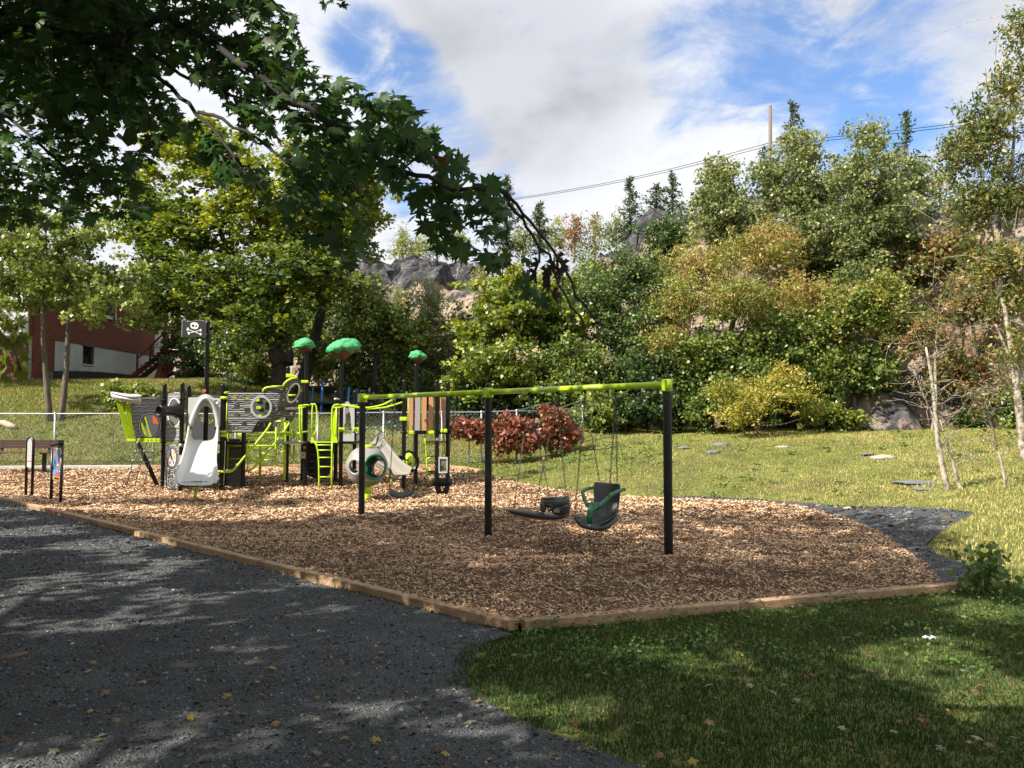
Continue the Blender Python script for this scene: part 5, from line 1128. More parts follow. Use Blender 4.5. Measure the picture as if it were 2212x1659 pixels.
def panel(name, f, outer, holes, Yf, m, th=.02, lines=None, lm=None, off=0):
    ou = Z(f, outer); ho = [Z(f, h) for h in holes]; mb = MB(); mb.plate(ou, ho, Yf, th, off); o = mb.build(name, m, PS)
    if lines:
        ys = [p[1] for p in ou]; wave_lines('engraved_lines', ou, ho + [Z(f, h) for h in lines.get('avoid', [])], lambda px: Yf(px) + off, min(ys) + 1.2, max(ys) - .8, lines.get('step', 3.6), o, lm or M_LINE, slope=lines.get('slope', 0), amp=lines.get('amp', .8), seed=lines.get('seed', 1), thick=lines.get('thick', (.45, .25)))
    return o
def rail(name, f, pts, Y, r=.018, m=None, parent=None, n=7, smooth=2):
    """tube through points (x, y[, dY]) with rounded bends"""
    q = [P(*f(p[0], p[1]), (Y(p[0]) if callable(Y) else Y) + (p[2] if len(p) > 2 else 0)) for p in pts]
    for _ in range(smooth):
        if len(q) < 3: break
        n2 = [q[0]]
        for i in range(len(q) - 1):
            a, b = q[i], q[i + 1]
            if i > 0: n2.append(a.lerp(b, .22))
            if i < len(q) - 2: n2.append(a.lerp(b, .78))
        n2.append(q[-1]); q = n2
    mb = MB(); mb.tube(q, r, n); return mb.build(name, m or M_LIME, parent or PS)
def yl(xa, Ya, xb, Yb): return lambda px: Ya + (Yb - Ya) * (px - xa) / (xb - xa)
# --- bow panel with porthole
Yb_ = yl(277, YA - .55, 351, YA)
bow = [(290, 530), (435, 536), (440, 468), (520, 470), (600, 462), (650, 436), (686, 422), (695, 900), (640, 902), (395, 900), (378, 905)]
ph = ellp(525, 765, 98, 125)
o = panel('bow_panel', z1, bow, [ph], Yb_, M_PANEL, lines=dict(step=2.6, amp=.7, seed=4))
mb = MB(); 
for rr, mm in ((1, 0),): mb.plate(Z(z1, ellp(525, 765, 126, 150)), [Z(z1, ellp(525, 765, 100, 127))], Yb_, .012, -.016)
rg = mb.build('porthole_ring', M_PANEL, o)
mb = MB(); mb.plate(Z(z1, ellp(525, 765, 119, 143)), [Z(z1, ellp(525, 765, 112, 136))], Yb_, .004, -.021); mb.build('ring_line', M_LINE, o)
mb = MB(); mb.plate(Z(z1, [(435, 458), (520, 452), (610, 450), (600, 466), (520, 474), (440, 470)]), [], Yb_, .05, -.03); mb.build('white_cap', M_WHITE, PS)
panel('far_bow_panel', z1, [(460, 640), (690, 600), (690, 900), (560, 900)], [], lambda px: YA + .8, M_PANEL)
mb = MB(); mb.plate(Z(z1, [(553, 640), (684, 640), (684, 765), (560, 735)]), [], lambda px: YA + .55, .02); mb.build('orange_panel', mat('orange_board', (.48, .095, .025), .5, var=.1), PS)
for i in range(6):
    xt = 172 + i * 22 + (18 if i > 2 else 0); xb = 275 + i * 15; y = 515 + i * 3; a = P(*z1(xt, y), YA - 1.0 + i * .07); b = P(*z1(xb, 905), YA - .75 + i * .08); mb = MB(); mb.beam(a, b, .034, .03, (0, 1, 0)); mb.build('slat', M_LIME, PS)
for i, (xt, xb) in enumerate(((395, 490), (455, 540))):
    mb = MB(); mb.beam(P(*z1(xt, 610), YA + .25), P(*z1(xb, 890), YA + .3), .03, .03, (0, 1, 0)); mb.build('slat', M_LIME, PS)
mb = MB(); mb.plate(Z(z1, [(272, 903), (368, 905), (370, 930), (278, 932)]), [], lambda px: YA - .85, .04); mb.build('lime_bracket', M_LIME, PS)
mb = MB(); mb.plate(Z(z1, [(393, 900), (636, 900), (636, 940), (393, 942)]), [], lambda px: YA - .62, .05); lp = mb.build('lime_plate', M_LIME, PS)
bolt_caps(lp, [P(*z1(x, 918), YA - .63) for x in (410, 450, 500, 540, 590, 625)])
mb = MB(); mb.tube([P(*z1(388, 930), YA - .5), P(*z1(605, 1412), YA - .35)], .058, 12); mb.build('bow_leg', M_BLACK, PS)
# white nose tray on the bow
mb = MB(); secs = [(97, 402, 432, .05), (112, 402, 470, .16), (160, 410, 492, .27), (230, 424, 500, .33), (310, 432, 515, .36), (380, 434, 534, .36), (425, 440, 538, .30), (437, 462, 528, .18)]; k = 12; vs = []
for x, yt, yb, w in secs:
    for j in range(k):
        a = 2 * math.pi * j / k; s_ = math.sin(a); vs.append(P(*z1(x, (yt + yb) / 2 - s_ * (yb - yt) / 2 + (8 if s_ > .6 else 0)), YA - .9 + math.cos(a) * w))
n = len(secs); mb.add(vs, [(i * k + j, i * k + (j + 1) % k, (i + 1) * k + (j + 1) % k, (i + 1) * k + j) for i in range(n - 1) for j in range(k)] + [tuple(reversed(range(k))), tuple((n - 1) * k + j for j in range(k))], True)
nose = addsub(mb.build('bow_tray', M_WHITE, PS), 1)
rimp = [P(*z1(x, y), YA - .9 + d) for x, y, d in ((100, 404, 0), (130, 405, -.15), (200, 422, -.28), (290, 445, -.35), (370, 455, -.36), (425, 450, -.2), (433, 442, 0), (420, 436, .2), (340, 432, .34), (240, 425, .32), (160, 408, .22), (115, 402, .1), (100, 404, 0))]
mb = MB(); mb.tube(rimp, .03, 8); addsub(mb.build('tray_rim', M_WHITE, nose), 1)
mb = MB(); mb.add([p + Vector((0, 0, -.012)) for p in rimp[:-1]], [tuple(range(12))]); mb.build('tray_hollow_shade', M_GREYP, nose)  # grey sheet stands in for the shaded hollow of the white tray
# rope ladder of the bow
rp = thing_parent = PS
tops = [(400, 935), (495, 935), (585, 935)]; bots = [(270, 1425), (360, 1415), (460, 1415)]
kn = {}
for i in range(3):
    a = P(*z1(*tops[i]), YA - .6); b = P(*z1(*bots[i]), YA - 1.15); mb = MB(); mb.tube([a, b], .012, 6); mb.build('climbing_rope', M_ROPEK, PS); kn[i] = (a, b)
for lv in (.22, .43, .66):
    q = [kn[i][0].lerp(kn[i][1], lv) for i in range(3)]; mb = MB(); pts = []
    for i in range(2): pts += [q[i].lerp(q[i + 1], u) - Vector((0, 0, .05 * math.sin(u * math.pi))) for u in (0, .25, .5, .75)]
    mb.tube(pts + [q[2]], .012, 6); mb.build('climbing_rope', M_ROPEK, PS)
    for p in q: mb = MB(); mb.lathe(p, [(0, -.03), (.026, -.015), (.026, .015), (0, .03)], 8); mb.build('rope_knot', M_WHITE, PS)
# --- panel with porthole and cannon between A and B
Yab = yl(352, YA, 392, YB)
o = panel('cannon_panel', z1, [(722, 415), (760, 402), (830, 398), (882, 405), (878, 690), (856, 942), (700, 938), (705, 700)], [ellp(790, 620, 62, 140)], Yab, M_PANEL, lines=dict(step=3.1, amp=.8, seed=6))
mb = MB(); mb.plate(Z(z1, ellp(790, 620, 74, 160)), [Z(z1, ellp(790, 620, 66, 150))], Yab, .012, -.016); mb.build('porthole_ring', M_LINE, o)
mb = MB(); mb.plate(Z(z1, ellp(790, 620, 63, 142)), [], Yab, .004, .008); mb.build('porthole_glass', mat('hazy_window', (.10, .10, .09), .15), o)
ca, cb = P(*z1(625, 603), YB - .55), P(*z1(820, 600), YB - .05); ax = (ca - cb); Lc = ax.length; rot = ax.to_track_quat('Z', 'Y').to_matrix()
mb = MB(); mb.lathe(cb, [(.0, -.05), (.20, -.04), (.20, .0), (.16, .05), (.135, .12), (.13, Lc - .14), (.15, Lc - .10), (.155, Lc - .03), (.15, Lc), (.105, Lc), (.10, Lc - .3), (0, Lc - .3)], 24, rot=rot); mb.build('cannon', M_BLACK, PS)
o = panel('spinner_panel', z1, [(697, 975), (740, 968), (850, 972), (857, 985), (832, 1452), (680, 1446)], [], Yab, M_PANEL, lines=dict(step=3.0, amp=.7, seed=8, avoid=[ellp(765, 1110, 62, 125), [(705, 1240), (800, 1240), (800, 1450), (700, 1450)]]))
mb = MB(); mb.plate(Z(z1, ellp(765, 1112, 46, 96)), [], Yab, .012, -.018); dsk = mb.build('spinner_disc', M_WHITE, o)
for cx, cy, c in ((755, 1050, (.5, .02, .02)), (787, 1060, (.75, .30, .02)), (793, 1110, (.75, .28, .02)), (781, 1160, (.03, .12, .40)), (743, 1165, (.55, .05, .02)), (738, 1100, (.25, .45, .60))):
    mb = MB(); mb.plate(Z(z1, ellp(cx, cy, 9, 19, 12)), [], Yab, .003, -.023); mb.build('colour_spot', mat('spot_%d' % int(c[0] * 100 + c[2] * 10), c, .5), dsk)
mb = MB(); mb.beam(P(*z1(752, 1065), YB - .1), P(*z1(770, 1140), YB - .1), .03, .015, (0, 1, 0)); mb.build('pointer', M_BLACK, dsk)
def strokes(name, f, segs, Yf, w, m, parent):
    mb = MB()
    for s in segs:
        for i in range(len(s) - 1):
            a, b = P(*f(*s[i]), Yf(f(*s[i])[0])), P(*f(*s[i + 1]), Yf(f(*s[i + 1])[0])); mb.beam(a, b, w, .006, (0, 1, 0))
    return mb.build(name, m, parent)
strokes('chair_drawing', z1, [[(718, 1250), (788, 1240), (780, 1290), (722, 1300), (718, 1250)], [(728, 1270), (780, 1262)], [(722, 1300), (715, 1350), (800, 1330), (780, 1290)], [(715, 1350), (712, 1420), (735, 1440), (740, 1370)], [(735, 1440), (795, 1400), (800, 1330)], [(740, 1370), (795, 1345)], [(745, 1410), (790, 1370)]], lambda px: Yab(px) - .012, .009, M_LINE, o)
for k_, a_ in enumerate(np.linspace(-2.6, -.5, 9)): strokes('ring_mark', z1, [[(765 + 56 * math.cos(a_), 1112 + 112 * math.sin(a_)), (765 + 62 * math.cos(a_), 1112 + 124 * math.sin(a_))]], lambda px: Yab(px) - .012, .012, M_LINE, o)
# --- deck blocks
def deck(name, xa, xb, Ya, Yb, py, th=.06, m=None):
    z = P(500, py, (Ya + Yb) / 2 - .3).z; x0 = P(xa, py, Ya).x; x1 = P(xb, py, Ya).x; mb = MB(); mb.box(((x0 + x1) / 2, (Ya + Yb) / 2, z), (x1 - x0, Yb - Ya, th)); return mb.build(name, m or M_BLACK, PS)
deck('deck', 392, 524, YE + .02, YE + 1.5, 956); deck('deck', 664, 764, YH - .1, YH + 1.3, 956); deck('deck', 874, 966, YN - .0, YN + 1.2, 934); deck('deck', 594, 655, YH - .6, YH + .6, 956, .05, M_PANEL)
# dark board behind the slide with the big round opening
panel('back_panel', z1, [(985, 430), (1315, 432), (1310, 915), (985, 915)], [ellp(1150, 645, 93, 100)], lambda px: YE + 1.2, M_PANEL)
bolt_caps(PS, [P(*z1(x, y), YE + 1.17) for x, y in ((1050, 630), (1075, 705), (1155, 738))])
# --- slide hood
Yh = YB - .05
hood = [(935, 775), (945, 456), (1045, 455), (1088, 428), (1130, 417), (1175, 430), (1215, 462), (1292, 466), (1280, 780), (1238, 778), (1236, 700), (1215, 620), (1180, 565), (1130, 545), (1085, 560), (1035, 640), (1005, 700), (985, 775)]
o = panel('slide_hood', z1, hood, [], lambda px: Yh, M_WHITE, th=.05)
mb = MB(); ap = [(962, 775), (985, 700), (1015, 620), (1050, 540), (1090, 480), (1130, 458), (1170, 478), (1208, 530), (1240, 610), (1257, 690), (1260, 775)]
rws = []
for wv, dv_ in ((-32, .0), (-30, -.10), (-12, -.17), (12, -.16), (24, -.06)):
    r_ = []
    for i, (x, y) in enumerate(ap):
        cx, cy = 1115, 760; L_ = math.hypot(x - cx, y - cy); nx_, ny_ = (x - cx) / L_, (y - cy) / L_; r_.append(P(*z1(x - nx_ * wv, y - ny_ * wv), Yh + dv_ * (1 - .55 * abs(i - 5) / 5)))
    rws.append(r_)
v, f = sheet_solid(rws, -.02); mb.add(v, f, True); addsub(mb.build('hood_arch', M_WHITE, o), 2)
mb = MB(); mb.lathe(P(*z1(1247, 505), Yh - .02), [(0, -.02), (.05, -.015), (.06, 0)], 14, rot=Matrix.Rotation(R(90), 3, 'X')); mb.build('hood_boss', M_WHITE, o)
# --- chute
def chute(name, path, m, parent, prof, th=-.02, sub=2):
    rows = []
    for (c, w, h) in path: rows.append([c + Vector((u * w, 0, v * h)) for u, v in prof])
    mb = MB(); v, f = sheet_solid(rows, th); mb.add(v, f, True); return addsub(mb.build(name, m, parent), sub)
prof = [(-1.16, .92), (-1.08, 1.0), (-.98, .96), (-.92, .6), (-.82, .18), (-.6, .03), (-.25, 0), (.25, 0), (.6, .03), (.82, .18), (.92, .6), (.98, .96), (1.08, 1.0), (1.16, .92)]
sp_ = []
for x, y, Y, w, h in ((1106, 925, YB - .10, .36, .42), (1104, 940, YB - .28, .36, .42), (1098, 985, YB - .55, .36, .36), (1082, 1090, YB - 1.0, .37, .30), (1062, 1200, YB - 1.45, .38, .27), (1046, 1290, YB - 1.85, .41, .26), (1036, 1345, YB - 2.15, .44, .25), (1030, 1378, YB - 2.45, .45, .22), (1028, 1396, YB - 2.66, .44, .14), (1028, 1410, YB - 2.78, .42, .05)):
    sp_.append((P(*z1(x, y), Y), w, h))
sl = chute('slide', sp_, M_WHITE, PS, prof)
mb = MB(); mb.tube([P(*z1(1022, 1440), YB - 2.35), P(*z1(1022, 1570), YB - 2.35)], .035, 10); mb.tube([P(*z1(995, 1450), YB - 2.35), P(*z1(1010, 1475), YB - 2.35), P(*z1(1035, 1475), YB - 2.35), P(*z1(1055, 1450), YB - 2.35)], .025, 8); mb.build('slide_foot', M_LIME, sl)
mb = MB(); Pm = P(*z1(1030, 1388), YB - 2.55)
rgs = np.random.default_rng(2)
for i in range(60): 
    c = Pm + Vector((rgs.normal(0, .16), rgs.uniform(-.15, .25), .025)); mb.beam(c, c + Vector((rgs.normal(0, .03), rgs.normal(0, .03), .012)), .012, .006)
oo = mb.build('wet_debris', M_BLACK, sl)
for x, yl_ in ((955, 790), (1262, 790)): mb = MB(); c = P(*z1(x, yl_), YB - .08); mb.box(c, (.13, .08, .05)); mb.build('slide_strap', M_BLACK, PS)
# --- hull panels with handholds
Yu = yl(493, YE - .05, 640, YE + .25)
hull = [(132, 398), (300, 398), (505, 400), (560, 372), (600, 350), (738, 340), (720, 400), (660, 570), (612, 716), (455, 720), (385, 842), (125, 842), (128, 600)]
sqs = [(337, 465, 22, 17), (231, 547, 26, 18), (346, 594, 24, 18), (237, 650, 24, 18), (310, 745, 24, 18), (214, 790, 24, 16)]
sqp = [[(x - a, y - b), (x + a, y - b), (x + a, y + b), (x - a, y + b)] for x, y, a, b in sqs]
o = panel('hull_panel', z2, hull, [ellp(493, 560, 95, 103)] + sqp, Yu, M_PANEL, lines=dict(step=4.6, amp=.9, seed=11, thick=(.75, .35)))
mb = MB(); mb.plate(Z(z2, ellp(493, 560, 117, 125)), [Z(z2, ellp(493, 560, 94, 102))], Yu, .05, -.05); mb.build('porthole_ring', M_WHITE, o)
for i, (x, y, a, b) in enumerate(sqs):
    mb = MB(); mb.plate(Z(z2, [(x - a + 14 * (i % 2), y - b + 3), (x + a + 4, y - b + 3), (x + a + 4, y + b - 2), (x - a + 14 * (i % 2), y + b - 2)]), [], Yu, .03, .10); mb.build('handhold', M_LIME, PS)
mb = MB(); mb.plate(Z(z2, [(180, 440), (228, 440), (228, 474), (180, 474)]), [], Yu, .01, -.012); mb.build('yellow_plate', mat('dull_yellow', (.35, .30, .06), .5), PS)
panel('inner_panel', z2, [(150, 420), (720, 400), (650, 830), (150, 830)], [], lambda px: YE + 1.35, M_PANEL)
for x, y in ((465, 565), (450, 483), (555, 493), (560, 608), (487, 655)): mb = MB(); mb.plate(Z(z2, [(x - 24, y - 15), (x + 24, y - 15), (x + 24, y + 15), (x - 24, y + 15)]), [], lambda px: YE + 1.3, .02); mb.build('handhold', M_LIME, PS)
o2 = panel('step_panel', z2, [(452, 722), (690, 722), (610, 838), (388, 838)], [[(520, 735), (560, 735), (560, 768), (520, 768)]], lambda px: YE + .28, M_PANEL)
panel('tower_panel', z2, [(100, 905), (288, 905), (278, 1180), (270, 1430), (100, 1425)], [[(215, 1172), (240, 1172), (240, 1200), (215, 1200)]], lambda px: YE + .55, M_PANEL, lines=dict(step=4.4, amp=.8, seed=13, thick=(.35, .22)), lm=M_LINEB)
panel('tower_panel', z1, [(1222, 1062), (1302, 1062), (1302, 1250), (1222, 1250)], [], lambda px: YE + .9, M_PANEL, lines=dict(step=3.4, amp=.5, seed=14, thick=(.3, .2)), lm=M_LINEB)
# slanted stern panel with its lettering
Ys = yl(588, YE - .25, 658, YE + .1)
st_ = [(400, 1140), (450, 1010), (510, 890), (560, 720), (600, 560), (640, 410), (700, 340), (780, 265), (850, 232), (920, 224), (1000, 236), (1050, 290), (1090, 415), (1050, 560), (1000, 705), (950, 850), (900, 1000), (860, 1110), (835, 1155), (800, 1176), (762, 1150), (740, 1100), (700, 1068), (600, 1075), (540, 1105), (480, 1140), (430, 1156)]
sq3 = [[(x - a, y - b), (x + a, y - b + 8), (x + a - 10, y + b), (x - a - 8, y + b - 8)] for x, y, a, b in ((708, 442, 34, 36), (1028, 480, 24, 34), (640, 690, 30, 30), (935, 715, 30, 32), (562, 968, 30, 36), (818, 985, 34, 32))]
pe = ellp(857, 535, 100, 205, 30, R(22)); pi_ = ellp(857, 535, 100, 200, 30, R(22))
o = panel('stern_panel', zt, st_, [pi_] + sq3, Ys, M_PANELB, lines=dict(step=4.9, amp=.7, seed=17, slope=.09, thick=(.4, .22), avoid=[[(500, 830), (930, 830), (900, 935), (500, 935)]]), lm=M_LINEB)
mb = MB(); mb.plate(Z(zt, ellp(857, 535, 122, 236, 30, R(22))), [Z(zt, ellp(857, 535, 98, 198, 30, R(22)))], Ys, .05, -.05); mb.build('porthole_ring', mat('pale_ring', (.50, .48, .42), .5), o)
for i, s_ in enumerate(sq3):
    cx = sum(p[0] for p in s_) / 4; cy = sum(p[1] for p in s_) / 4; mb = MB(); mb.plate(Z(zt, [(cx - 4, cy - 28), (cx + 30, cy - 28), (cx + 22, cy + 30), (cx - 14, cy + 30)]), [], Ys, .02, .10); mb.build('handhold', M_LIME if i in (0, 1, 4) else mat('cream_hold', (.6, .62, .42), .5), PS)
rail('rail', zt, [(720, 588), (920, 590)], YE + .5, .028)
def text_mesh(s, name, size, m, parent, loc, rx, ext=.002, shear=0.0, sx=1.0):
    cu = bpy.data.curves.new(name, 'FONT'); cu.body = s; cu.size = size; cu.extrude = ext; cu.align_x = 'CENTER'; cu.align_y = 'CENTER'; cu.shear = shear; cu.offset = .001
    ob = bpy.data.objects.new('tmp_text', cu); COL.objects.link(ob); dg = bpy.context.evaluated_depsgraph_get(); me = bpy.data.meshes.new_from_object(ob.evaluated_get(dg)); bpy.data.objects.remove(ob); bpy.data.curves.remove(cu)
    M_ = Matrix.Translation(loc) @ rx.to_4x4() @ Matrix.Diagonal((sx, 1, 1, 1)); me.transform(M_); me.materials.clear(); return link(name, me, m, parent)
tl = P(*zt(705, 884), Ys(zt(705, 884)[0]) - .008); text_mesh('-S.S.PLAYWORLD', 'lettering', .092, M_LINEB, o, tl, Matrix.Rotation(R(-4), 3, 'Y') @ Matrix.Rotation(R(90), 3, 'X'), .003, .15, .86)
# lime frame over the stern
rail('rail', zt, [(190, 510), (215, 455), (280, 415), (380, 412), (640, 402)], YE + .1, .030); rail('rail', zt, [(375, 395), (630, 390)], YE + .02, .022)
rail('rail', zt, [(640, 395), (655, 340), (720, 280), (820, 218), (935, 216)], YE - .2, .032); rail('rail', zt, [(830, 160), (900, 175), (950, 205)], YE - .1, .028)
for a, b in (((705, 122), (838, 200)), ((1040, 262), (1188, 322))):
    mb = MB(); c0, c1 = P(*zt(*a), YE - .05), P(*zt(*b), YE - .05); mb.box((c0 + c1) / 2, (abs(c1.x - c0.x), .1, abs(c0.z - c1.z))); ob = mb.build('lime_clamp', M_LIME, PS); bv = ob.modifiers.new('b', 'BEVEL'); bv.width = .015; bv.segments = 2
# --- lime climber below the hull
Rl = [([(600, 730, -.3), (565, 800, -.3), (430, 965, -.4), (300, 1118, -.45), (215, 1225, -.5), (165, 1268, -.5), (30, 1262, -.3)], .026), ([(800, 730, -.2), (770, 790, -.2), (620, 985, -.25), (480, 1145, -.3), (405, 1232, -.3), (345, 1252, -.25), (285, 1250, -.1)], .026),
      ([(618, 716), (818, 718)], .022), ([(385, 840), (805, 838)], .022), ([(135, 848), (122, 1265)], .024), ([(330, 870), (330, 1100), (345, 1140), (500, 1152)], .018), ([(362, 850), (345, 1245)], .016), ([(490, 850), (478, 1345)], .030), ([(695, 728), (692, 842)], .024), ([(757, 728), (745, 1355)], .030),
      ([(655, 778), (652, 1160), (630, 1192), (488, 1194)], .020), ([(850, 690), (848, 900)], .022), ([(825, 760), (812, 930)], .020), ([(140, 980), (420, 982), (640, 985)], .024), ([(130, 1122), (292, 1122)], .018), ([(250, 850), (262, 880), (330, 880), (560, 868), (760, 870), (850, 852), (1012, 828)], .022),
      ([(335, 918), (380, 918), (430, 885)], .018), ([(470, 955), (545, 950), (600, 915), (655, 912)], .020), ([(395, 1015), (440, 1035), (520, 1030), (590, 985)], .018), ([(500, 1060), (560, 1068), (600, 1100), (650, 1104)], .020), ([(660, 1078), (700, 1060), (752, 1035)], .018), ([(500, 880), (560, 905), (600, 912)], .018), ([(700, 900), (730, 930), (750, 935)], .018),
      ([(652, 1185), (680, 1200), (750, 1198)], .018), ([(500, 1075), (495, 1115), (430, 1112)], .016), ([(490, 1138), (648, 1138)], .016), ([(340, 1110), (480, 1112)], .016), ([(853, 975), (850, 1080), (830, 1102), (808, 1085), (806, 970)], .018), ([(850, 1100), (846, 1145), (815, 1158)], .016), ([(640, 985), (700, 940), (752, 905)], .018)]
for i, (pts, r_) in enumerate(Rl): rail('climber_bar', z2, pts, YE + .15 + .45 * ((i * 37 % 10) / 10.), r_ * 1.2)
for y0 in (832, 872): rail('clamp', z2, [(48, y0), (118, y0)], YE - .03, .045)
rail('clamp', z2, [(20, 1262), (60, 1262)], YE - .2, .035); rail('clamp', z2, [(60, 405), (145, 405)], YE + .0, .04); rail('clamp', z1, [(1300, 460), (1375, 462)], YE - .06, .045); rail('rail', z1, [(1368, 470), (1356, 830)], YE - .02, .016); rail('clamp', z2, [(240, 855), (330, 858)], YE + .5, .03)
rail('drum_stick', z1, [(1348, 930), (1330, 1410)], YE - .15, .010, M_WHITE)
mb = MB(); mb.box(P(*z2(140, 1250), YE - .1), (.12, .08, .06)); mb.build('foothold', mat('cream_hold2', (.5, .42, .25), .6), PS)
# infill bars right of the stern
for pts in ([(912, 560), (912, 780), (930, 935)], [(935, 560), (938, 935)], [(895, 560), (1000, 540)], [(895, 575), (980, 560)], [(900, 935), (950, 938)]): rail('rail', z2, pts, YH - .1, .020)
# --- gate, ladder and climbing wall
rail('handrail', zl, [(262, 880), (262, 478), (300, 462), (325, 520), (320, 820), (272, 882)], YH - .35, .022); rail('rail', zl, [(240, 470), (300, 468)], YH - .35, .02)
rail('handrail', zl, [(640, 482), (560, 472), (522, 520), (518, 800), (540, 860), (580, 878)], YH - .35, .024); rail('rail', zl, [(580, 480), (578, 960)], YH - .33, .022)
mb = MB(); mb.plate(Z(zl, [(560, 540), (580, 540), (582, 965), (505, 965), (520, 700)]), [], lambda px: YH - .25, .02); mb.build('side_panel', M_LIME, PS); rail('rail', zl, [(548, 560), (475, 950)], YH + .2, .014)
mb = MB(); mb.plate(Z(zl, [(248, 900), (270, 905), (300, 955), (600, 955), (545, 965), (560, 900), (585, 905), (598, 975), (240, 972)][:0] or [(240, 960), (250, 900), (272, 905), (300, 955), (538, 955), (560, 905), (582, 900), (596, 972), (240, 974)]), [], lambda px: YH - .38, .03); mb.build('ladder_bracket', M_LIME, PS)
rail('rail', zl, [(20, 510), (90, 492), (180, 478), (235, 485)], YH - .1, .026); rail('rail', zl, [(80, 855), (170, 828), (225, 830)], YH - .1, .026)
lad = rail('ladder', zl, [(302, 960), (335, 1060), (348, 1200), (352, 1400), (355, 1610)], YH - .5, .024)
rail('side_rail', zl, [(522, 955), (520, 1200), (515, 1600)], YH - .5, .024, parent=lad)
for y, xa in ((1003, 318), (1070, 335), (1166, 345), (1286, 350), (1420, 352)): rail('rung', zl, [(xa, y), (518, y)], YH - .5, .018, parent=lad)
o = panel('climbing_wall', zl, [(195, 985), (545, 985), (545, 1100), (510, 1130), (505, 1300), (480, 1385), (440, 1440), (300, 1445), (200, 1395)], [], lambda px: YH + .35, M_BLACK, th=.08)
for y in (1040, 1128, 1215, 1302, 1380):
    for x in (255, 380, 480): 
        if y > 1250 and x > 450: continue
        mb = MB(); mb.box(P(*zl(x + (y % 3) * 12, y), YH + .32), (.14, .05, .035)); mb.build('foothold', M_SEAT, o)
# --- top rails towards the hut, rear slide and its hood
rail('overhead_rail', zl, [(545, 515), (620, 515), (680, 490), (860, 485)], YJ - .05, .026); rail('overhead_rail', z3, [(95, 712), (180, 728), (260, 740), (340, 735), (430, 715), (512, 672)], YJ - .2, .030); rail('overhead_rail', z3, [(95, 722), (200, 718), (245, 738)], YJ + .2, .028); rail('overhead_rail', z3, [(300, 746), (430, 740), (500, 722), (620, 682)], YJ + .3, .028)
rail('overhead_rail', z3, [(570, 650), (600, 620), (630, 612)], YL, .035)
for k_, x in enumerate((98, 213)): mb = MB(); c = P(*z3(x, 915), YJ); mb.box(c, (.18, .15, .11)); ob = mb.build('lime_clamp', M_LIME, PS); bv = ob.modifiers.new('b', 'BEVEL'); bv.width = .02; bv.segments = 2
mb = MB(); mb.box(P(*z3(600, 828), YL - .02), (.2, .15, .11)); ob = mb.build('lime_clamp', M_LIME, PS); bv = ob.modifiers.new('b', 'BEVEL'); bv.width = .02; bv.segments = 2
mb = MB(); mb.plate(Z(zl, [(610, 840), (612, 520), (680, 470), (705, 435), (735, 435), (760, 470), (815, 520), (815, 830), (780, 830), (762, 620), (735, 480), (705, 475), (690, 560), (690, 700), (660, 830)]), [], lambda px: YJ + 1.0, .05); mb.build('rear_hood', M_WHITE, PS)
mb = MB(); mb.plate(Z(zl, [(672, 520), (770, 520), (755, 640), (700, 720), (665, 720)]), [], lambda px: YJ + 1.15, .03); mb.build('rear_hood_side', M_GREYP, PS)
mb = MB(); mb.plate(Z(zl, [(608, 845), (660, 848), (700, 880), (750, 945), (780, 940), (785, 845), (812, 845), (812, 955), (608, 955)][:0] or [(608, 845), (640, 845), (660, 860), (740, 855), (772, 870), (778, 842), (812, 842), (812, 958), (608, 958)]), [], lambda px: YJ + 1.0, .05); mb.build('rear_slide_mouth', M_WHITE, PS)
pth = []
for x, y, Y, w, h in ((390, 610, YJ + .62, .30, .36), (470, 700, YJ + .3, .30, .32), (600, 880, YJ - .5, .30, .32), (720, 1060, YJ - 1.0, .30, .32), (820, 1140, YJ - 1.4, .30, .30), (910, 1165, YJ - 1.7, .30, .25), (985, 1155, YJ - 1.9, .30, .16)): pth.append((P(*zs(x, y), Y), w, h))
rows = []
for i, (c, w, h) in enumerate(pth):
    t_ = (pth[min(i + 1, len(pth) - 1)][0] - pth[max(i - 1, 0)][0]); t_.z = 0; t_.normalize(); s_ = Vector((t_.y, -t_.x, 0)); rows.append([c + s_ * (u * w) + Vector((0, 0, v * h)) for u, v in prof])
mb = MB(); v, f = sheet_solid(rows, -.02); mb.add(v, f, True); addsub(mb.build('rear_slide', M_TAUPE, PS), 2)
mb = MB(); mb.tube([P(*zs(815, 1180), YJ - 1.3), P(*zs(815, 1290), YJ - 1.3)], .03, 8); mb.build('slide_foot', M_LIME, PS)
# --- rope bridge
NR = lambda pts, Y, m=M_ROPE, r=.011: rail('net_rope', zs, pts, Y, r, m, smooth=0)
yN = lambda x: YJ + (YL - YJ) * (x - 330) / 700
NR([(0, 385), (290, 400), (330, 385), (640, 360), (880, 328), (1015, 290)], yN); NR([(190, 585), (280, 545), (490, 500), (715, 460), (940, 436), (1040, 442)], yN); NR([(330, 395), (410, 372), (550, 355), (782, 262), (965, 230)], yN)
NR([(410, 40), (410, 357)], yN); NR([(640, 20), (620, 60), (650, 360)], yN); NR([(855, 30), (862, 90), (880, 330)], yN); NR([(640, 40), (592, 200)], yN)
NR([(550, 355), (715, 460)], yN, M_ROPEK); NR([(782, 262), (940, 436)], yN, M_ROPEK); NR([(280, 545), (410, 357)], yN, M_ROPEK); NR([(640, 360), (490, 500)], yN, M_ROPEK, .006)
for x, y in ((410, 357), (550, 355), (647, 358), (782, 262), (880, 330), (492, 500), (715, 460), (940, 436), (275, 547), (1025, 442)):
    mb = MB(); mb.lathe(P(*zs(x, y), yN(x) - .01), [(0, -.024), (.022, -.012), (.022, .012), (0, .024)], 8); mb.build('rope_knot', M_WHITE, PS)
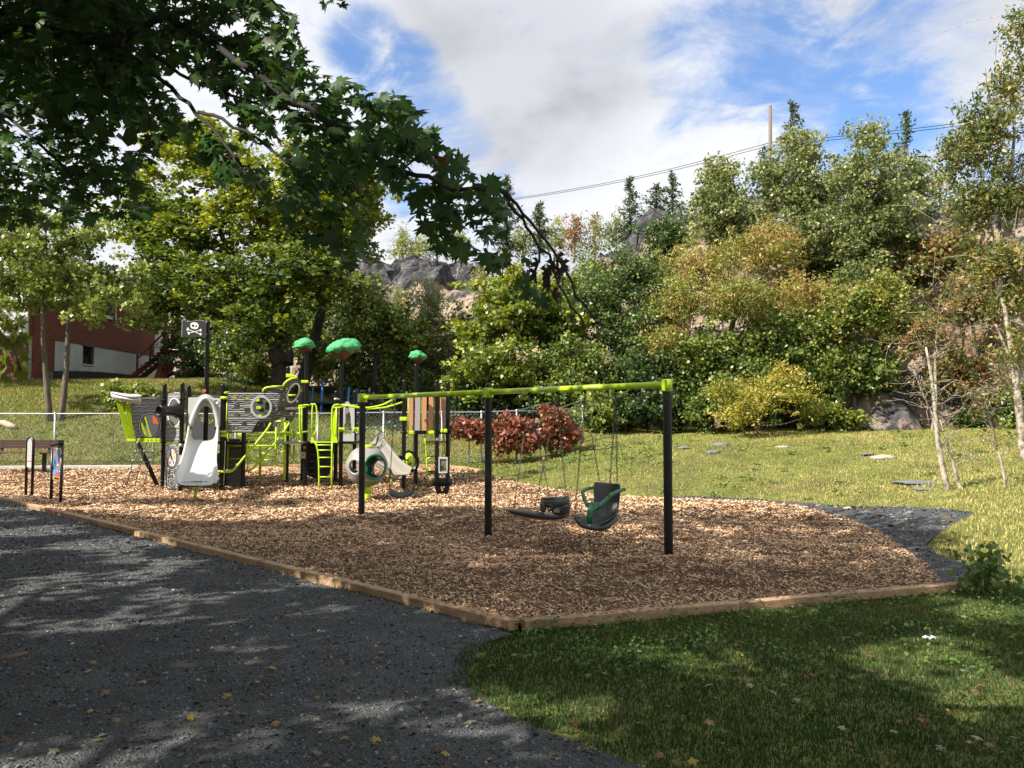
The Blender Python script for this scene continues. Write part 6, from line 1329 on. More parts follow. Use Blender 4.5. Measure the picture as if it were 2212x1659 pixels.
# --- board hut
def board(pts, m, Y, th=.03): mb = MB(); mb.plate(Z(z3, pts), [], lambda px: Y, th); return mb.build('hut_board', m, PS)
YHt = YN - .05
board([(640, 640), (678, 640), (676, 920), (642, 920)], M_CEDAR, YHt); board([(694, 640), (736, 640), (732, 922), (690, 922)], M_GREYB, YHt); board([(750, 640), (788, 640), (788, 924), (748, 924)], M_CEDAR, YHt); board([(806, 640), (846, 640), (836, 924), (796, 924)], M_CEDAR, YHt)
for i, (xa, xb, m_) in enumerate(((896, 908, M_CEDAR), (912, 922, M_CEDAR), (924, 940, M_GREYB), (943, 950, M_CEDAR), (952, 966, M_CEDAR))): board([(xa, 652), (xb, 652), (xb - 1, 915), (xa - 1, 915)], m_, YO - .1 + i * .03)
for x in (637, 743, 850): rail('lime_upright', z3, [(x, 655), (x, 925)], YHt + .05, .014)
for y in (770, 830): rail('lime_crossbar', z3, [(640, y), (850, y - 4)], YHt + .05, .014)
mb = MB(); mb.box((P(*z3(745, 938), YHt)), (1.05, .06, .10)); mb.build('hut_beam', M_BLACK, PS); mb = MB(); mb.box((P(*z3(925, 938), YO - .05)), (.42, .06, .09)); mb.build('hut_beam', M_BLACK, PS)
for x, y, w in ((660, 940, .22), (820, 940, .22), (915, 925, .09), (944, 925, .09)):
    mb = MB(); mb.box(P(*z3(x, y), YHt - .04), (w, .1, .11)); ob = mb.build('lime_clamp', M_LIME, PS); bv = ob.modifiers.new('b', 'BEVEL'); bv.width = .03; bv.segments = 3
YLd = YN + .5
hl = rail('hut_ladder', z3, [(770, 962), (782, 1050), (790, 1200), (800, 1355)], YLd - .5, .022); rail('side_rail', z3, [(928, 962), (936, 1050), (945, 1160)], YLd + .3, .022, parent=hl)
mb = MB(); mb.beam(P(*z3(782, 1022), YLd - .3), P(*z3(960, 1022), YLd + .1), .05, .11, (0, 0, 1)); mb.build('hut_step', M_CEDAR, hl)
rail('rung', z3, [(780, 1028), (942, 1030)], YLd - .4, .018, parent=hl); rail('rung', z3, [(790, 1148), (862, 1142)], YLd - .4, .025, parent=hl); rail('rung', z3, [(790, 1246), (862, 1250)], YLd - .4, .025, parent=hl)
for y in (1138, 1255): mb = MB(); mb.beam(P(*z3(795, y), YLd), P(*z3(870, y - 2), YLd), .25, .05, (0, 0, 1)); mb.build('hut_step', M_BLACK, hl)
mb = MB(); mb.plate(Z(zs, [(1603, 850), (1755, 850), (1755, 1118), (1603, 1118)]), [Z(zs, [(1622, 882), (1738, 882), (1738, 1095), (1622, 1095)])], lambda px: YN - .12, .04); fr = mb.build('play_panel', M_WHITE, PS)
mb = MB(); mb.plate(Z(zs, [(1620, 880), (1740, 880), (1740, 1097), (1620, 1097)]), [], lambda px: YN - .09, .01); mb.build('play_panel_face', mat('mirror_board', (.16, .16, .12), .35, col2=(.03, .035, .025), vscale=7, thr=(.45, .55)), fr)
# talk tube ball and cup
mb = MB(); c = P(*zs(1108, 925), YL + .25); mb.lathe(c, [(.24 * math.sin(a), -.24 * math.cos(a) * 1.2) for a in np.linspace(0, math.pi, 9)], 16); 
bb = mb.build('lime_ball', M_LIME, PS); bb.data.transform(Matrix.Translation(c) @ Matrix.Diagonal((.72, .6, .85, 1)) @ Matrix.Translation(-c))
mb = MB(); mb.lathe(P(*zs(1105, 925), YL + .5), [(0, 0), (.30, .0), (.31, .05), (.27, .07)], 20, rot=Matrix.Rotation(R(90), 3, 'X')); mb.build('ball_mount', M_BLACK, PS)
for x, y in ((1108, 985), (1075, 900), (1140, 960)): mb = MB(); mb.lathe(P(*zs(x, y), YL + .07), [(0, -.01), (.028, 0), (.028, .01)], 8, rot=Matrix.Rotation(R(90), 3, 'X')); mb.build('ball_hole', M_BLACK, bb)
rot_ = Matrix.Rotation(R(100), 3, 'X'); mb = MB(); mb.lathe(P(*zs(1010, 1055), YL - .25), [(.07, -.05), (.095, -.02), (.11, .06), (.118, .09), (.105, .085), (.09, .0), (0, -.03)], 18, rot=rot_); mb.build('lime_cup', M_LIME, PS)
rail('cup_stem', zs, [(1015, 1020), (1018, 930), (1030, 910)], YL - .15, .035)
mb = MB(); mb.box(P(*zs(1236, 888), YM - .065), (.045, .01, .09)); mb.build('red_sticker', mat('red_sticker', (.6, .02, .02), .4), PS)
mb = MB(); mb.lathe(P(*zl(167, 1035), YH - .07), [(0, -.005), (.045, 0), (.045, .01)], 12, rot=Matrix.Rotation(R(90), 3, 'X')); mb.build('orange_badge', mat('orange_badge', (.7, .16, .03), .4), PS)
for f_, x, y, Y in ((zl, 147, 1135, YH - .1), (z1, 872, 1125, YB - .09)):
    mb = MB(); mb.box(P(*f_(x, y), Y), (.12 if f_ is zl else .13, .02, .17 if f_ is zl else .2)); ob = mb.build('small_plaque', mat('cream_plaque', (.45, .43, .33), .5), PS); mb = MB(); mb.lathe(P(*f_(x, y), Y - .012), [(0, -.003), (.035, 0)], 10, rot=Matrix.Rotation(R(90), 3, 'X')); mb.build('plaque_mark', mat('plaque_brown', (.25, .12, .04), .5), ob)
mb = MB(); mb.lathe(P(*z1(1122, 380), YD - .07), [(0, -.005), (.04, 0)], 10, rot=Matrix.Rotation(R(90), 3, 'X')); mb.build('orange_badge', mat('orange_badge', (.7, .16, .03), .4), PS)
# --- moulded green tree tops
def canopy(px, py, Y, wpx, hpx, seed, tilt):
    rng = np.random.default_rng(seed); k = Y / FPX; w, h = wpx * k, hpx * k; c = P(px, py, Y)
    bm = bmesh.new(); bmesh.ops.create_icosphere(bm, subdivisions=4, radius=1)
    bumps = [(Vector(rng.normal(size=3)).normalized(), rng.uniform(.22, .42), rng.uniform(.25, .6)) for _ in range(22)]
    for v in bm.verts:
        d = v.co.normalized(); s_ = 0
        for b, r_, a in bumps:
            q = (d - b).length / (r_ * 1.9)
            if q < 1 and d.z > -.25: s_ = max(s_, a * (1 - q * q))
        s_ += .10 * math.sin(d.x * 15 + d.z * 11) * math.sin(d.y * 17 + 2)
        r_ = 1 + s_ * .9
        p = Vector((d.x * r_, d.y * r_, d.z * r_))
        if d.z < -.05: t_ = min(1, (-d.z - .05) / .95); p.x *= 1 - .55 * t_; p.y *= 1 - .55 * t_; p.z *= 1.15
        v.co = Vector((p.x * w, p.y * w, p.z * h * .92)) + Vector((0, 0, p.x * w * tilt))
    for f in bm.faces:
        f.smooth = True; n_ = f.calc_center_median(); f.material_index = 1 if n_.z < -.30 * h + .16 * h * math.sin(n_.x / w * 7) + n_.x * tilt else 0
    me = bpy.data.meshes.new('canopy'); bm.to_mesh(me); bm.free(); me.transform(Matrix.Translation(c)); me.materials.append(M_CANOPY); me.materials.append(M_BROWNP); link('tree_canopy', me, None, PS)
canopy(659, 748, YH, 19, 13, 1, .05); canopy(741, 756, YJ, 29, 20, 2, .12); canopy(904, 772, YM, 16, 13, 3, .0)
# --- flag
Yfl = YD - .08
fo = [(375, 335), (440, 352), (520, 368), (600, 360), (680, 345), (760, 338), (830, 350), (905, 378), (895, 560), (900, 700), (860, 712), (760, 695), (680, 700), (600, 715), (520, 715), (440, 705), (365, 688), (370, 500)]
mb = MB(); mb.plate(Z(zf, [(x - (8 if x < 400 else 0), y + (-5 if y < 450 else 5)) for x, y in fo]), [], lambda px: Yfl + .010, .010); fl = mb.build('pirate_flag', M_WHITE, PS)
mb = MB(); mb.plate(Z(zf, fo), [], lambda px: Yfl, .008); mb.build('flag_face', M_PANEL if False else mat('flag_black', (.008, .009, .010), .6), fl)
sk = [(560, 500), (548, 450), (552, 415), (580, 390), (625, 380), (680, 388), (715, 410), (732, 450), (722, 490), (705, 515), (700, 530), (690, 520), (682, 538), (668, 522), (655, 540), (640, 522), (625, 535), (615, 515), (598, 522), (575, 508)]
mb = MB(); mb.plate(Z(zf, sk), [Z(zf, ellp(610, 458, 32, 27, 14)), Z(zf, ellp(680, 466, 22, 20, 12)), Z(zf, ellp(640, 497, 7, 6, 8))], lambda px: Yfl - .004, .004); mb.build('skull', M_LINE, fl)
def bone(a, b):
    a = np.array(a, float); b = np.array(b, float); d = (b - a) / np.linalg.norm(b - a); n_ = np.array([-d[1], d[0]]); pts = [a + n_ * 8 + d * 40, a + n_ * 34 + d * 22, a + n_ * 34 - d * 2, a + n_ * 14 - d * 8, a, a - n_ * 14 - d * 8, a - n_ * 34 - d * 2, a - n_ * 34 + d * 22, a - n_ * 8 + d * 40, b - n_ * 8 - d * 40, b - n_ * 28 - d * 20, b - n_ * 28 + d * 2, b - n_ * 12 + d * 8, b, b + n_ * 12 + d * 8, b + n_ * 28 + d * 2, b + n_ * 28 - d * 20, b + n_ * 8 - d * 40]; return [tuple(p) for p in pts]
for j, (a, b) in enumerate((((478, 525), (785, 645)), ((500, 620), (785, 550)))): mb = MB(); mb.plate(Z(zf, bone(a, b)), [], lambda px: Yfl - .004 - .003 * j, .004); mb.build('bone', M_LINE, fl)
for y in (408, 658): mb = MB(); mb.tube([P(*zf(940, y + 8), YD), P(*zf(940, y - 8), YD)], .09, 12); mb.build('flag_clamp', M_BLACK, PS)

# ------------------------------------------------------------------ round climbing pod
def pod():
    Y = 20.6; c = P(*zs(402, 1000), Y); r = 345 / 7.755 * Y / FPX; t = thing('climbing_pod', 'grey and green hollow climbing ball on a lime post', 'climbing ball', GM(796, 1083))
    holes = [(Vector((-.46, -.88, .0)), 21), (Vector((.62, -.77, -.02)), 36), (Vector((.55, .80, -.15)), 26), (Vector((-.7, .7, .1)), 22), (Vector((.2, .5, .85)), 20)]
    holes = [(d.normalized(), a) for d, a in holes]
    def shell(rad, name, mats, inner):
        bm = bmesh.new(); bmesh.ops.create_icosphere(bm, subdivisions=5, radius=1)
        kill = [v for v in bm.verts if any(v.co.normalized().angle(d) < R(a) for d, a in holes)]; bmesh.ops.delete(bm, geom=kill, context='VERTS')
        for v in bm.verts:
            d = v.co.normalized()
            for hd, a in holes:
                an = d.angle(hd)
                if an < R(a + 3.5): ax_ = hd.cross(d).normalized(); d = Matrix.Rotation(R(a), 3, ax_) @ hd; break
            k = 1 + .02 * math.cos(d.x * 7) * math.cos(d.z * 6)
            v.co = Vector((d.x, d.y, d.z * 1.0)) * rad * k
        for f in bm.faces:
            f.smooth = True; z_ = f.calc_center_median().z / rad; f.material_index = 1 if (z_ < -.70 and not inner) else 0
            if inner: f.normal_flip()
        me = bpy.data.meshes.new(name); bm.to_mesh(me); bm.free(); me.transform(Matrix.Translation(c))
        for m_ in mats: me.materials.append(m_)
        return link(name, me, None, t)
    shell(r, 'outer_shell', [M_GREYP, mat('leaf_green_plastic', (.10, .26, .05), .45)], False); shell(r * .94, 'inner_shell', [M_GREENP, M_GREENP], True)
    for i, (hd, a) in enumerate(holes):
        q = hd.to_track_quat('Z', 'Y').to_matrix(); mb = MB(); mb.tube([c + q @ (Vector((math.sin(R(a)) * math.cos(u), math.sin(R(a)) * math.sin(u), math.cos(R(a)))) * r * .975) for u in np.linspace(0, 2 * math.pi, 33)], .028, 8, False); mb.build('opening_rim', M_GREYP if i != 1 else M_GREENP, t)
    q = holes[0][0].to_track_quat('Z', 'Y').to_matrix(); mb = MB(); mb.lathe(c, [(r * math.sin(R(a)) * k, r * math.cos(R(a)) * k) for a, k in ((21, 1.03), (25, 1.035), (29, 1.01))], 28, rot=q); mb.build('porthole_flange', M_WHITE if False else M_GREYP, t)
    mb = MB(); mb.lathe(c + Vector((.03, -.1, r * .95)), [(0, .045), (.12, .04), (.15, .01), (.15, -.03)], 18); mb.build('lime_cap', M_LIME, t)
    g = GM(794.5, 1083); mb = MB(); mb.tube([(c.x + .02, c.y, g.z - .2), (c.x + .02, c.y, c.z - r * .93)], .075, 16); mb.tube([(c.x + .02, c.y, c.z - r * 1.3), (c.x + .02, c.y, c.z - r * .9)], .088, 16); mb.build('post', M_LIME, t)
    mb = MB(); a_ = P(*zs(258, 970), Y - r * .8); mb.beam(a_, P(*zs(258, 1085), Y - r * .8), .02, .02, (1, 0, 0)); mb.beam(a_, P(*zs(285, 965), Y - r * .8), .02, .02); mb.build('hand_grip', M_WHITE, t)
pod()

# ------------------------------------------------------------------ signs and bench
def signs():
    a = GM(*zp(374, 1284)); b = GM(*zp(464, 1300)); t = thing('arched_sign', 'narrow black arched sign frame holding a pale notice panel', 'sign', (a + b) / 2)
    zt_ = P(*zp(455, 445), a.y).z; w = (b - a).length / 2; hs = zt_ - w; mid = (a + b) / 2; d = (b - a).normalized()
    def pt(u, z): return Vector((mid.x + d.x * u, mid.y + d.y * u, z))
    mb = MB(); mb.tube([pt(-w, a.z - .2), pt(-w, hs)] + [pt(-w * math.cos(x), hs + w * math.sin(x)) for x in np.linspace(.25, math.pi - .25, 9)] + [pt(w, hs), pt(w, b.z - .2)], .035, 10); mb.build('frame', mat('maroon_black', (.016, .008, .009), .35), t)
    zb = P(*zp(430, 880), a.y).z; iw = w - .035; prof_ = [(-iw, zb), (iw, zb), (iw, hs)] + [(iw * math.cos(x), hs + iw * math.sin(x)) for x in np.linspace(.2, math.pi - .2, 9)] + [(-iw, hs)]
    n_ = len(prof_); nn = Vector((d.y, -d.x, 0)) * .012; mb = MB(); mb.add([pt(u, z) + nn for u, z in prof_] + [pt(u, z) - nn for u, z in prof_], [tuple(range(n_)), tuple(reversed(range(n_, 2 * n_)))] + [(i, i + n_, (i + 1) % n_ + n_, (i + 1) % n_) for i in range(n_)]); pn = mb.build('notice_panel', M_WHITE, t)
    zr = P(*zp(430, 792), a.y).z; mb = MB(); mb.beam(pt(-iw, zr) + nn * 1.3, pt(iw, zr) + nn * 1.3, .006, .02); mb.build('red_stripe', mat('red_print', (.4, .04, .03), .6), pn)
    rg = np.random.default_rng(4)
    mb = MB()
    for i in range(14): z = zr + .08 + i * .035; mb.beam(pt(-iw * .75, z) + nn * 1.25, pt(iw * rg.uniform(.2, .75), z) + nn * 1.25, .003, .006)
    mb.build('small_print', mat('grey_print', (.25, .26, .28), .6), pn)
    a = GM(*zp(742, 1360)); b = GM(*zp(880, 1400)); t = thing('picture_sign', 'colourful blue and red picture panel between two black posts', 'sign', (a + b) / 2); d = (b - a).normalized(); L = (b - a).length; zt_ = P(*zp(778, 590), a.y).z
    for p in (a, b): mb = MB(); mb.tube([p - Vector((0, 0, .2)), Vector((p.x, p.y, zt_))], .036, 10); mb.build('post', mat('maroon_black', (.016, .008, .009), .35), t)
    z0, z1_ = P(*zp(768, 1055), a.y).z, zt_ - .005; nn = Vector((d.y, -d.x, 0)).normalized()
    if nn.y > 0: nn = -nn
    Q = lambda u, v, o=0: Vector((a.x, a.y, 0)) + d * (L * (.1 + .8 * u)) + nn * o + Vector((0, 0, z0 + (z1_ - z0) * v))
    def pl(name, pts, o, th, m_, par): 
        k = len(pts); mb = MB(); mb.add([Q(u, v, o) for u, v in pts] + [Q(u, v, o - th) for u, v in pts], [tuple(range(k)), tuple(reversed(range(k, 2 * k)))] + [(i, i + k, (i + 1) % k + k, (i + 1) % k) for i in range(k)]); return mb.build(name, m_, par)
    rect = lambda u0, v0, u1, v1: [(u0, v0), (u1, v0), (u1, v1), (u0, v1)]
    bd = pl('panel', rect(0, 0, 1, 1), .0, .02, mat('ochre_board', (.50, .28, .06), .5), t); pl('blue_field', rect(.04, .12, .96, .95), .004, .002, mat('blue_print', (.05, .20, .42), .5), bd)
    rgm = mat('rust_print', (.42, .07, .03), .5); tg = mat('teal_print', (.05, .32, .28), .5); M_y = mat('ochre_board')
    for pts in ([(.1, .80), (.45, .78), (.48, .90), (.3, .86), (.12, .88)], [(.1, .68), (.5, .70), (.42, .76), (.15, .76)], [(.5, .35), (.62, .30), (.9, .50), (.95, .75), (.78, .70), (.7, .5), (.52, .45)], [(.35, .12), (.9, .12), (.85, .30), (.6, .25), (.4, .22)], [(.5, .62), (.6, .60), (.58, .5), (.5, .52)]): pl('rust_shape', pts, .006, .002, rgm, bd)
    for pts in ([(.85, .35), (.96, .38), (.96, .52), (.86, .5)], [(.8, .85), (.95, .8), (.95, .94), (.82, .94)]): pl('teal_shape', pts, .006, .002, tg, bd)
    pl('white_shape', [(.68 + .07 * math.cos(x), .48 + .035 * math.sin(x)) for x in np.linspace(0, 6.0, 10)], .008, .002, M_LINE, bd)
    for u, v in ((.25, .27), (.62, .29), (.9, .29), (.22, .2)): pl('white_shape', [(u + .05 * math.cos(x), v + .014 * math.sin(x)) for x in np.linspace(0, 5.5, 8)], .008, .002, M_LINE, bd)
    pl('label_plate', rect(.25, .025, .82, .085), .006, .002, M_BLACK, bd)
signs()
def bench():
    Y = 25.4; r_ = P(*zp(755, 600), Y); zt_ = P(*zp(600, 492), Y).z; zb_ = P(*zp(600, 612), Y).z; zse = P(*zp(600, 665), Y).z; zg = Hs(r_.x, Y); x1 = r_.x; x0 = x1 - 1.95
    t = thing('park_bench', 'dark brown park bench at the left in front of the fence', 'bench', ((x0 + x1) / 2, Y, zg)); m_ = mat('bench_brown', (.055, .022, .018), .6, var=.15)
    n = 3
    for i in range(n):
        z = zb_ + (zt_ - zb_) * (i + .5) / n; mb = MB(); mb.box(((x0 + x1) / 2, Y + .28 + .04 * i, z), (x1 - x0, .04, (zt_ - zb_) / n * .93)); mb.build('back_slat', m_, t)
    for i in range(3): mb = MB(); mb.box(((x0 + x1) / 2, Y - .12 + i * .14, zse), (x1 - x0, .12, .045)); mb.build('seat_slat', mat('bench_red_brown', (.15, .05, .03), .55), t)
    for x in (x0 + .25, x1 - .25):
        mb = MB(); mb.box((x, Y + .05, (zg + zse) / 2), (.09, .09, zse - zg)); mb.beam((x, Y - .18, zse - .03), (x, Y + .3, zse - .03), .06, .05); mb.beam((x, Y + .27, zse - .03), (x, Y + .38, zt_), .06, .05, (0, 1, 0)); mb.build('leg', M_BLACK, t)
    mb = MB(); mb.beam((x1 + .06, Y - .15, zse + .2), (x1 + .08, Y + .35, zse + .26), .05, .05); mb.beam((x1 + .07, Y + .33, zse - .05), (x1 + .08, Y + .36, zt_), .14, .08, (0, 1, 0)); mb.build('end_arm', M_BLACK, t)
bench()
# ------------------------------------------------------------------ the maple overhead (partly out of frame) and its neighbours
MV = []
for a_, r_ in ((90, 1.0), (78, .62), (66, .70), (60, .42), (40, .92), (28, .60), (15, .70), (0, .36), (-22, .72), (-35, .55), (-55, .50), (-75, .18), (-90, .14), (-105, .18), (-125, .50), (-145, .55), (-158, .72), (180, .36), (165, .70), (152, .60), (140, .92), (120, .42), (114, .70), (102, .62)):
    MV.append((r_ * .6 * math.cos(R(a_)), .18 + r_ * .6 * math.sin(R(a_)), -.16 * r_ * r_ * abs(math.cos(R(a_))) - .05 * r_))
MLV = [(0, .18, .02)] + MV; MLF = [(0, i + 1, (i + 1) % 24 + 1) for i in range(24)]
MSV = [(r_ * .6 * math.cos(R(a_)), .15 + r_ * .6 * math.sin(R(a_)), -.1 * r_) for a_, r_ in ((90, 1.05), (42, .95), (-20, .75), (-160, .75), (138, .95))]; MSF = [tuple(range(4, -1, -1))]
SIL = [(-80, -80), (560, -80), (612, 0), (640, 62), (652, 128), (700, 160), (745, 175), (800, 195), (860, 205), (905, 255), (950, 285), (985, 335), (1040, 385), (1080, 410), (1100, 450), (1140, 505), (1135, 560), (1070, 575), (1010, 545), (965, 560), (945, 515), (885, 480), (870, 410), (805, 370), (780, 420), (812, 520), (800, 560), (770, 575), (735, 560), (700, 520), (640, 500), (590, 440), (560, 400), (480, 395), (440, 360), (430, 300), (360, 290), (330, 330), (300, 380), (330, 460), (300, 480), (230, 460), (180, 480), (60, 490), (-80, 470)]
GAPS = [[(345, 120), (420, 160), (470, 200), (520, 265), (470, 290), (400, 250), (330, 170)], [(500, 290), (590, 330), (560, 370), (500, 350)], [(30, 240), (90, 250), (80, 290), (20, 280)], [(230, 240), (280, 260), (300, 330), (250, 320)], [(600, 260), (650, 290), (640, 330), (590, 310)]]
A_ = Vector((-9.2, 3.2, 0)); B_ = Vector((-5.5, -5.0, 0)); Cc = Vector((-17.5, 11.5, 0)); D_ = Vector((2.5, -7.5, 0))
def maple_overhead():
    rng = np.random.default_rng(77)
    TA = thing('maple_tree', 'big maple overhead whose dark leafy branch reaches in from the upper left', 'tree', A_)
    # visible branches: photo column/row with distance
    br = [([(-320, 60, 7.6), (-60, 62, 6.4), (60, 66, 6.0), (190, 84, 5.6), (262, 90, 5.3)], .065, .036),
          ([(255, 95, 5.3), (300, 58, 5.2), (345, 42, 5.1), (400, 58, 5.0), (470, 105, 4.8), (600, 190, 4.5), (700, 262, 4.3), (780, 318, 4.1), (860, 366, 3.9), (960, 398, 3.75), (1060, 414, 3.6), (1092, 414, 3.55)], .027, .007),
          ([(262, 96, 5.3), (300, 135, 5.2), (370, 190, 5.1), (430, 245, 4.9), (470, 292, 4.8), (520, 355, 4.6), (560, 410, 4.5)], .018, .006),
          ([(430, 243, 4.9), (480, 255, 4.8), (560, 300, 4.6), (640, 370, 4.4), (690, 440, 4.3)], .012, .005),
          ([(330, 120, 5.2), (420, 175, 5.0), (520, 215, 4.8), (600, 232, 4.7), (690, 265, 4.5), (760, 330, 4.3)], .012, .004),
          ([(1080, 413, 3.55), (1105, 440, 3.5), (1140, 490, 3.45), (1180, 555, 3.4), (1225, 640, 3.35), (1262, 708, 3.3)], .008, .004),
          ([(1085, 412, 3.55), (1120, 440, 3.5), (1165, 500, 3.4), (1210, 570, 3.35), (1250, 640, 3.3), (1290, 690, 3.3), (1345, 722, 3.3)], .008, .003),
          ([(1060, 416, 3.6), (1090, 470, 3.5), (1100, 540, 3.45), (1085, 600, 3.4)], .005, .002), ([(1290, 690, 3.3), (1330, 690, 3.3), (1370, 678, 3.3)], .003, .0015),
          ([(-200, 190, 6.5), (0, 240, 6.0), (110, 330, 5.6), (200, 430, 5.4)], .018, .006), ([(-100, 20, 6.3), (60, 90, 5.8), (130, 180, 5.5), (200, 260, 5.3)], .014, .005), ([(640, 225, 4.5), (700, 215, 4.4), (790, 235, 4.2), (860, 290, 4.0)], .009, .004), ([(860, 366, 3.9), (920, 420, 3.8), (960, 480, 3.7)], .006, .003)]
    mb = MB(); fork = A_ + Vector((.2, .1, 3.6))
    mb.tube([A_ + Vector((0, 0, -.3)), A_ + Vector((.05, 0, .5)), A_ + Vector((.1, .05, 2.2)), fork, A_ + Vector((-.1, .4, 6.2)), A_ + Vector((.2, .2, 9.3))], [.50, .38, .33, .30, .2, .06], 14)
    st0 = P(-320, 60, 7.6); limb(mb, fork, st0, .18, .08, rng, 7, .04, 9)
    pts_all = []
    for pts, r0, r1 in br:
        q = [P(*p) for p in pts]; n = len(q)
        q2 = []
        for i in range(n - 1):
            for u in (0, .33, .66): q2.append(q[i].lerp(q[i + 1], u) + Vector(rng.normal(0, .006 if r0 < .02 else .012, 3)))
        q2.append(q[-1]); m_ = len(q2); mb.tube(q2, [r0 + (r1 - r0) * i / (m_ - 1) for i in range(m_)], 7); pts_all += q2
    for c in ((-3.5, 3, 7.5), (-12, 6, 7), (-10, -1, 8), (-5, 7, 6.5), (-8, 8.5, 7), (-2, 0.5, 8), (-13, 2, 7.5), (-6, 1, 9)): limb(mb, fork.lerp(A_ + Vector((0, .2, 7)), rng.random()), Vector(c), .12, .03, rng, 8, .07, 7)
    mb.build('trunk', M_BARKN, TA)
    # near leaves hung in small sprays inside the outline the branch makes
    gl = []; tries = 0
    silx = np.array([p[0] for p in SIL])
    while len(gl) < 3900 and tries < 90000:
        tries += 1; px = rng.uniform(-70, 1145); py = rng.uniform(-70, 590)
        if not inpoly(px, py, SIL) or any(inpoly(px, py, g) for g in GAPS): continue
        Yd = np.interp(px, [-80, 250, 600, 900, 1150], [6.4, 5.6, 4.7, 3.95, 3.5]) * rng.uniform(.93, 1.09)
        dens = np.interp(px, [-80, 500, 700, 1150], [1, .85, .62, .40]); 
        if fbm(px * .02, py * .02, 90, 2) < .34: dens *= .25
        if py > 400 and px < 850: dens *= .55
        if rng.random() > dens: continue
        gl.append((px, py, Yd))
    n = len(gl); pos = np.array([tuple(P(*g)) for g in gl]); dist = np.array([g[2] for g in gl])
    # leaf blades hang: normals tilt up and outward, tips droop
    nr = rng.normal(size=(n, 3)) * .55 + np.array([.1, -.35, .75]); nr /= np.linalg.norm(nr, axis=1)[:, None]; tip = rng.normal(size=(n, 3)) * .55 + np.array([.35, .1, -.75]); tip -= nr * (tip * nr).sum(1)[:, None]; tip /= np.linalg.norm(tip, axis=1)[:, None]
    Rm = np.stack([np.cross(tip, nr), tip, nr], axis=2); sc = rng.uniform(.085, .15, n)
    colr = np.array([.042, .085, .028])[None] * rng.uniform(.7, 1.5, n)[:, None] + rng.random(n)[:, None] ** 6 * np.array([.05, .05, .0]); br_ = rng.random(n) < .003; colr[br_] = (.16, .05, .02)
    size_px = sc / dist; order = np.argsort(-size_px)[:300]; rest = np.setdiff1d(np.arange(n), order)
    lm = []
    for i in order:
        v, f = scatter(MLV, MLF, pos[i:i + 1], Rm[i:i + 1], sc[i:i + 1]); o = npmesh('leaf', v, f, M_LEAFN, TA, col=np.repeat(colr[i:i + 1], len(MLF), axis=0))
    v, f = scatter(MLV, MLF, pos[rest], Rm[rest], sc[rest]); o = npmesh('leaf_mass', v, f, M_LEAFN, TA, col=np.repeat(colr[rest], len(MLF), axis=0)); o['kind'] = 'stuff'
    # withered hanging leaves on the dangling twigs, and a few green ones
    wl = [(1165, 560, 3.42), (1180, 575, 3.42), (1195, 560, 3.4), (1205, 545, 3.4), (1215, 560, 3.4), (1155, 580, 3.42), (1185, 600, 3.42), (1192, 625, 3.4), (1176, 590, 3.4), (1210, 575, 3.38)]
    gl2 = [(1110, 610, 3.42), (1125, 630, 3.42), (1150, 620, 3.42), (1165, 640, 3.4), (1130, 600, 3.45), (1180, 650, 3.4)]
    gl3 = [(rng.uniform(-15, 62), rng.uniform(690, 810), 4.4) for _ in range(26)]  # sprig drawn yellow green, light from behind put into its leaf colour
    mb = MB(); mb.tube([P(-60, 640, 4.6), P(-10, 700, 4.5), P(30, 760, 4.4), P(45, 800, 4.4)], .006, 5); mb.build('low_twig', M_BARKD, TA)
    for k_, (l_, c_) in enumerate(((wl, (.030, .014, .010)), (gl2, (.045, .095, .03)), (gl3, (.12, .15, .025)))):
        p_ = np.array([tuple(P(*g)) for g in l_]); m_ = len(l_); nr = rng.normal(size=(m_, 3)); nr[:, 2] *= .3; nr /= np.linalg.norm(nr, axis=1)[:, None]; tp_ = rng.normal(size=(m_, 3)) * .3 + np.array([0, 0, -1]) if k_ == 0 else rng.normal(size=(m_, 3)) * .4 + np.array([.8, 0, -.3]); tp_ -= nr * (tp_ * nr).sum(1)[:, None]; tp_ /= np.linalg.norm(tp_, axis=1)[:, None]
        Rm2 = np.stack([np.cross(tp_, nr), tp_, nr], axis=2); sc3 = np.column_stack([np.full(m_, .06 if k_ == 0 else .10), np.full(m_, .10), np.full(m_, .2 if k_ == 0 else .1)])
        for i in range(m_):
            v, f = scatter(MLV, MLF, p_[i:i + 1], Rm2[i:i + 1], sc3[i:i + 1]); npmesh('withered_leaf' if k_ == 0 else 'leaf', v, f, M_LEAFN, TA, col=np.repeat(np.array([c_]) * rng.uniform(.7, 1.3), len(MLF), axis=0))
    p_ = P(712, 5, 4.3)
    for i in range(7):
        q = P(695 + 8 * i, -12 + (i * 17) % 22, 4.3); nr = Vector(rng.normal(size=3)); Rm2 = rots(1, .2, rng); v, f = scatter(MLV, MLF, np.array([tuple(q)]), Rm2, np.array([.085])); npmesh('leaf', v, f, M_LEAFN, TA, col=np.repeat(np.array([[.03, .05, .02]]), len(MLF), axis=0))
    # ---- crowns: mostly unseen leaf sprays, shaped so their shadows fill shade_poly
    LIT = Z(lambda a, b: tuple(GR(a, b)[:2]), [(-420, 1100), (-100, 1103), (130, 1108), (330, 1128), (480, 1136), (640, 1133), (780, 1122), (950, 1108), (1100, 1101), (1300, 1104), (1500, 1101), (1700, 1100), (1860, 1112), (1990, 1140), (2060, 1180), (2100, 1225), (2212, 1270), (2420, 1330)])
    shade_poly = LIT + [(9.5, 4), (9.5, 1), (-16, 1), (-16, 12)]
    Vs = []; Fs = []; Cs = []; owner = []
    groups = {'A': [], 'B': [], 'C': [], 'D': []}
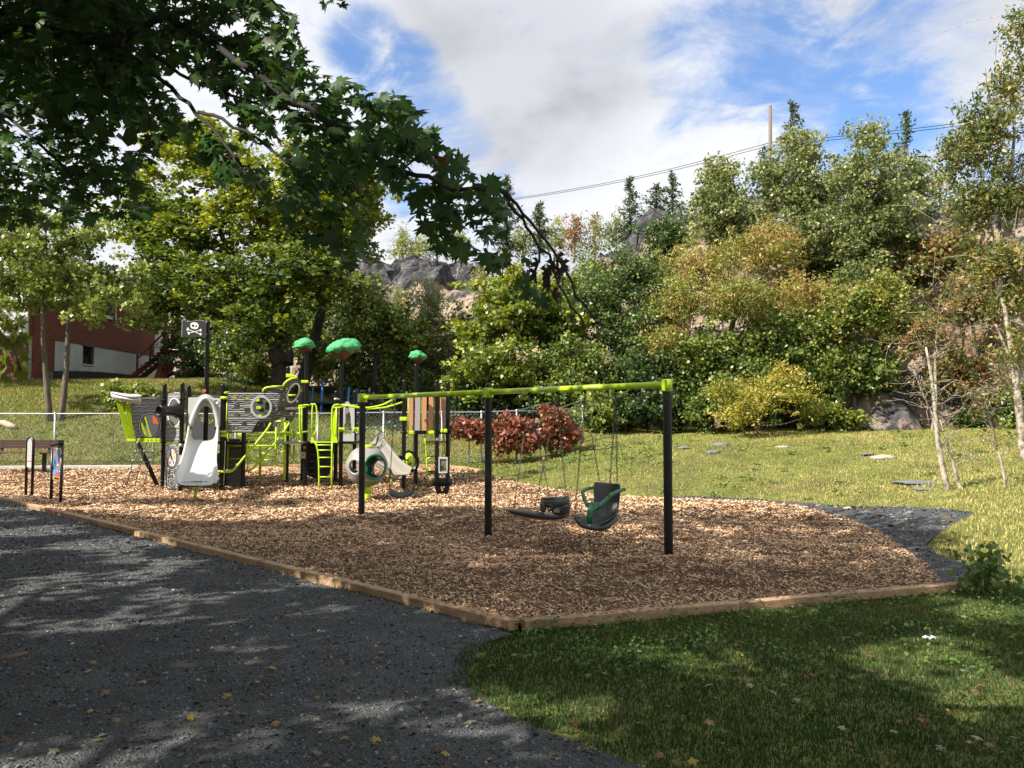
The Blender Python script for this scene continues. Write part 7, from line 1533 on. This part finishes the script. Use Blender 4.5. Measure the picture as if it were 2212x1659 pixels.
    cand = 52000; gx = rng.uniform(-15, 9.5, cand); gy = rng.uniform(1, 18.6, cand); h = rng.uniform(3.6, 10.5, cand)
    ok = inpoly(gx, gy, shade_poly)
    hol = fbm(gx * .9, gy * .9, 70, 3); thr = np.where(gx > 2.2, .50, .47); thr = np.where(gy > 8.5 + .9 * np.maximum(0, -gx), .31, thr)
    ok &= (hol > thr) | (rng.random(cand) < .05)
    for px, py, rx, ry in ((431, 1533, 70, 18), (793, 1523, 85, 15), (714, 1553, 55, 15), (422, 1612, 120, 18), (198, 1617, 90, 20), (164, 1365, 65, 11), (337, 1345, 55, 9), (540, 1337, 60, 9), (645, 1374, 50, 9), (690, 1315, 80, 10), (342, 1283, 45, 7), (223, 1181, 105, 9), (298, 1211, 90, 8), (60, 1150, 90, 12), (1020, 1600, 60, 12), (60, 1640, 60, 12),
                           (1873, 1468, 95, 17), (2011, 1385, 95, 16), (1973, 1429, 65, 12), (1707, 1319, 55, 8), (1264, 1399, 40, 9), (1547, 1451, 35, 10), (1668, 1407, 55, 11), (2011, 1529, 85, 18), (2172, 1485, 45, 15), (1020, 1485, 45, 13), (2150, 1330, 80, 20),
                           (1071, 1318, 95, 18), (1066, 1238, 36, 7), (1170, 1197, 40, 5), (1244, 1227, 45, 8), (1294, 1328, 80, 8), (1280, 1158, 45, 7), (1560, 1150, 60, 6)):
        c_ = GR(px, py); rw = rx / FPX * c_.y + .16; rl = abs(GR(px, py - ry).y - c_.y) + .16
        ok &= ((gx - c_.x) / rw) ** 2 + ((gy - c_.y) / rl) ** 2 > 1
    x = gx - SHX * h; y = gy - SHY * h
    u, v_, f_ = project(x, y, h); infr = (y > .2) & (u > -160) & (u < 2380) & (v_ > -190) & (v_ < 1850)
    insil = inpoly(u, v_, [p for p in SIL]) & (u < 330) & (v_ < 260) & (y > 5)
    for g_ in GAPS: insil &= ~inpoly(u, v_, g_)
    ok &= (~infr) | insil
    ok &= (x * x + y * y + (h - CAMZ) ** 2) > 3.6 ** 2
    x, y, h = x[ok], y[ok], h[ok]; cen = np.column_stack([x, y, h]); n = len(cen)
    # second, farther band of shade on the lit chips
    gx2 = rng.uniform(-17, -4.8, 2400); gy2 = 19.9 + (gx2 + 10) * -.02 + rng.normal(0, .42, 2400); h2 = rng.uniform(4, 9.5, 2400); k = (fbm(gx2 * .6, gy2 * .6, 71, 2) > .36); gx2, gy2, h2 = gx2[k], gy2[k], h2[k]
    x2 = gx2 - SHX * h2; y2 = gy2 - SHY * h2; u, v_, f_ = project(x2, y2, h2); k = ~((u > -120) & (u < 2260) & (v_ > -120)); cen2 = np.column_stack([x2[k], y2[k], h2[k]])
    tr_ = {'A': A_, 'B': B_, 'C': Cc, 'D': D_}
    trees_ = {'A': TA, 'B': thing('maple_tree', 'maple behind the viewer shading the near gravel', 'tree', B_), 'C': thing('maple_tree', 'maple out of view at the left shading the far mulch', 'tree', Cc), 'D': thing('maple_tree', 'maple behind the viewer shading the near lawn', 'tree', D_)}
    allc = np.vstack([cen, cen2]); keys = 'ABCD'; dd = np.stack([np.hypot(allc[:, 0] - tr_[k].x, allc[:, 1] - tr_[k].y) * (1.0 if k != 'A' else .85) for k in keys]); ow = dd.argmin(0)
    for i, k in enumerate(keys):
        c = allc[ow == i]
        if not len(c): continue
        m_ = 4; idx = np.repeat(np.arange(len(c)), m_); pos = c[idx] + rng.normal(0, .15, (len(idx), 3)); uu, vv, _f = project(pos[:, 0], pos[:, 1], pos[:, 2]); vis = (pos[:, 1] > .2) & (uu > -60) & (uu < 2280) & (vv > -60); sc = np.where(vis, .14, .185) * rng.uniform(.8, 1.2, len(idx)); Rm = rots(len(idx), .45, rng)
        v, f = scatter(MSV, MSF, pos, Rm, sc); cc = np.array([.03, .07, .016]) * rng.uniform(.6, 1.5, len(idx))[:, None]
        o = npmesh('crown', v, f, M_LEAFN, trees_[k], col=np.repeat(cc, len(MSF), axis=0)); 
        if k != 'A':
            mb = MB(); b0 = tr_[k]; mb.tube([b0 + Vector((0, 0, -.3)), b0 + Vector((.1, 0, 2.5)), b0 + Vector((0, .2, 5)), b0 + Vector((.2, .1, 8.8))], [.42, .32, .24, .07], 12)
            for j in range(10): q = Vector(c[int(rng.integers(len(c)))]); limb(mb, b0 + Vector((.05, .1, rng.uniform(2.8, 6))), q, .10, .015, rng, 7, .07, 6)
            mb.build('trunk', M_BARKD, trees_[k])
maple_overhead()

# ------------------------------------------------------------------ small things on the ground
def pebble(name, label, cat, px, py, sx, sy, sz, m, seed=0, zadd=0.0, group=None):
    g = G(px, py); rng = np.random.default_rng(seed); bm = bmesh.new(); bmesh.ops.create_icosphere(bm, subdivisions=3, radius=1)
    for v in bm.verts: d = v.co.normalized(); v.co = Vector((d.x * sx, d.y * sy, d.z * sz)) * (1 + .14 * math.sin(d.x * 4 + seed) * math.cos(d.y * 5 + seed * 2) + .07 * math.sin(d.z * 9 + d.x * 7))
    for f in bm.faces: f.smooth = True
    me = bpy.data.meshes.new(name); bm.to_mesh(me); bm.free(); me.materials.append(m); o = bpy.data.objects.new(name, me); COL.objects.link(o); o.location = g + Vector((0, 0, zadd)); o.rotation_euler.z = seed * 1.3; return setp(o, label, cat, group)
M_PEB = mat('pale_stone', (.38, .32, .25), .8, var=.15, vscale=5, bump=.3); M_SLAB = mat('blue_grey_slab', (.13, .145, .165), .75, var=.15, vscale=4, bump=.3)
for i, (px, py, sx, sy, sz, m_, lab) in enumerate([
    (1766, 1097, .10, .08, .07, M_PEB, 'pair of pale cobbles at the mulch edge, the left one'), (1775, 1100, .07, .06, .05, M_PEB, 'smaller pale cobble right beside the left cobble'), (1806, 1098, .08, .06, .04, M_PEB, 'buff cobble half buried in the bare earth lip'), (1832, 1103, .12, .09, .08, M_PEB, 'pale cobble at the left end of the gravel swale'),
    (1984, 1042, .62, .42, .05, M_SLAB, 'large flat grey slab in the grass left of the birch'), (1996, 1056, .40, .25, .03, M_SLAB, 'small flat grey slab below the large slab'), (1908, 989, .34, .22, .09, M_PEB, 'rounded pale boulder half sunk in the sunny slope'), (1872, 981, .30, .2, .04, M_SLAB, 'thin grey rock left of the pale boulder on the slope'), (1555, 961, .30, .2, .08, M_SLAB, 'grey rock in the grass right of the right swing post'), (1540, 978, .24, .16, .09, M_SLAB, 'grey rock lower down right of the right swing post'), (1476, 968, .28, .18, .06, M_SLAB, 'flat rock in the grass just right of the right swing post'), (1690, 966, .24, .15, .05, M_PEB, 'low pale rock in the middle of the sunny slope')]):
    pebble('rock', lab, 'rock', px, py, sx, sy, sz, m_, i + 1)
def stick(name, label, pts, r, m, cat='stick'):
    q = [Vector((g.x, g.y, max(g.z, float(mulchz(g.x, g.y)) if inpoly(g.x, g.y, MULCH) else g.z) + r)) for g in (G(*p) for p in pts)]; mb = MB(); n = len(q); mb.tube(q, [r * (1 - .5 * i / n) for i in range(n)], 7); o = mb.build(name, m); setp(o, label, cat)
M_STK = mat('dry_stick', (.16, .11, .075), .85, var=.2); M_STKP = mat('pale_stick', (.42, .34, .24), .8, var=.15)
stick('stick', 'short pale stick lying in the mulch right of centre', [(1380, 1268), (1395, 1276), (1404, 1284)], .018, M_STKP)
stick('stick', 'dark stick on the mulch below the middle swing post', [(875, 1230), (902, 1231)], .02, M_STK); stick('stick', 'long dark twig lying on the gravel near the timber', [(252, 1224), (300, 1222), (336, 1220), (368, 1224)], .014, M_STK)
stick('stick', 'thick dark stick on the gravel at the left edge', [(0, 1428), (30, 1424), (58, 1416)], .022, M_STK); stick('stick', 'thin pale branch across the lip of the gravel swale', [(1830, 1100), (1850, 1106), (1872, 1112)], .012, M_STKP); stick('stick', 'long pale twig in the grass above the swale', [(1925, 1098), (1955, 1088), (1985, 1080)], .010, M_STKP)
def wrapper():
    g = G(2007, 1391); t = thing('candy_wrapper', 'crumpled white wrapper with dark print on the near lawn', 'wrapper', g); rows = [[g + Vector((-.045 + .09 * j / 5 + .01 * math.sin(i * 2), -.03 + .06 * i / 4, .055 + .012 * math.sin(i * 3 + j * 2.1))) for j in range(6)] for i in range(5)]
    mb = MB(); v, f = sheet_solid(rows, .002); mb.add(v, f); mb.build('foil', M_LINE, t); mb = MB(); mb.box(g + Vector((0, 0, .075)), (.05, .014, .003)); mb.build('print', mat('navy_print', (.03, .05, .15), .5), t)
wrapper()
g1 = G(18, 918)
mb = MB(); q = [G(-10, 920), G(8, 919), G(22, 924), G(35, 928)]; mb.tube([p + Vector((0, 0, .08)) for p in q], [.10, .13, .12, .07], 8); setp(mb.build('pale_log', M_STKP), 'bleached curved log lying on the grass bank at far left', 'log')
# leafy sapling where the right timber ends
def sapling():
    b = G(2125, 1285); t = thing('leafy_plant', 'broad leaved sapling growing where the right timber ends', 'plant', b); rng = np.random.default_rng(9); mb = MB(); cl = []
    for i in range(15):
        c = P(rng.uniform(2055, 2165), rng.uniform(1165, 1275), b.y + rng.uniform(-.3, .3)); limb(mb, b + Vector((rng.normal(0, .1), rng.normal(0, .1), 0)), c, .009, .004, rng, 6, .06, 4)
        for u in (.6, .75, .88, 1.0): q = b.lerp(c, u); cl.append((q.x, q.y, q.z, .09, rng.random()))
    for i in range(14): cl.append((*P(rng.uniform(2120, 2215), rng.uniform(1225, 1290), b.y + rng.uniform(-.2, .3)), .12, rng.random() * .4))
    mb.build('stem', mat('green_stem', (.10, .10, .04), .7), t); SV = [(0, 0, 0), (.32, .22, .06), (.36, .5, .08), (0, 1.0, -.05), (-.36, .5, .08), (-.32, .22, .06)]; cl = np.array(cl); idx = np.repeat(np.arange(len(cl)), 5); n = len(idx)
    pos = cl[idx, :3] + rng.normal(0, .06, (n, 3)); v, f = scatter(SV, [(0, 1, 2, 3), (0, 3, 4, 5)], pos, rots(n, .35, rng), rng.uniform(.05, .095, n)); tt = cl[idx, 4:5]; c = np.array([.05, .11, .02]) * (1 - tt) + np.array([.17, .24, .05]) * tt; npmesh('foliage', v, f, M_LEAF, t, col=np.repeat(c, 2, axis=0))
sapling()
# chips kicked onto the timbers
def spilled():
    rng = np.random.default_rng(5); P_ = []
    for a, b_, n in ((C_, LEFT_END, 420), (C_, Re, 300)):
        for _ in range(n):
            u = rng.random() ** 1.3; p = Vector(a).lerp(Vector(b_), u); d = (Vector(b_) - Vector(a)).normalized(); s_ = Vector((-d.y, d.x, 0)); o_ = rng.normal(0, .09); P_.append((p.x + s_.x * o_, p.y + s_.y * o_, p.z + (.096 if abs(o_) < .065 else .03)))
    n = len(P_); v, f = scatter(CHIP_V, CHIP_F, np.array(P_), rots(n, .85, rng), np.column_stack([rng.uniform(.02, .05, n), rng.uniform(.008, .02, n), rng.uniform(.005, .015, n)]))
    c = np.array([.30, .19, .11]) * rng.uniform(.4, 1.9, n)[:, None]; o = npmesh('spilled_chips', v, f, M_CHIP, col=np.repeat(c, len(CHIP_F), axis=0)); setp(o, 'wood chips kicked onto and over the edge timbers', 'wood chips', kind='stuff')
spilled()
# fallen leaves
def fallen():
    rng = np.random.default_rng(21); P_ = []; C_ = []; S_ = []
    pal = [(.34, .22, .08), (.26, .17, .10), (.18, .08, .04), (.34, .31, .20), (.42, .32, .06), (.26, .27, .19)]
    for _ in range(230):
        px = rng.uniform(-20, 2230); py = 1100 + 560 * rng.random() ** .8; g = GR(px, py)
        inm = bool(inpoly(g.x, g.y, MULCH))
        if inm and rng.random() < .9: continue
        P_.append((g.x, g.y, (float(mulchz(g.x, g.y)) if inm else Hs(g.x, g.y) + (.035 if is_lawn(np.array([g.x]), np.array([g.y]))[0] else .02)) + .012)); C_.append(np.array(pal[int(rng.integers(6))]) * rng.uniform(.7, 1.2)); S_.append(rng.uniform(.035, .085))
    for _ in range(420):
        px = rng.uniform(1480, 2212); py = rng.uniform(925, 1180) if rng.random() < .5 else rng.uniform(922, 965); g = G(px, py)
        if inpoly(g.x, g.y, MULCH): continue
        P_.append((g.x, g.y, g.z + .05)); C_.append(np.array([.45, .25, .07]) * rng.uniform(.6, 1.3)); S_.append(rng.uniform(.06, .12))
    n = len(P_); v, f = scatter(MLV, MLF, np.array(P_), rots(n, .72, rng), np.array(S_)); o = npmesh('fallen_leaves', v, f, M_LEAFN, col=np.repeat(np.array(C_), len(MLF), axis=0)); setp(o, 'dry fallen maple leaves scattered on gravel and lawn', 'leaves', kind='stuff')
fallen()
